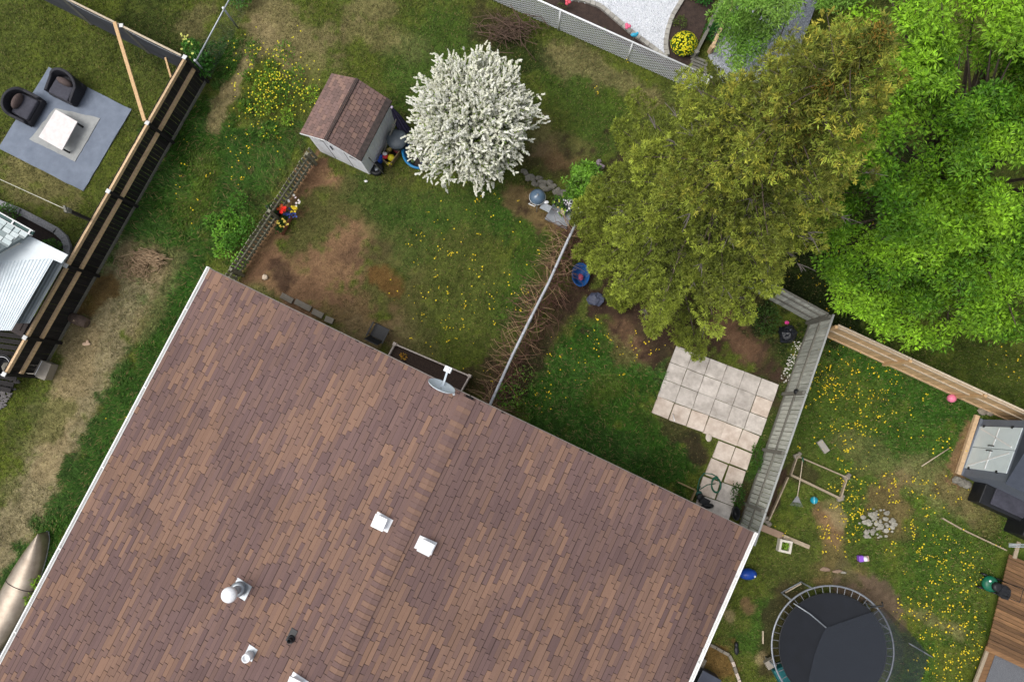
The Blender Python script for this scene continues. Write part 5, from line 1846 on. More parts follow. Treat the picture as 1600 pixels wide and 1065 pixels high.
part('mat_hem', M_black, tr, lambda m: m.ring(tc_, 1.65, .02, 60, 6))
spr = MB(); spr.tube([(0, 0, 0), (.19, 0, 0)], .011, 6)
sp_o = spr.v
spm = bpy.data.meshes.new('spring')
spm.from_pydata(sp_o, [], spr.f); spm.update(); spm.materials.append(pm('spring_steel', (150, 152, 156), (96, 98, 104), 9, .5, metal=.4, vary=.4))
for k in range(48):
    t = 2 * math.pi * k / 48
    d_ = Vector((math.cos(t), math.sin(t), 0))
    inst('spring', spm, frame(tc_ + d_ * 1.67, d_, Vector((-d_.y, d_.x, 0))), tr)
for k in range(4):
    t = k * math.pi / 2 + .5
    part('leg', M_steel, tr, lambda m: m.tube([tc_ + Vector((math.cos(t - .2), math.sin(t - .2), 0)) * TR, tc_ + Vector((math.cos(t - .2), math.sin(t - .2), 0)) * TR - Vector((0, 0, .83)), tc_ + Vector((math.cos(t + .2), math.sin(t + .2), 0)) * TR - Vector((0, 0, .83)), tc_ + Vector((math.cos(t + .2), math.sin(t + .2), 0)) * TR], .03, 7))
def net_mat():
    m = bpy.data.materials.new('safety_net')
    m.use_nodes = True
    nt = m.node_tree
    b = nt.nodes['Principled BSDF']
    b.inputs['Base Color'].default_value = (*lin(50, 56, 66), 1)
    b.inputs['Roughness'].default_value = .8
    tcn = nt.nodes.new('ShaderNodeTexCoord')
    w = nt.nodes.new('ShaderNodeTexNoise')
    w.inputs['Scale'].default_value = 90
    nt.links.new(tcn.outputs['Object'], w.inputs['Vector'])
    mr = nt.nodes.new('ShaderNodeMapRange')
    mr.inputs['To Min'].default_value = .15
    mr.inputs['To Max'].default_value = .65
    nt.links.new(w.outputs['Fac'], mr.inputs['Value'])
    nt.links.new(mr.outputs[0], b.inputs['Alpha'])
    return m
M_net = net_mat()
def net(m):
    """net lying over the right half of the mat, then over the ring down to the grass"""
    rows = []
    edge = [(1290, 980), (1280, 1000), (1273, 1020), (1268, 1040), (1262, 1066), (1258, 1090)]
    out = [(1377, 950), (1398, 975), (1408, 1000), (1408, 1025), (1400, 1050), (1385, 1080)]
    gnd = [(1379, 947), (1420, 985), (1452, 1022), (1446, 1045), (1438, 1066), (1420, 1090)]
    for e_, o_, g__ in zip(edge, out, gnd):
        E_, O_, N_ = G(*e_, .84), G(*o_, .93), G(*g__, .06)
        r_ = [E_.lerp(O_, k / 6) + Vector((0, 0, .02 + (.0 if k else .0))) for k in range(7)]
        r_ += [O_.lerp(N_, k / 4) - Vector((0, 0, .1 * math.sin(math.pi * k / 4))) for k in range(1, 5)]
        rows.append(r_)
    n = len(rows[0])
    vs = [v for r_ in rows for v in r_]
    fs = [(i * n + k, i * n + k + 1, (i + 1) * n + k + 1, (i + 1) * n + k) for i in range(len(rows) - 1) for k in range(n - 1)]
    m.add(vs, fs, True)
part('safety_net', M_net, tr, net)
part('net_pole', M_steel, tr, lambda m: m.tube([G(1240, 942, .92), G(1265, 958, .92), G(1291, 980, .95)], .02, 7))
part('net_pole', M_steel, tr, lambda m: m.tube([G(1420, 1004, .25), G(1457, 1026, .06)], .022, 7))
part('net_pole', M_black, tr, lambda m: m.tube([G(1360, 948, .93), G(1380, 946, 1.0), G(1378, 940, 1.02)], .028, 7))
# step box at the trampoline
p = G(1214, 1046)
lb = thing('teal_step', 'teal plastic step with beige top box at the trampoline edge', 'step', p)
part('body', pm('teal_plastic', (32, 116, 120), (22, 90, 96), 5, .5), lb, lambda m: m.box(p + Vector((.08, -.12, .2)), (.36, .7, .4), math.radians(28)), bevel=.03)
q = G(1203, 1038, .3)
part('top_box', M_bg, lb, lambda m: m.box(q + Vector((0, .05, 0)), (.3, .26, .2), math.radians(28)), bevel=.02)
p = G(1150, 1012)
single('black_shoe', M_black, 'small black sandal lying in the grass near the eave', 'shoe', p, lambda m: (m.blob(p + Vector((0, -.05, .05)), (.08, .15, .05), 10, 6), m.blob(p + Vector((0, .12, .05)), (.07, .1, .06), 10, 6)))
p = G(1100, 1056)
bx_ = thing('storage_box', 'dark slate storage box under the white gutter', 'box', p)
part('body', pm('slate_plastic', (60, 66, 80), (46, 50, 62), 5, .5), bx_, lambda m: m.box(p + Vector((0, 0, .25)), (.62, .5, .5), math.radians(-28)), bevel=.02)
part('lid', pm('slate_lid', (78, 84, 98), (62, 66, 80), 5, .45), bx_, lambda m: m.box(p + Vector((0, 0, .52)), (.66, .54, .05), math.radians(-28)), bevel=.02)
p = G(1092, 1036, .05)
single('concrete_block', M_oldslab, 'grey concrete block beside the slate storage box', 'block', p, lambda m: m.box(p + Vector((.02, 0, .05)), (.24, .44, .2), math.radians(-26)), bevel=.012)
es = thing('stone_edging', 'curved white block edging of the corner flower bed by the eave', 'edging', G(1135, 1020))
ep = [(1109, 1006), (1119, 1011), (1129, 1017), (1139, 1022), (1144, 1032), (1147, 1040), (1150, 1050), (1154, 1060), (1157, 1070)]
for (x0, y0), (x1, y1) in zip(ep[:-1], ep[1:]):
    a, b = G(x0, y0, .05), G(x1, y1, .05)
    d_ = (b - a).normalized()
    part('block', M_oldslab if x0 % 2 else M_slab2, es, lambda m: m.bar(a + d_ * .01, b - d_ * .01, .09, .12))

# ---- grey resin shed with white doors (seen from its door side)
SZ = 2.15
rq4 = [G(x, y) for x, y in ((1534, 655), (1502, 742), (1600, 790), (1640, 690))]
rsd = thing('resin_shed', 'grey resin shed with white double doors at the tan fence', 'shed', (rq4[0] + rq4[2]) / 2)
M_rgrey = pm('resin_grey', (120, 126, 138), (104, 110, 122), 4, .55)
M_rroof = pm('resin_roof', (72, 78, 90), (58, 64, 76), 4, .6)
M_rdoor = pm('resin_door', (214, 224, 226), (198, 208, 212), 3, .5)
lo, hi = rq4, [Vector((v.x, v.y, SZ)) for v in rq4]
part('wall', M_rgrey, rsd, lambda m: m.prism([(v.x, v.y) for v in lo], 0, SZ))
fdir = (lo[1] - lo[0]).normalized()
fn_ = Vector((fdir.y, -fdir.x, 0))
if fn_.x > 0: fn_ = -fn_
fw = (lo[1] - lo[0]).length
for sgn, f0, f1 in ((0, .13, .495), (1, .505, .87)):
    a, b = lo[0].lerp(lo[1], f0) + fn_ * .02, lo[0].lerp(lo[1], f1) + fn_ * .02
    c_ = (a + b) / 2
    ang = math.atan2(fdir.y, fdir.x)
    dr_ = part('door', M_rdoor, rsd, lambda m: m.box((c_.x, c_.y, 1.03), ((b - a).length, .03, 1.95), ang))
    L_ = (b - a).length
    ins = b if sgn == 0 else a
    otr = a if sgn == 0 else b
    o3 = fn_ * .022
    for z0_, z1_, s0_, s1_ in ((.2, 1.85, .12, .88), (1.03, 1.03, .06, .94)):
        pa_ = otr.lerp(ins, s0_) + o3; pb__ = otr.lerp(ins, s1_) + o3
        part('brace', M_white, dr_, lambda m: m.bar((pa_.x, pa_.y, z0_), (pb__.x, pb__.y, z1_), .05, .012, up=tuple(fn_)))
    hq = ins.lerp(otr, .1) + fn_ * .05
    part('handle', M_black, dr_, lambda m: m.tube([(hq.x - fn_.x * .03, hq.y - fn_.y * .03, .82), (hq.x, hq.y, .86), (hq.x, hq.y, 1.06), (hq.x - fn_.x * .03, hq.y - fn_.y * .03, 1.1)], .018, 6))
    for zz in (.3, 1.6):
        hq2 = otr + fn_ * .02
        part('hinge', M_black, dr_, lambda m: m.box((hq2.x, hq2.y, zz), (.08, .05, .06), ang))
ridge0, ridge1 = (lo[0] + lo[1]) / 2, (lo[3] + lo[2]) / 2
ridge0 = ridge0 + fn_ * .06
def rroof(m):
    a, b, c_, d_ = [Vector((v.x, v.y, SZ + .02)) for v in (lo[0] + fn_ * .06 - fdir * .08, lo[1] + fn_ * .06 + fdir * .08, lo[2] + fdir * .08, lo[3] - fdir * .08)]
    r0, r1 = Vector((ridge0.x, ridge0.y, SZ + .35)), Vector((ridge1.x, ridge1.y, SZ + .35))
    m.add([a, b, c_, d_, r0, r1], [(0, 4, 5, 3), (1, 2, 5, 4), (0, 1, 4), (2, 3, 5), (0, 3, 2, 1)])
part('roof', M_rroof, rsd, rroof)
part('floor_lip', M_rgrey, rsd, lambda m: m.bar(lo[0] + fn_ * .04 + Vector((0, 0, .04)), lo[1] + fn_ * .04 + Vector((0, 0, .04)), .1, .08))
e7 = thing('timber_edging', 'timber base plank in front of the grey resin shed', 'edging', G(1510, 700))
a, b = G(1530, 650, .06), G(1500, 742, .06)
part('plank', M_tanrail, e7, lambda m: m.bar(a + fn_ * .08, b + fn_ * .08, .14, .12))
v = G(1533, 643)
part('stone', M_oldslab, e7, lambda m: (m.rock((v.x, v.y, .08), (.18, .14, .16), 3), m.rock((v.x + .25, v.y - .02, .08), (.16, .12, .14), 4)))
cst = thing('corner_stones', 'pale grey stones at the corner of the resin shed', 'stones', G(1502, 752))
for k in range(3):
    part('stone', M_rub, cst, lambda m: m.rock(G(1495 + k * 8, 749 + k * 4, .1), (.17, .14, .18), 40 + k))
# covered barbecue / storage box
p = G(1551, 782)
cvb = thing('deck_box', 'long dark covered storage box beside the grey resin shed', 'box', p)
bang = math.radians(-25)
M_cover = pm('dark_cover', (78, 78, 90), (54, 54, 64), 5, .7, bump=.4)
part('body', M_black, cvb, lambda m: m.box(p + Vector((0, 0, .3)), (1.55, .66, .6), bang), bevel=.03)
part('lid', M_cover, cvb, lambda m: m.box(p + Vector((.16, .02, .63)), (1.2, .62, .07), bang), bevel=.03)
# grill with beige top and chrome rails
p = G(1592, 824)
ggr = thing('gas_barbecue', 'gas barbecue with beige lid and chrome shelf on the deck corner', 'barbecue', p)
part('cabinet', M_black, ggr, lambda m: m.box(p + Vector((0, 0, .45)), (.9, .6, .9), bang), bevel=.03)
part('lid', M_bg, ggr, lambda m: m.box(p + Vector((.12, .05, .98)), (.7, .5, .14), bang), bevel=.04)
for k in range(3):
    a, b = G(1576 + k * 0, 849 + k * 2.2, .95), G(1640, 851 + k * 2.4, .95)
    part('shelf_rail', M_steel, ggr, lambda m: m.tube([a, b], .015, 6))
# brown deck
dkq = [G(x, y, .3) for x, y in ((1598, 838), (1569, 868), (1546, 1003), (1522, 1085), (1700, 1150), (1700, 860))]
dd = thing('wood_deck', 'stained brown wood deck with wet sheen beside the lawn', 'deck', (dkq[2].x, dkq[2].y, 0))
M_deck = pm('deck_stain', (150, 112, 74), (90, 66, 46), 2.2, .42, bump=.4, stretch=(1, 7, 7), vary=.38, contrast=.3)
bd = Vector((math.cos(math.radians(-25)), math.sin(math.radians(-25)), 0))
bn = Vector((-bd.y, bd.x, 0))
d0_ = G(1580, 872, .3)
LE = [(1598, 838), (1576, 872), (1546, 1003)]
edge_a, edge_b = G(1576, 868, .3), G(1543, 1006, .3)
for k in range(24):
    f = k / 23
    st0 = edge_a.lerp(edge_b, f)
    st0.z = .3
    me = box_mesh('board', (3.2, .112, .03), M_deck, .003, k % 3)
    inst('board', me, frame(st0 + bd * 1.6, bd, bn), dd)
a, b = edge_b - bn * .13 + bd * -.02, edge_b - bn * .13 + bd * 3
part('border_board', M_deck, dd, lambda m: m.bar(a, b, .14, .03))
low = [G(x, y, .2) for x, y in ((1547, 1006), (1524, 1070), (1510, 1110), (1700, 1190), (1700, 1078))]
part('lower_step', M_deck, dd, lambda m: m.prism([(v.x, v.y) for v in low], .05, .2))
a, b = G(1547, 1004, .22), G(1516, 1085, .22)
part('trim_board', M_old, dd, lambda m: m.bar(a, b, .1, .06))
a, b = G(1592, 846, .33), G(1585, 872, .33)
part('trim_board', M_old, dd, lambda m: m.bar(a, b, .12, .03))
mq = [G(x, y, .23) for x, y in ((1562, 1005), (1640, 1035), (1620, 1120), (1533, 1085))]
single('door_mat', pm('grey_mat', (136, 138, 142), (88, 90, 96), 40, .95, bump=.8, contrast=.35), 'grey textured mat on the lower deck step', 'mat', mq[0], lambda m: m.prism([(v.x, v.y) for v in mq], .205, .225))
# lawn mower
p = G(1543, 910)
mw = thing('lawn_mower', 'green and black lawn mower parked beside the brown deck', 'mower', p)
ma = math.radians(-20)
MR = Matrix.Rotation(ma, 3, 'Z')
mp_ = lambda x, y, z: MR @ Vector((x, y, z)) + p
part('deck', pm('mower_green', (24, 118, 88), (16, 90, 66), 5, .35), mw, lambda m: (m.lathe(mp_(-.04, 0, .1), [(.24, 0), (.26, .1), (.2, .18), (.1, .22)], 20), m.box(mp_(.0, -.12, .16), (.34, .2, .12), ma)), bevel=.02)
part('engine', M_black, mw, lambda m: (m.lathe(mp_(.06, -.02, .3), [(.15, 0), (.15, .1), (.1, .15)], 16), m.box(mp_(.2, .0, .3), (.18, .24, .2), ma)), bevel=.02)
for sx in (-.25, .22):
    for sy in (-.22, .22):
        part('wheel', M_black, mw, lambda m: m.lathe(mp_(sx, sy, .1), [(.1, -.03), (.1, .03)], 14, rot=MR @ Matrix.Rotation(math.pi / 2, 3, 'X')))
part('grass_bag', pm('bag_black', (44, 46, 52), (28, 30, 34), 7, .9, bump=.5), mw, lambda m: m.rock(mp_(.34, -.1, .35), (.2, .22, .34), 8, .6, 9, 6))
part('badge', M_galv_white, mw, lambda m: m.blob(mp_(-.14, .08, .3), (.05, .04, .02), 8, 5))
part('handlebar', M_black, mw, lambda m: m.tube([mp_(.1, -.2, .2), mp_(.5, -.22, .85), mp_(.5, .22, .85), mp_(.1, .2, .2)], .014, 6))

# ================================================================== GRAVEL GARDEN AT THE TOP
sheet_z = .004
soilq = [G(x, y) for x, y in ((800, -60), (822, -14), (1098, 136), (1080, 95), (1140, -60))]
def flat(name, pts, z, mat):
    o = single(name, mat, None, None, (0, 0, 0), lambda m: m.prism([(v.x, v.y) for v in pts], z - .04, z), kind='structure')
    return o
flat('garden_soil', soilq, .035, pm('garden_soil', (84, 68, 60), (50, 40, 37), 6, .97, bump=1.0, bscale=30))
grq = [G(x, y) for x, y in ((840, -40), (885, 0), (930, 8), (963, 32), (1000, 62), (1040, 93), (1041, 62), (1047, 32), (1066, 0), (1090, -40))]
def gravel_mat(name, c1, c2, c3, sc_=26):
    m = bpy.data.materials.new(name)
    m.use_nodes = True
    nt = m.node_tree
    b = nt.nodes['Principled BSDF']
    b.inputs['Roughness'].default_value = .9
    g = nt.nodes.new('ShaderNodeNewGeometry')
    v = nt.nodes.new('ShaderNodeTexVoronoi')
    v.inputs['Scale'].default_value = sc_
    nt.links.new(g.outputs['Position'], v.inputs['Vector'])
    r = nt.nodes.new('ShaderNodeValToRGB')
    r.color_ramp.elements[0].color = (*lin(c1), 1)
    r.color_ramp.elements[1].color = (*lin(c3), 1)
    r.color_ramp.elements[0].position = .3
    r.color_ramp.elements[1].position = .75
    nt.links.new(v.outputs['Color'], r.inputs['Fac'])
    n = nt.nodes.new('ShaderNodeTexNoise')
    n.inputs['Scale'].default_value = 3.5
    n.inputs['Detail'].default_value = 8
    nt.links.new(g.outputs['Position'], n.inputs['Vector'])
    mx = nt.nodes.new('ShaderNodeMix')
    mx.data_type = 'RGBA'
    mr = nt.nodes.new('ShaderNodeMapRange')
    mr.inputs['From Min'].default_value = .58
    mr.inputs['From Max'].default_value = .72
    nt.links.new(n.outputs['Fac'], mr.inputs['Value'])
    nt.links.new(mr.outputs[0], mx.inputs[0])
    nt.links.new(r.outputs[0], mx.inputs[6])
    mx.inputs[7].default_value = (*lin(c2), 1)
    nt.links.new(mx.outputs[2], b.inputs['Base Color'])
    bp = nt.nodes.new('ShaderNodeBump')
    bp.inputs['Strength'].default_value = 1
    bp.inputs['Distance'].default_value = .04
    bp.invert = True
    nt.links.new(v.outputs['Distance'], bp.inputs['Height'])
    nt.links.new(bp.outputs[0], b.inputs['Normal'])
    return m
flat('white_gravel', grq, .05, gravel_mat('white_gravel', (238, 240, 246), (150, 156, 164), (196, 200, 208)))
gp2 = [G(x, y) for x, y in ((1152, -60), (1106, 88), (1130, 130), (1230, 130), (1300, -60))]
flat('gravel_path', gp2, .03, gravel_mat('grey_gravel', (190, 194, 202), (130, 134, 142), (150, 154, 162)))
# gravel stones proper, along the surface
gs = MB()
gpoly = [(x, y) for x, y in ((885, 0), (930, 8), (963, 32), (1000, 62), (1040, 93), (1041, 62), (1047, 32), (1066, 0))]
cnt = 0
while cnt < 2200:
    x, y = rnd.uniform(880, 1066), rnd.uniform(0, 93)
    if not in_poly(np.array([x]), np.array([y]), gpoly)[0]: continue
    s_ = rnd.uniform(.015, .032)
    gs.rock(G(x, y, .055), (s_, s_ * .8, s_), cnt % 40, .6, 5, 3)
    cnt += 1
tag(gs.build('gravel_stones', pm('loose_white_stone', (236, 238, 242), (190, 194, 200), 25, .9)), 'loose white stones covering the gravel garden', 'gravel', kind='stuff')
M_edge = pm('edging_block', (196, 192, 184), (158, 154, 146), 6, .9, bump=.4, vary=.12)
ge = thing('garden_edging', 'curved rows of pale blocks edging the white gravel', 'edging', G(1020, 60))
def edge_run(pts, step=.19):
    w = [G(x, y) for x, y in pts]
    # resample
    out, acc = [w[0]], 0
    fine = []
    for a, b in zip(w[:-1], w[1:]):
        for k in range(40): fine.append(a.lerp(b, k / 40))
    fine.append(w[-1])
    for a, b in zip(fine[:-1], fine[1:]):
        acc += (b - a).length
        if acc >= step:
            out.append(b); acc = 0
    for a, b in zip(out[:-1], out[1:]):
        d_ = (b - a).normalized()
        part('block', M_edge, ge, lambda m: m.bar(a + d_ * .008 + Vector((0, 0, .07 + rnd.uniform(-.01, .01))), b - d_ * .008 + Vector((0, 0, .07)), .15, .12))
edge_run(((850, -18), (885, -2), (915, 3), (938, 12), (963, 33), (985, 52), (1005, 66), (1025, 81), (1043, 95)))
edge_run(((1072, -10), (1060, 10), (1049, 28), (1042, 50), (1039, 70), (1042, 90)))
# timber divider boards
for (x0, y0, x1, y1, z_, mt, lab) in ((1140, -20, 1083, 92, .35, M_greyrail, 'grey weathered timber wall beside the yellow bush'), (1155, -20, 1108, 84, .3, M_tanrail, 'tan timber wall along the grey gravel path')):
    a, b = G(x0, y0), G(x1, y1)
    tw = thing('timber_wall', lab, 'garden wall', (a + b) / 2)
    for k in range(2):
        a_, b_ = a.copy(), b.copy()
        a_.z = b_.z = .09 + k * .17
        part('sleeper', mt, tw, lambda m: m.bar(a_, b_, .11, .16))
    for f in (.02, .5, .98):
        v = a.lerp(b, f)
        part('post', mt, tw, lambda m: m.box((v.x, v.y, .2), (.14, .14, .44), .5))
p = G(1090, 104)
pal = thing('wood_pallet', 'grey slatted wooden pallet at the end of the timber wall', 'pallet', p)
for k in range(4):
    part('slat', M_greyrail, pal, lambda m: m.box(p + Vector((.02, -.17 + k * .13, .12)), (.62, .09, .02), math.radians(-24)))
for k in (-1, 1):
    part('bearer', M_greyrail, pal, lambda m: m.box(p + Vector((k * .22, -.1 * k, .06)), (.07, .5, .1), math.radians(-24)))
# garden ornaments
def orn(px, py, col, lab, kind_):
    p = G(px, py)
    t_ = thing('garden_ornament', lab, 'ornament', p)
    part('stake', M_steel, t_, lambda m: m.tube([p, p + Vector((0, 0, .38))], .008, 5))
    mm = pm('orn%d' % len(MATS), col, None, 7, .4)
    if kind_ == 'bird':
        part('bird', mm, t_, lambda m: (m.blob(p + Vector((0, 0, .42)), (.13, .07, .07), 12, 8), m.blob(p + Vector((.1, .03, .47)), (.05, .05, .05), 10, 6)))
    else:
        part('bloom', mm, t_, lambda m: [m.blob(p + Vector((.06 * math.cos(k * 2.1), .06 * math.sin(k * 2.1), .4)), (.065, .065, .05), 10, 6) for k in range(3)])
orn(988, 65, (60, 176, 214), 'blue bird ornament on a stake in dark soil', 'bird')
orn(874, 3, (70, 178, 206), 'blue ornament at the upper edge of the soil bed', 'bird')
orn(886, 14, (232, 92, 110), 'coral red flower ornament in the soil bed', 'bloom')
orn(978, 51, (240, 110, 146), 'pink flower ornament near the blue bird', 'bloom')

# ================================================================== TREES
M_bark = pm('bark_grey_brown', (122, 108, 96), (78, 66, 58), 6, .95, bump=.8, stretch=(1, 1, .3))
M_spruce = attr_mat('spruce_needles', .6, .15)
M_maple = attr_mat('maple_leaves', .5, .25)
M_twig = pm('dead_twig', (150, 142, 136), (104, 96, 92), 8, .9)

def ribbon_twigs(P, D, L, W, N):
    return leaves(P, D, N, L, W, 0)

def spruce():
    base = G(1052, 392)
    H = 13.7
    t_ = thing('spruce_tree', 'tall olive green spruce leaning over the fence corner', 'tree', base)
    part('trunk', M_bark, t_, lambda m: m.tube([base + Vector((0, 0, -.1)), base + Vector((.05, .02, 4)), base + Vector((-.03, .05, 8)), base + Vector((0, 0, H - .3))], [.28, .2, .1, .015], 10))
    q = np.random.default_rng(5)
    prof_h = [0.9, 2.0, 4, 6, 8, 10, 11.5, 12.8, 13.7]
    prof_r = [2.9, 3.5, 3.35, 2.95, 2.5, 1.95, 1.35, .65, .1]
    PV, PD, PN, PL, PW, PC = [], [], [], [], [], []
    lm = MB()
    z = 1.0
    az = 0.0
    while z < H - .15:
        R0 = np.interp(z, prof_h, prof_r)
        nb = 6 if z < 10 else 5
        for k in range(nb):
            az = az + 2 * np.pi / nb + q.uniform(-.35, .35)
            R = R0 * q.choice([.55, .7, .85, .95, 1.02, 1.1, 1.18]) * q.uniform(.92, 1.06)
            if q.random() < .1: continue
            R *= 1 + .22 * max(0.0, math.cos(az + 1.4)) * np.interp(z, [1, 4], [1, 0]) - .16 * max(0.0, math.cos(az + 2.7)) * np.interp(z, [1, 4], [1, 0])
            R *= 1 - .24 * max(0.0, math.cos(az + .35)) * np.interp(z, [2, 9, 12], [1, .6, .2])
            zb = z + q.uniform(-.2, .2)
            dirv = np.array([np.cos(az), np.sin(az), 0])
            perp = np.array([-np.sin(az), np.cos(az), 0])
            droop = (-.30 if z < 5 else -.16) + q.uniform(-.06, .06)
            lift = .16
            ns = max(6, int(R / .085))
            f = np.linspace(.10, 1, ns)
            axis = np.array(base) + [0, 0, zb] + dirv * (f * R)[:, None] + np.array([0, 0, 1]) * ((droop * f + lift * f ** 3) * R)[:, None] + perp * (.08 * R * np.sin(f * 3 + az))[:, None]
            tone = q.uniform(.6, 1.4)
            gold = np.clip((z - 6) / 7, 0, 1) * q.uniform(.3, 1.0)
            if False:
                bare = True
            else:
                bare = False
            lm.tube([Vector(axis[i]) - Vector((0, 0, .06)) for i in range(0, ns, max(1, ns // 5))], [.009 * R * (1 - .8 * i / ns) + .003 for i in range(0, ns, max(1, ns // 5))], 4, cap=False)
            # tufts of short needle sprigs over a flat bough
            nt_ = int(max(10, R * R * 22 + R * 14))
            fi = q.random(nt_) ** (.5 if z < 5 else .75) * .99 + .01
            ax_ = np.stack([np.interp(fi, f, axis[:, j]) for j in range(3)], 1)
            wid = .44 * min(R, 2.1) * (1 - fi) ** .7 * np.minimum(1, fi * 4) + .10
            lat = q.uniform(-1, 1, nt_)
            ctr = ax_ + perp * (lat * wid)[:, None] + dirv * (np.abs(lat) * wid * .5)[:, None]
            ctr[:, 2] += q.normal(size=nt_) * .05 - .12 * np.abs(lat) * wid + .05 * np.sin(fi * 23 + lat * 9)
            tt = tone * q.uniform(.5, 1.6, (nt_, 1))
            outw = unit(dirv * .8 + perp * lat[:, None] * .8)
            ns9 = 12
            Pt = np.repeat(ctr, ns9, 0)
            n_ = len(Pt)
            Dn = unit(np.repeat(outw, ns9, 0) * .55 + q.normal(size=(n_, 3)) * .75 + np.array([0, 0, .38]))
            PV.append(Pt + q.normal(size=(n_, 3)) * .02)
            PD.append(Dn)
            PN.append(unit(q.normal(size=(n_, 3)) * .5 + [0, 0, 1]))
            PL.append(q.uniform(.055, .12, n_))
            PW.append(q.uniform(.015, .026, n_))
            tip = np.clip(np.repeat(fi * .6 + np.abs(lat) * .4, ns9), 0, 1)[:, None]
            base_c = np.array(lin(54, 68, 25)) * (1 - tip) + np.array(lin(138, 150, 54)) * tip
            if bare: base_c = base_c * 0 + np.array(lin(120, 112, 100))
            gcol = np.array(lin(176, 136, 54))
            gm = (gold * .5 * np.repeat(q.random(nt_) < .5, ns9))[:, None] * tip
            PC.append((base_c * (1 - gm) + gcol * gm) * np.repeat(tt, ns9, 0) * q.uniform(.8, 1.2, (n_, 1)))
        z += .34 if z < 9 else .26
    nf = 3600                                             # short sprigs close round the upper stem
    zf = q.uniform(5.5, H - .05, nf)
    rf = np.interp(zf, [5.5, 10, H], [.6, .5, .06]) * q.random(nf) ** .6
    af = q.uniform(0, 2 * np.pi, nf)
    ctr = np.array(base) + np.stack([rf * np.cos(af), rf * np.sin(af), zf], 1)
    ctr = np.repeat(ctr, 9, 0) + q.normal(size=(nf * 9, 3)) * .05
    n_ = len(ctr)
    PV.append(ctr)
    PD.append(unit(q.normal(size=(n_, 3)) + np.stack([np.cos(af), np.sin(af), np.full(nf, .3)], 1).repeat(9, 0)))
    PN.append(unit(q.normal(size=(n_, 3)) * .5 + [0, 0, 1]))
    PL.append(q.uniform(.055, .12, n_))
    PW.append(q.uniform(.015, .026, n_))
    gsel = np.repeat(q.random(nf) < .2, 9)[:, None]
    PC.append(np.where(gsel, np.array(lin(150, 122, 50)), np.array(lin(104, 114, 42))) * np.repeat(q.uniform(.55, 1.35, (nf, 1)), 9, 0))
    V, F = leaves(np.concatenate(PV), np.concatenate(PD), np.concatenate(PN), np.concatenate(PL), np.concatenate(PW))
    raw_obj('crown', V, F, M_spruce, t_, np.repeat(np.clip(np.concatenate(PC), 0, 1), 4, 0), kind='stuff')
    tag(lm.build('limbs', M_bark, t_), kind='stuff')
    # bare dead twigs poking out between the boughs
    dt = MB()
    for k in range(120):
        zz = rnd.uniform(1.5, 9)
        R = np.interp(zz, prof_h, prof_r) * rnd.uniform(.3, .95)
        a = rnd.uniform(0, 6.283)
        p = Vector((base.x + R * math.cos(a), base.y + R * math.sin(a), zz + .1))
        d = Vector((math.cos(a), math.sin(a), rnd.uniform(.0, .5)))
        for j in range(4):
            e_ = (d + Vector((rnd.uniform(-.7, .7), rnd.uniform(-.7, .7), rnd.uniform(-.1, .5)))).normalized() * rnd.uniform(.2, .5)
            dt.tube([p, p + e_ * .5 + Vector((0, 0, .03)), p + e_], [.016, .011, .006], 3, cap=False)
    tag(dt.build('dead_twigs', M_twig, t_, 0), kind='stuff')
spruce()

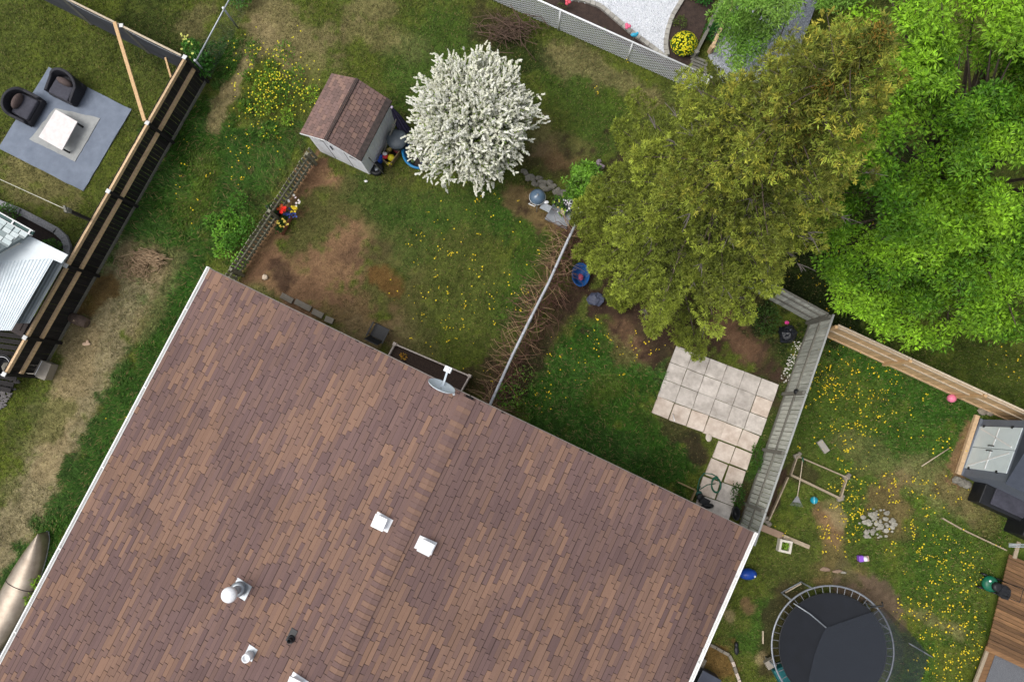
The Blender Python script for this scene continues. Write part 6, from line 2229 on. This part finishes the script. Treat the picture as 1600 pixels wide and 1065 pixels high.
def leafy_tree(name, label, base, lobes, n_cl, per, leafL, leafW, cl_r, cols, seed, trunk_r, mat, droop=.25, top_gain=.25, wood_n=14):
    """deciduous tree: lobes are (centre, radii); clusters of leaves spread over and inside each lobe"""
    t_ = thing(name, label, 'tree', base)
    q = np.random.default_rng(seed)
    r_ = random.Random(seed)
    tw = MB()
    top = np.mean([l[0] for l in lobes], axis=0)
    fork = Vector(base) + Vector((0, 0, float(top[2]) * .42))
    tw.tube([Vector(base) - Vector((0, 0, .1)), Vector(base) + Vector((.03, .02, fork.z * .5)), fork], [trunk_r, trunk_r * .8, trunk_r * .65], 10)
    tw.build('trunk', M_bark, t_)
    lm = MB()
    allP, allD = [], []
    for c, rad in lobes:
        c, rad = np.array(c, float), np.array(rad, float)
        for j in range(wood_n):
            d = unit(q.normal(size=3) + [0, 0, .4])
            e = Vector(c + d * rad * .88)
            mid = fork.lerp(e, .5) + Vector((r_.uniform(-.3, .3), r_.uniform(-.3, .3), .25))
            lm.tube([fork, mid, e], [trunk_r * .4, trunk_r * .2, .012], 5, cap=False)
        n = int(n_cl * (rad[0] * rad[1]) / sum(l[1][0] * l[1][1] for l in lobes))
        if rad[0] > 1:                                    # boughs: flattened domes with dark gaps between them
            nb_ = int(rad[0] * rad[1] * 6.0)
            bd_ = unit(q.normal(size=(nb_, 3)))
            bd_[:, 2] = np.abs(bd_[:, 2]) * .95 - .12
            bc_ = c + bd_ * rad * q.uniform(.72, .98, (nb_, 1))
            k_ = max(10, n // nb_)
            e_ = unit(q.normal(size=(nb_ * k_, 3)))
            e_[:, 2] = np.where(e_[:, 2] < -.2, -e_[:, 2], e_[:, 2])
            br_ = np.repeat(q.uniform(.3, .62, (nb_, 1)), k_, 0) * np.array([1, 1, .5])
            allP.append(np.repeat(bc_, k_, 0) + e_ * br_ * q.uniform(.6, 1.05, (nb_ * k_, 1)))
            allD.append(unit(e_ + np.repeat(bd_, k_, 0) * .5))
            continue
        ns_ = max(8, n // 9)                              # shoots, each carrying several clusters
        d = unit(q.normal(size=(ns_, 3)))
        d[:, 2] = np.where(d[:, 2] < -.35, -d[:, 2], d[:, 2])
        sp_ = .055 if rad[0] > 1 else .1
        d = unit(np.repeat(d, 9, 0) + q.normal(size=(ns_ * 9, 3)) * sp_ * 2.4 / max(rad[0], 1) ** .7)
        lift_ = np.repeat(q.uniform(-.16, .10, ns_), 9)
        n = len(d)
        bump = 1 + .16 * np.sin(d[:, 0] * 7 + c[0]) * np.sin(d[:, 1] * 6.3 + c[1]) + .1 * np.sin(d[:, 2] * 9 + d[:, 0] * 11) + .07 * np.sin(d[:, 1] * 17 + d[:, 0] * 13)
        rr = (np.where(q.random(n) < .8, q.uniform(.93, 1.0, n), q.uniform(.55, .86, n)) + lift_) * bump
        allP.append(c + d * rr[:, None] * rad)
        allD.append(d)
    tag(lm.build('limbs', M_bark, t_), kind='stuff')
    P, D = np.concatenate(allP), np.concatenate(allD)
    n = len(P)
    # cluster: leaves fan out round an axis that points up and outward
    ax = unit(D * .55 + np.array([0, 0, .75]) + q.normal(size=(n, 3)) * .35)
    ref = unit(np.cross(ax, q.normal(size=(n, 3))))
    ref2 = np.cross(ax, ref)
    V, F, C = [], [], []
    zmin, zmax = P[:, 2].min(), P[:, 2].max()
    ctone = q.uniform(.6, 1.4, (n, 1))
    clump = fbm(P[:, 0] * 1.1, P[:, 1] * 1.1 + P[:, 2] * .6, seed, 3)
    for k in range(per):
        ring = k % 3
        th = 2 * np.pi * k / per * 2.4 + q.uniform(-.35, .35, n)
        out = ref * np.cos(th)[:, None] + ref2 * np.sin(th)[:, None]
        off = P + out * cl_r * (.12 + .3 * ring) + ax * (cl_r * (.35 - .25 * ring))
        dd = unit(out * (.8 + .2 * ring) + ax * (.5 - .35 * ring) - np.array([0, 0, droop * ring * .7]))
        nn = unit(ax + q.normal(size=(n, 3)) * .3)
        v, f = leaves(off, dd, nn, leafL * q.uniform(.75, 1.25, n), leafW * q.uniform(.8, 1.2, n), .06)
        V.append(v); F.append(f + k * 4 * n)
        mixv = np.clip((clump - .3) * 2.0 + q.normal(size=n) * .18, 0, 1)[:, None]
        col = np.array(cols[0]) * (1 - mixv) + np.array(cols[1]) * mixv
        col = col * ctone * (1 + q.uniform(-.15, .15, (n, 1))) * (1.0 + .12 * (1 - ring))
        C.append(np.repeat(col, 4, 0))
    raw_obj('crown', np.concatenate(V), np.concatenate(F), mat, t_, np.clip(np.concatenate(C), 0, 1), kind='stuff')
    return t_

def atz(px, py, z):
    return tuple(G(px, py, z))
leafy_tree('maple_tree', 'large bright green leafy tree beyond the tan fence', G(1420, 330), [
    (atz(1500, 240, 6.2), (3.6, 3.5, 2.6)), (atz(1410, 380, 4.6), (2.1, 1.9, 1.9)), (atz(1520, 400, 5.0), (2.6, 2.3, 2.0)), (atz(1600, 300, 6.0), (3.0, 3.0, 2.2)), (atz(1480, 60, 7.0), (2.9, 2.8, 2.2)), (atz(1590, 90, 7.2), (2.8, 2.8, 2.4)), (atz(1362, 425, 4.0), (1.2, 1.3, 1.3)), (atz(1440, 480, 3.6), (1.2, 1.2, 1.2)), (atz(1580, 450, 4.2), (1.7, 1.5, 1.4)), (atz(1350, 335, 4.8), (1.3, 1.4, 1.5))],
    13000, 15, .115, .036, .18, (lin(68, 112, 20), lin(146, 190, 46)), 31, .3, M_maple)
leafy_tree('willow_tree', 'pale green feathery tree behind the spruce at the gravel path', G(1230, -10), [
    (atz(1225, -15, 3.4), (1.9, 1.7, 1.5)), (atz(1160, 70, 2.0), (.75, .85, .8)), (atz(1180, 25, 2.4), (.95, .9, .9)), (atz(1300, -60, 3.6), (2.0, 1.6, 1.4))],
    3600, 10, .13, .036, .16, (lin(108, 150, 56), lin(152, 188, 88)), 41, .16, M_maple, wood_n=8)
leafy_tree('small_maple', 'small bright green sapling at the edge of the spruce', G(905, 300), [
    (atz(916, 282, 1.3), (.55, .5, .5)), (atz(903, 296, 1.0), (.4, .35, .35)), (atz(926, 300, 1.0), (.35, .35, .3)), (atz(912, 265, 1.2), (.3, .3, .3))],
    420, 9, .11, .05, .09, (lin(70, 112, 30), lin(116, 160, 52)), 51, .04, M_maple, wood_n=5)

# ---- white blossom tree
def blossom_tree():
    c = np.array(G(738, 190, 2.2))
    base = Vector((c[0], c[1], 0))
    t_ = thing('blossom_tree', 'round tree covered in white blossom beside the shed', 'tree', base)
    part('trunk', M_bark, t_, lambda m: m.tube([base, base + Vector((.04, 0, .6)), base + Vector((0, .05, 1.2))], [.11, .09, .07], 9))
    q = np.random.default_rng(9)
    rad = np.array([1.88, 2.0, 1.38])
    lm = MB()
    V, F, C = [], [], []
    LP, LD = [], []
    nb_ = 0
    wh = np.array(lin(254, 254, 246))
    K = 5
    rings = 7
    ang = np.arange(K) * 2 * np.pi / K
    nbr = 1700
    for b in range(nbr):
        d = unit(q.normal(size=3) + [0, 0, .12])
        if d[2] < -.25: d[2] = -d[2]
        rr = q.uniform(.78, 1.14) if q.random() < .78 else q.uniform(.5, .8)
        rr *= 1 + .10 * np.sin(d[0] * 8) * np.sin(d[1] * 7 + 1) + .07 * np.sin(d[2] * 12) + .06 * np.sin(d[0] * 15 + d[1] * 19)
        tip = c + d * rad * rr
        grow = unit(d * 1.0 + q.normal(size=3) * .3 + [0, 0, .0])
        L = q.uniform(.4, .8)
        start = tip - grow * L
        if b % 9 == 0:
            s_ = Vector(start)
            lm.tube([base + Vector((0, .05, 1.15)), (base + Vector((0, 0, 1.2))).lerp(s_, .55) + Vector((0, 0, .1)), s_], [.035, .02, .01], 5, cap=False)
        lm.tube([Vector(start), Vector(tip)], [.008, .004], 3, cap=False)
        # racemes along the shoot: lumpy spindles of white florets
        nr_ = q.integers(3, 7)
        for j in range(nr_):
            f = (j + .6) / nr_
            o = start + grow * L * f
            rd = unit(grow * 1.0 + q.normal(size=3) * .42 + [0, 0, .1])
            rl = q.uniform(.12, .24)
            a = unit(np.cross(rd, [.3, .2, 1]))
            bb = np.cross(rd, a)
            rr_ = np.array([.5, 1.1, .7, 1.15, .65, .9, .2]) * q.uniform(.027, .042) * q.uniform(.75, 1.25, rings)
            zz = np.linspace(0, 1, rings) * rl
            jit = q.uniform(.6, 1.4, (rings, K))
            P = o + rd * zz[:, None, None] + (a * np.cos(ang)[:, None] + bb * np.sin(ang)[:, None])[None] * (rr_[:, None] * jit)[:, :, None]
            P[:, :, 2] = o[2] + rd[2] * zz[:, None] + (P[:, :, 2] - o[2] - rd[2] * zz[:, None]) * .5
            P = P.reshape(-1, 3)
            i0 = np.arange(rings - 1)[:, None] * K + np.arange(K)[None]
            i1 = np.arange(rings - 1)[:, None] * K + (np.arange(K)[None] + 1) % K
            Fq = np.stack([i0, i1, i1 + K, i0 + K], -1).reshape(-1, 4) + nb_
            V.append(P); F.append(Fq)
            colr = wh * q.uniform(.8, 1.0) * np.array([1, 1, q.uniform(.88, 1)])
            C.append(np.repeat(colr[None], len(P), 0) * q.uniform(.82, 1.05, (len(P), 1)))
            nb_ += len(P)
            for _ in range(2):
                LP.append(o + q.normal(size=3) * .035 - d * .05); LD.append(unit(rd + q.normal(size=3) * .8))
    raw_obj('crown', np.concatenate(V), np.concatenate(F), attr_mat('white_blossom', .7, .3), t_, np.clip(np.concatenate(C), 0, .95), kind='stuff')
    n = len(LP)
    v, f = leaves(np.array(LP), np.array(LD), unit(q.normal(size=(n, 3)) * .5 + [0, 0, 1]), q.uniform(.06, .1, n), q.uniform(.03, .045, n), .05)
    n2 = 2600
    d = unit(q.normal(size=(n2, 3))); d[:, 2] = np.abs(d[:, 2])
    v2, f2 = leaves(c + d * rad * q.uniform(.35, .8, (n2, 1)), unit(d + q.normal(size=(n2, 3)) * .6), unit(q.normal(size=(n2, 3)) * .4 + [0, 0, 1]), q.uniform(.07, .11, n2), q.uniform(.03, .05, n2), .05)
    V2, F2, C2 = merge([(v, f, np.repeat(tint(lin(126, 148, 66), n, .3, .1, 3), 4, 0)), (v2, f2, np.repeat(tint(lin(108, 128, 56), n2, .3, .1, 4), 4, 0))])
    raw_obj('leaf_mass', V2, F2, M_leaf, t_, C2, kind='stuff')
    tag(lm.build('limbs', M_bark, t_), kind='stuff')
blossom_tree()

# ================================================================== SHRUBS AND PLANTS
def shrub(name, label, px, py, z, clouds, cat='shrub', flowers=None, seed=1, group=None):
    p = G(px, py)
    t_ = thing(name, label, cat, p, group)
    lst = [leaf_cloud((p.x + dx, p.y + dy, zz), (rx, ry, rz), n, L, W, col, seed + i * 7) for i, (dx, dy, zz, rx, ry, rz, n, L, W, col) in enumerate(clouds)]
    cloud_part('leaf_mass', lst, t_)
    sm = MB()
    for k in range(7):
        a = k * .9
        sm.tube([p, p + Vector((.6 * clouds[0][3] * math.cos(a), .6 * clouds[0][4] * math.sin(a), clouds[0][2]))], [.012, .005], 4, cap=False)
    sm.build('stem', M_bark, t_)
    if flowers:
        q = np.random.default_rng(seed + 99)
        L = []
        for col, n, r, spread, zf in flowers:
            cc_ = q.integers(0, len(clouds), n)
            ce = np.array([clouds[i][:2] for i in cc_])
            P = np.array([p.x, p.y, zf]) + np.concatenate([ce, np.zeros((n, 1))], 1) + q.normal(size=(n, 3)) * [spread[0] * .42, spread[1] * .42, .06]
            L.append(flower_heads(P, unit(q.normal(size=(n, 3)) * .4 + [0, 0, 1]), r, col, seed))
        V, F, C = merge(L)
        raw_obj('blossom', V, F, PETAL, t_, C, kind='stuff')
    return t_

YEL = lin(226, 206, 40)
# the round yellow bush in the soil bed
p = G(1066, 76)
yb = thing('yellow_bush', 'dense round bush covered in yellow blooms in the soil bed', 'shrub', p)
q_ = np.random.default_rng(3)
cloud_part('leaf_mass', [leaf_cloud((p.x, p.y, .26), (.44, .42, .34), 900, .09, .05, GREEN, 13)], yb)
n = 300
d = unit(q_.normal(size=(n, 3))); d[:, 2] = np.abs(d[:, 2])
V, F, C = flower_heads(np.array([p.x, p.y, .28]) + d * [.46, .44, .37], d, .034, lin(232, 224, 44), 14)
raw_obj('blossom', V, F, PETAL, yb, C, kind='stuff')
shrub('low_shrub', 'dark green clipped shrub at the top of the soil bed', 1098, 2, 0, [(0, 0, .2, .32, .3, .26, 420, .08, .045, lin(56, 116, 40))], seed=17)
shrub('low_shrub', 'small lime sprig beside the dark green shrub at the top', 1081, -2, 0, [(0, 0, .15, .16, .16, .16, 110, .07, .035, LGREEN)], seed=18)
shrub('low_shrub', 'dull green low plant above the yellow bush', 1062, 38, 0, [(0, 0, .12, .26, .24, .12, 190, .07, .03, lin(88, 104, 44))], seed=19)
shrub('low_shrub', 'dull green tuft beside the coral flower ornament', 877, 16, 0, [(0, 0, .1, .2, .2, .12, 120, .06, .03, lin(84, 92, 44))], seed=20)
shrub('low_shrub', 'tiny green seedling in the soil behind the white fence', 943, 50, 0, [(0, 0, .06, .11, .08, .07, 50, .05, .025, GREEN)], seed=21)
for k, (x, y, s, lab) in enumerate(((1124, 30, .3, 'dark green hedge plant between the timber walls, upper one'), (1112, 55, .36, 'dark green hedge plant between the timber walls, lower one'), (1133, 10, .26, 'small dark hedge plant between the timber walls at the top edge'))):
    shrub('hedge_plant', lab, x, y, 0, [(0, 0, .18, s, s, .24, 380, .09, .04, lin(52, 104, 44))], seed=60 + k)
# tall weeds on the grassy strip
shrub('weed_bush', 'tall yellow flowering weed clump near the shed', 432, 138, 0, [(math.cos(k * 2.4) * (.2 + .085 * k), math.sin(k * 2.4) * (.2 + .1 * k), .08 + .07 * (k % 3), .24 + .12 * (k % 2), .22 + .12 * (k % 3), .16, 130, .10, .045, (lin(96, 132, 42), lin(126, 158, 48), lin(90, 126, 40))[k % 3]) for k in range(16)],
      flowers=[(lin(222, 212, 52), 330, .03, (.8, .8), .34)], cat='weeds', seed=23)
shrub('weed_bush', 'leafy lime green shrub against the mossy picket fence', 366, 368, 0, [(math.cos(k * 2.4) * (.1 + .07 * k), math.sin(k * 2.4) * (.1 + .095 * k) + .08 * (k % 2), .14 + .1 * (k % 3), .26 + .08 * (k % 2), .3, .2, 150, .10, .05, (lin(98, 146, 46), lin(122, 172, 58), lin(84, 132, 42))[k % 3]) for k in range(12)], seed=24)
shrub('corner_shrub', 'dark green leafy shrub at the black fence corner', 327, 112, 0, [(0, 0, .5, .4, .45, .5, 420, .13, .09, lin(70, 120, 46)), (-.3, .5, .7, .3, .25, .4, 160, .12, .08, lin(90, 140, 56))], flowers=[(lin(220, 222, 120), 14, .05, (.3, .35), 1.15)], seed=25)
shrub('low_shrub', 'green shrub at the top edge above the dry patch', 380, 3, 0, [(0, 0, .3, .5, .4, .35, 380, .1, .05, lin(84, 134, 44))], seed=26)
for k, (x, y, s, lab) in enumerate(((58, 905, .2, 'light green seedling between canoe and house wall, upper one'), (52, 930, .16, 'light green seedling between canoe and house wall, lower one'))):
    shrub('seedling', lab, x, y, 0, [(0, 0, .16, s, s, .16, 90, .13, .05, LGREEN)], seed=27 + k, cat='plant')
for k, (x, y, s, lab) in enumerate(((20, 338, .45, 'green bush in the kerbed bed beside the green gutter'), (88, 392, .42, 'green bush in the curve of the concrete kerb'))):
    shrub('bed_bush', lab, x, y, 0, [(0, 0, .25, s, s * .85, .32, 520, .08, .04, lin(74, 116, 42))], seed=30 + k)
shrub('weed_bush', 'dark leafy weeds beside the black garbage bag', 1194, 500, 0, [(0, 0, .2, .5, .55, .26, 420, .09, .045, lin(64, 92, 36))], seed=33, cat='weeds')
shrub('weed_bush', 'green weeds between slab path and grey fence', 1180, 715, 0, [(0, 0, .12, .2, .5, .16, 260, .08, .03, lin(70, 108, 38))], seed=34, cat='weeds')
shrub('weed_bush', 'green weeds at the foot of the grey fence near the house', 1150, 772, 0, [(0, 0, .16, .22, .45, .2, 260, .09, .035, lin(62, 96, 36))], seed=35, cat='weeds')
shrub('vine_leaves', 'fresh green vine leaves at the house end of the pipe fence', 795, 618, 0, [(0, 0, .6, .5, .5, .5, 190, .07, .05, lin(104, 150, 48)), (.5, .5, .6, .5, .6, .5, 130, .06, .045, lin(100, 140, 50)), (.3, -.5, .3, .6, .4, .3, 130, .06, .04, lin(84, 130, 44))], seed=36, cat='vine')
# dry brush heap at the left end of the white fence
bh = MB()
for k in range(150):
    c = G(797 + rnd.gauss(0, 20), 45 + rnd.gauss(0, 11), rnd.uniform(.03, .45))
    a = math.radians(rnd.gauss(-30, 40))
    L = rnd.uniform(.4, 1.1)
    d = Vector((math.cos(a), math.sin(a), rnd.uniform(-.25, .25)))
    pts = [c - d * L / 2, c + Vector((rnd.uniform(-.1, .1), rnd.uniform(-.1, .1), .08)), c + d * L / 2]
    for v in pts: v.z = max(v.z, .02)
    bh.tube(pts, rnd.choice((.005, .007, .009, .014)), 4, cap=False)
bh.tube([G(744, 45, .1), G(756, 30, .5), G(775, 28, .6), G(800, 45, .5), G(825, 80, .2), G(838, 96, .05)], .014, 5)
tag(bh.build('brush_heap', pm('brown_twigs', (128, 104, 88), (78, 62, 54), 6, .95)), 'brown tangled brush heap at the end of the white fence', 'brush heap')

# ================================================================== GRASS AND DANDELIONS
def blocked(x, y):
    b = house_mask(x, y)
    for poly in ([(v.x, v.y) for v in rq], [(v.x, v.y) for v in soilq], [(v.x, v.y) for v in gp2], [(v.x, v.y) for v in bpq], [(v.x, v.y) for v in rq4], [(v.x, v.y) for v in dkq],
                 [(v.x, v.y) for v in bq], [(v.x, v.y) for v in rb], [(v.x, v.y) for v in sq]):
        b |= in_poly(x, y, poly)
    # slabs
    rx, ry = x - PO.x, y - PO.y
    cc = (rx * row_d.x + ry * row_d.y) / SLB
    rr = (rx * col_d.x + ry * col_d.y) / SLB
    b |= (cc > 0) & (cc < 6) & (rr > 0) & (rr < 3) | (cc > 0) & (cc < 4) & (rr > 3) & (rr < 3.9) | (cc > 3.9) & (cc < 5.9) & (rr > 2.9) & (rr < 8.2)
    rx, ry = x - sc.x, y - sc.y
    aa = -(rx * hw.x + ry * hw.y)
    bb = rx * hu.x + ry * hu.y
    b |= (aa > 0) & (aa < SW) & (bb > 0) & (bb < SL)
    return b

N0 = 330000
x = rng.uniform(-19.5, 18.5, N0)
y = rng.uniform(-9.6, 15.6, N0)
ok = ~blocked(x, y)
x, y = x[ok], y[ok]
c, h = ground_fields(x, y)
patch = fbm(x * 2.6, y * 2.6, 90, 3)
keep = rng.random(len(x)) < np.clip(h * 1.2 - .08, .06, 1) * (.55 + .7 * patch)
x, y, c, h, patch = x[keep], y[keep], c[keep], h[keep], patch[keep]
n = len(x)
per = 3
X = np.repeat(x, per); Y = np.repeat(y, per); Hh = np.repeat(h, per)
a = rng.uniform(0, 2 * np.pi, n * per)
comb = np.repeat(fbm(x * .8, y * .8, 66, 2) * 9, per)                # wind-combed direction of the long grass
lean = np.where(Hh > 1.6, .9, .75)
a = np.where(Hh > 1.6, comb + rng.normal(size=n * per) * .9, a)
bh_ = np.clip(.030 * Hh ** 1.15, .012, .16) * rng.uniform(.6, 1.4, n * per) + .012
D = np.stack([np.cos(a) * lean, np.sin(a) * lean, np.full(n * per, .62)], 1)
D = unit(D)
S = np.stack([-np.sin(a), np.cos(a), np.zeros(n * per)], 1)
B = np.stack([X + rng.normal(size=n * per) * .02, Y + rng.normal(size=n * per) * .02, np.full(n * per, -.012)], 1)
w = (.0065 + .004 * np.clip(Hh, 0, 2.5))[:, None] * rng.uniform(.7, 1.3, (n * per, 1))
Lb = (bh_ * 1.7)[:, None]
tri = np.stack([B - S * w, B + S * w, B + D * Lb], 1).reshape(-1, 3)
Ft = np.arange(len(tri)).reshape(-1, 3)
gcol = np.repeat(c, per, 0)
greener = np.array(lin(96, 122, 44)) * .62
mixg = np.clip(.25 + .3 * rng.random((n * per, 1)), 0, 1) * np.clip(Hh, .2, 1)[:, None]
gcol = gcol * (1 - mixg * .5) + greener * mixg * .5
gcol = gcol * np.repeat(rng.uniform(.5, 1.7, (n, 1)), per, 0) * rng.uniform(.8, 1.2, (n * per, 1)) * 1.15
dryb = rng.random(n * per) < .08
gcol[dryb] = .6 * np.array(lin(186, 168, 110)) * rng.uniform(.7, 1.1, (dryb.sum(), 1))
go = raw_obj('grass', tri, Ft, attr_mat('grass_blades', .65, .25), None, np.repeat(np.clip(gcol, 0, 1), 3, 0), kind='stuff')
tag(go, 'short and tall green grass covering the yards', 'grass')

# dandelions: flat yellow heads in drifts
DZ = [((1290, 600, 30, 30), 150), ((1345, 600, 50, 45), 150), ((1320, 680, 40, 26), 110), ((1380, 640, 50, 30), 60), ((1330, 755, 30, 26), 80), ((1320, 800, 30, 26), 90), ((1410, 770, 40, 30), 60), ((1470, 770, 45, 24), 30), ((1480, 695, 24, 12), 26), ((1440, 850, 50, 30), 70), ((1490, 890, 50, 40), 140), ((1500, 1000, 50, 60), 220), ((1440, 950, 40, 20), 60), ((1305, 840, 26, 20), 50), ((1210, 835, 16, 8), 8), ((1360, 560, 60, 20), 40), ((1460, 1040, 30, 40), 70),
      ((740, 430, 60, 70), 80), ((700, 500, 50, 40), 50), ((770, 330, 40, 20), 14), ((680, 400, 40, 50), 40), ((820, 450, 20, 50), 24),
      ((300, 290, 40, 60), 26), ((370, 270, 14, 20), 16), ((400, 220, 40, 26), 22), ((850, 600, 40, 50), 40), ((890, 560, 30, 30), 24), ((960, 520, 40, 30), 30), ((1000, 540, 30, 26), 26), ((1290, 420, 50, 70), 130), ((1580, 560, 30, 30), 20), ((960, 140, 50, 30), 10), ((120, 640, 60, 60), 6), ((290, 160, 20, 30), 6)]
dx, dy = [], []
for (cx, cy, sx_, sy_), n_ in DZ:
    for _ in range(n_):
        if rnd.random() < .4: continue
        p = G(cx + rnd.gauss(0, sx_ * .75), cy + rnd.gauss(0, sy_ * .75))
        dx.append(p.x); dy.append(p.y)
        if rnd.random() < .35:
            for _ in range(rnd.randrange(1, 5)):
                dx.append(p.x + rnd.gauss(0, .06)); dy.append(p.y + rnd.gauss(0, .06))
dx, dy = np.array(dx), np.array(dy)
ok = ~blocked(dx, dy)
dx, dy = dx[ok], dy[ok]
P = np.stack([dx, dy, rng.uniform(.06, .12, len(dx))], 1)
q2 = np.random.default_rng(8)
V, F, C = flower_heads(P, unit(q2.normal(size=(len(P), 3)) * .3 + [0, 0, 1]), q2.choice([.013, .018, .022, .026, .031], len(P)), lin(238, 212, 48), 77, 6)
do = raw_obj('dandelions', V, F, PETAL, None, C, kind='stuff')
tag(do, 'yellow dandelion heads scattered over the lawns', 'dandelions')
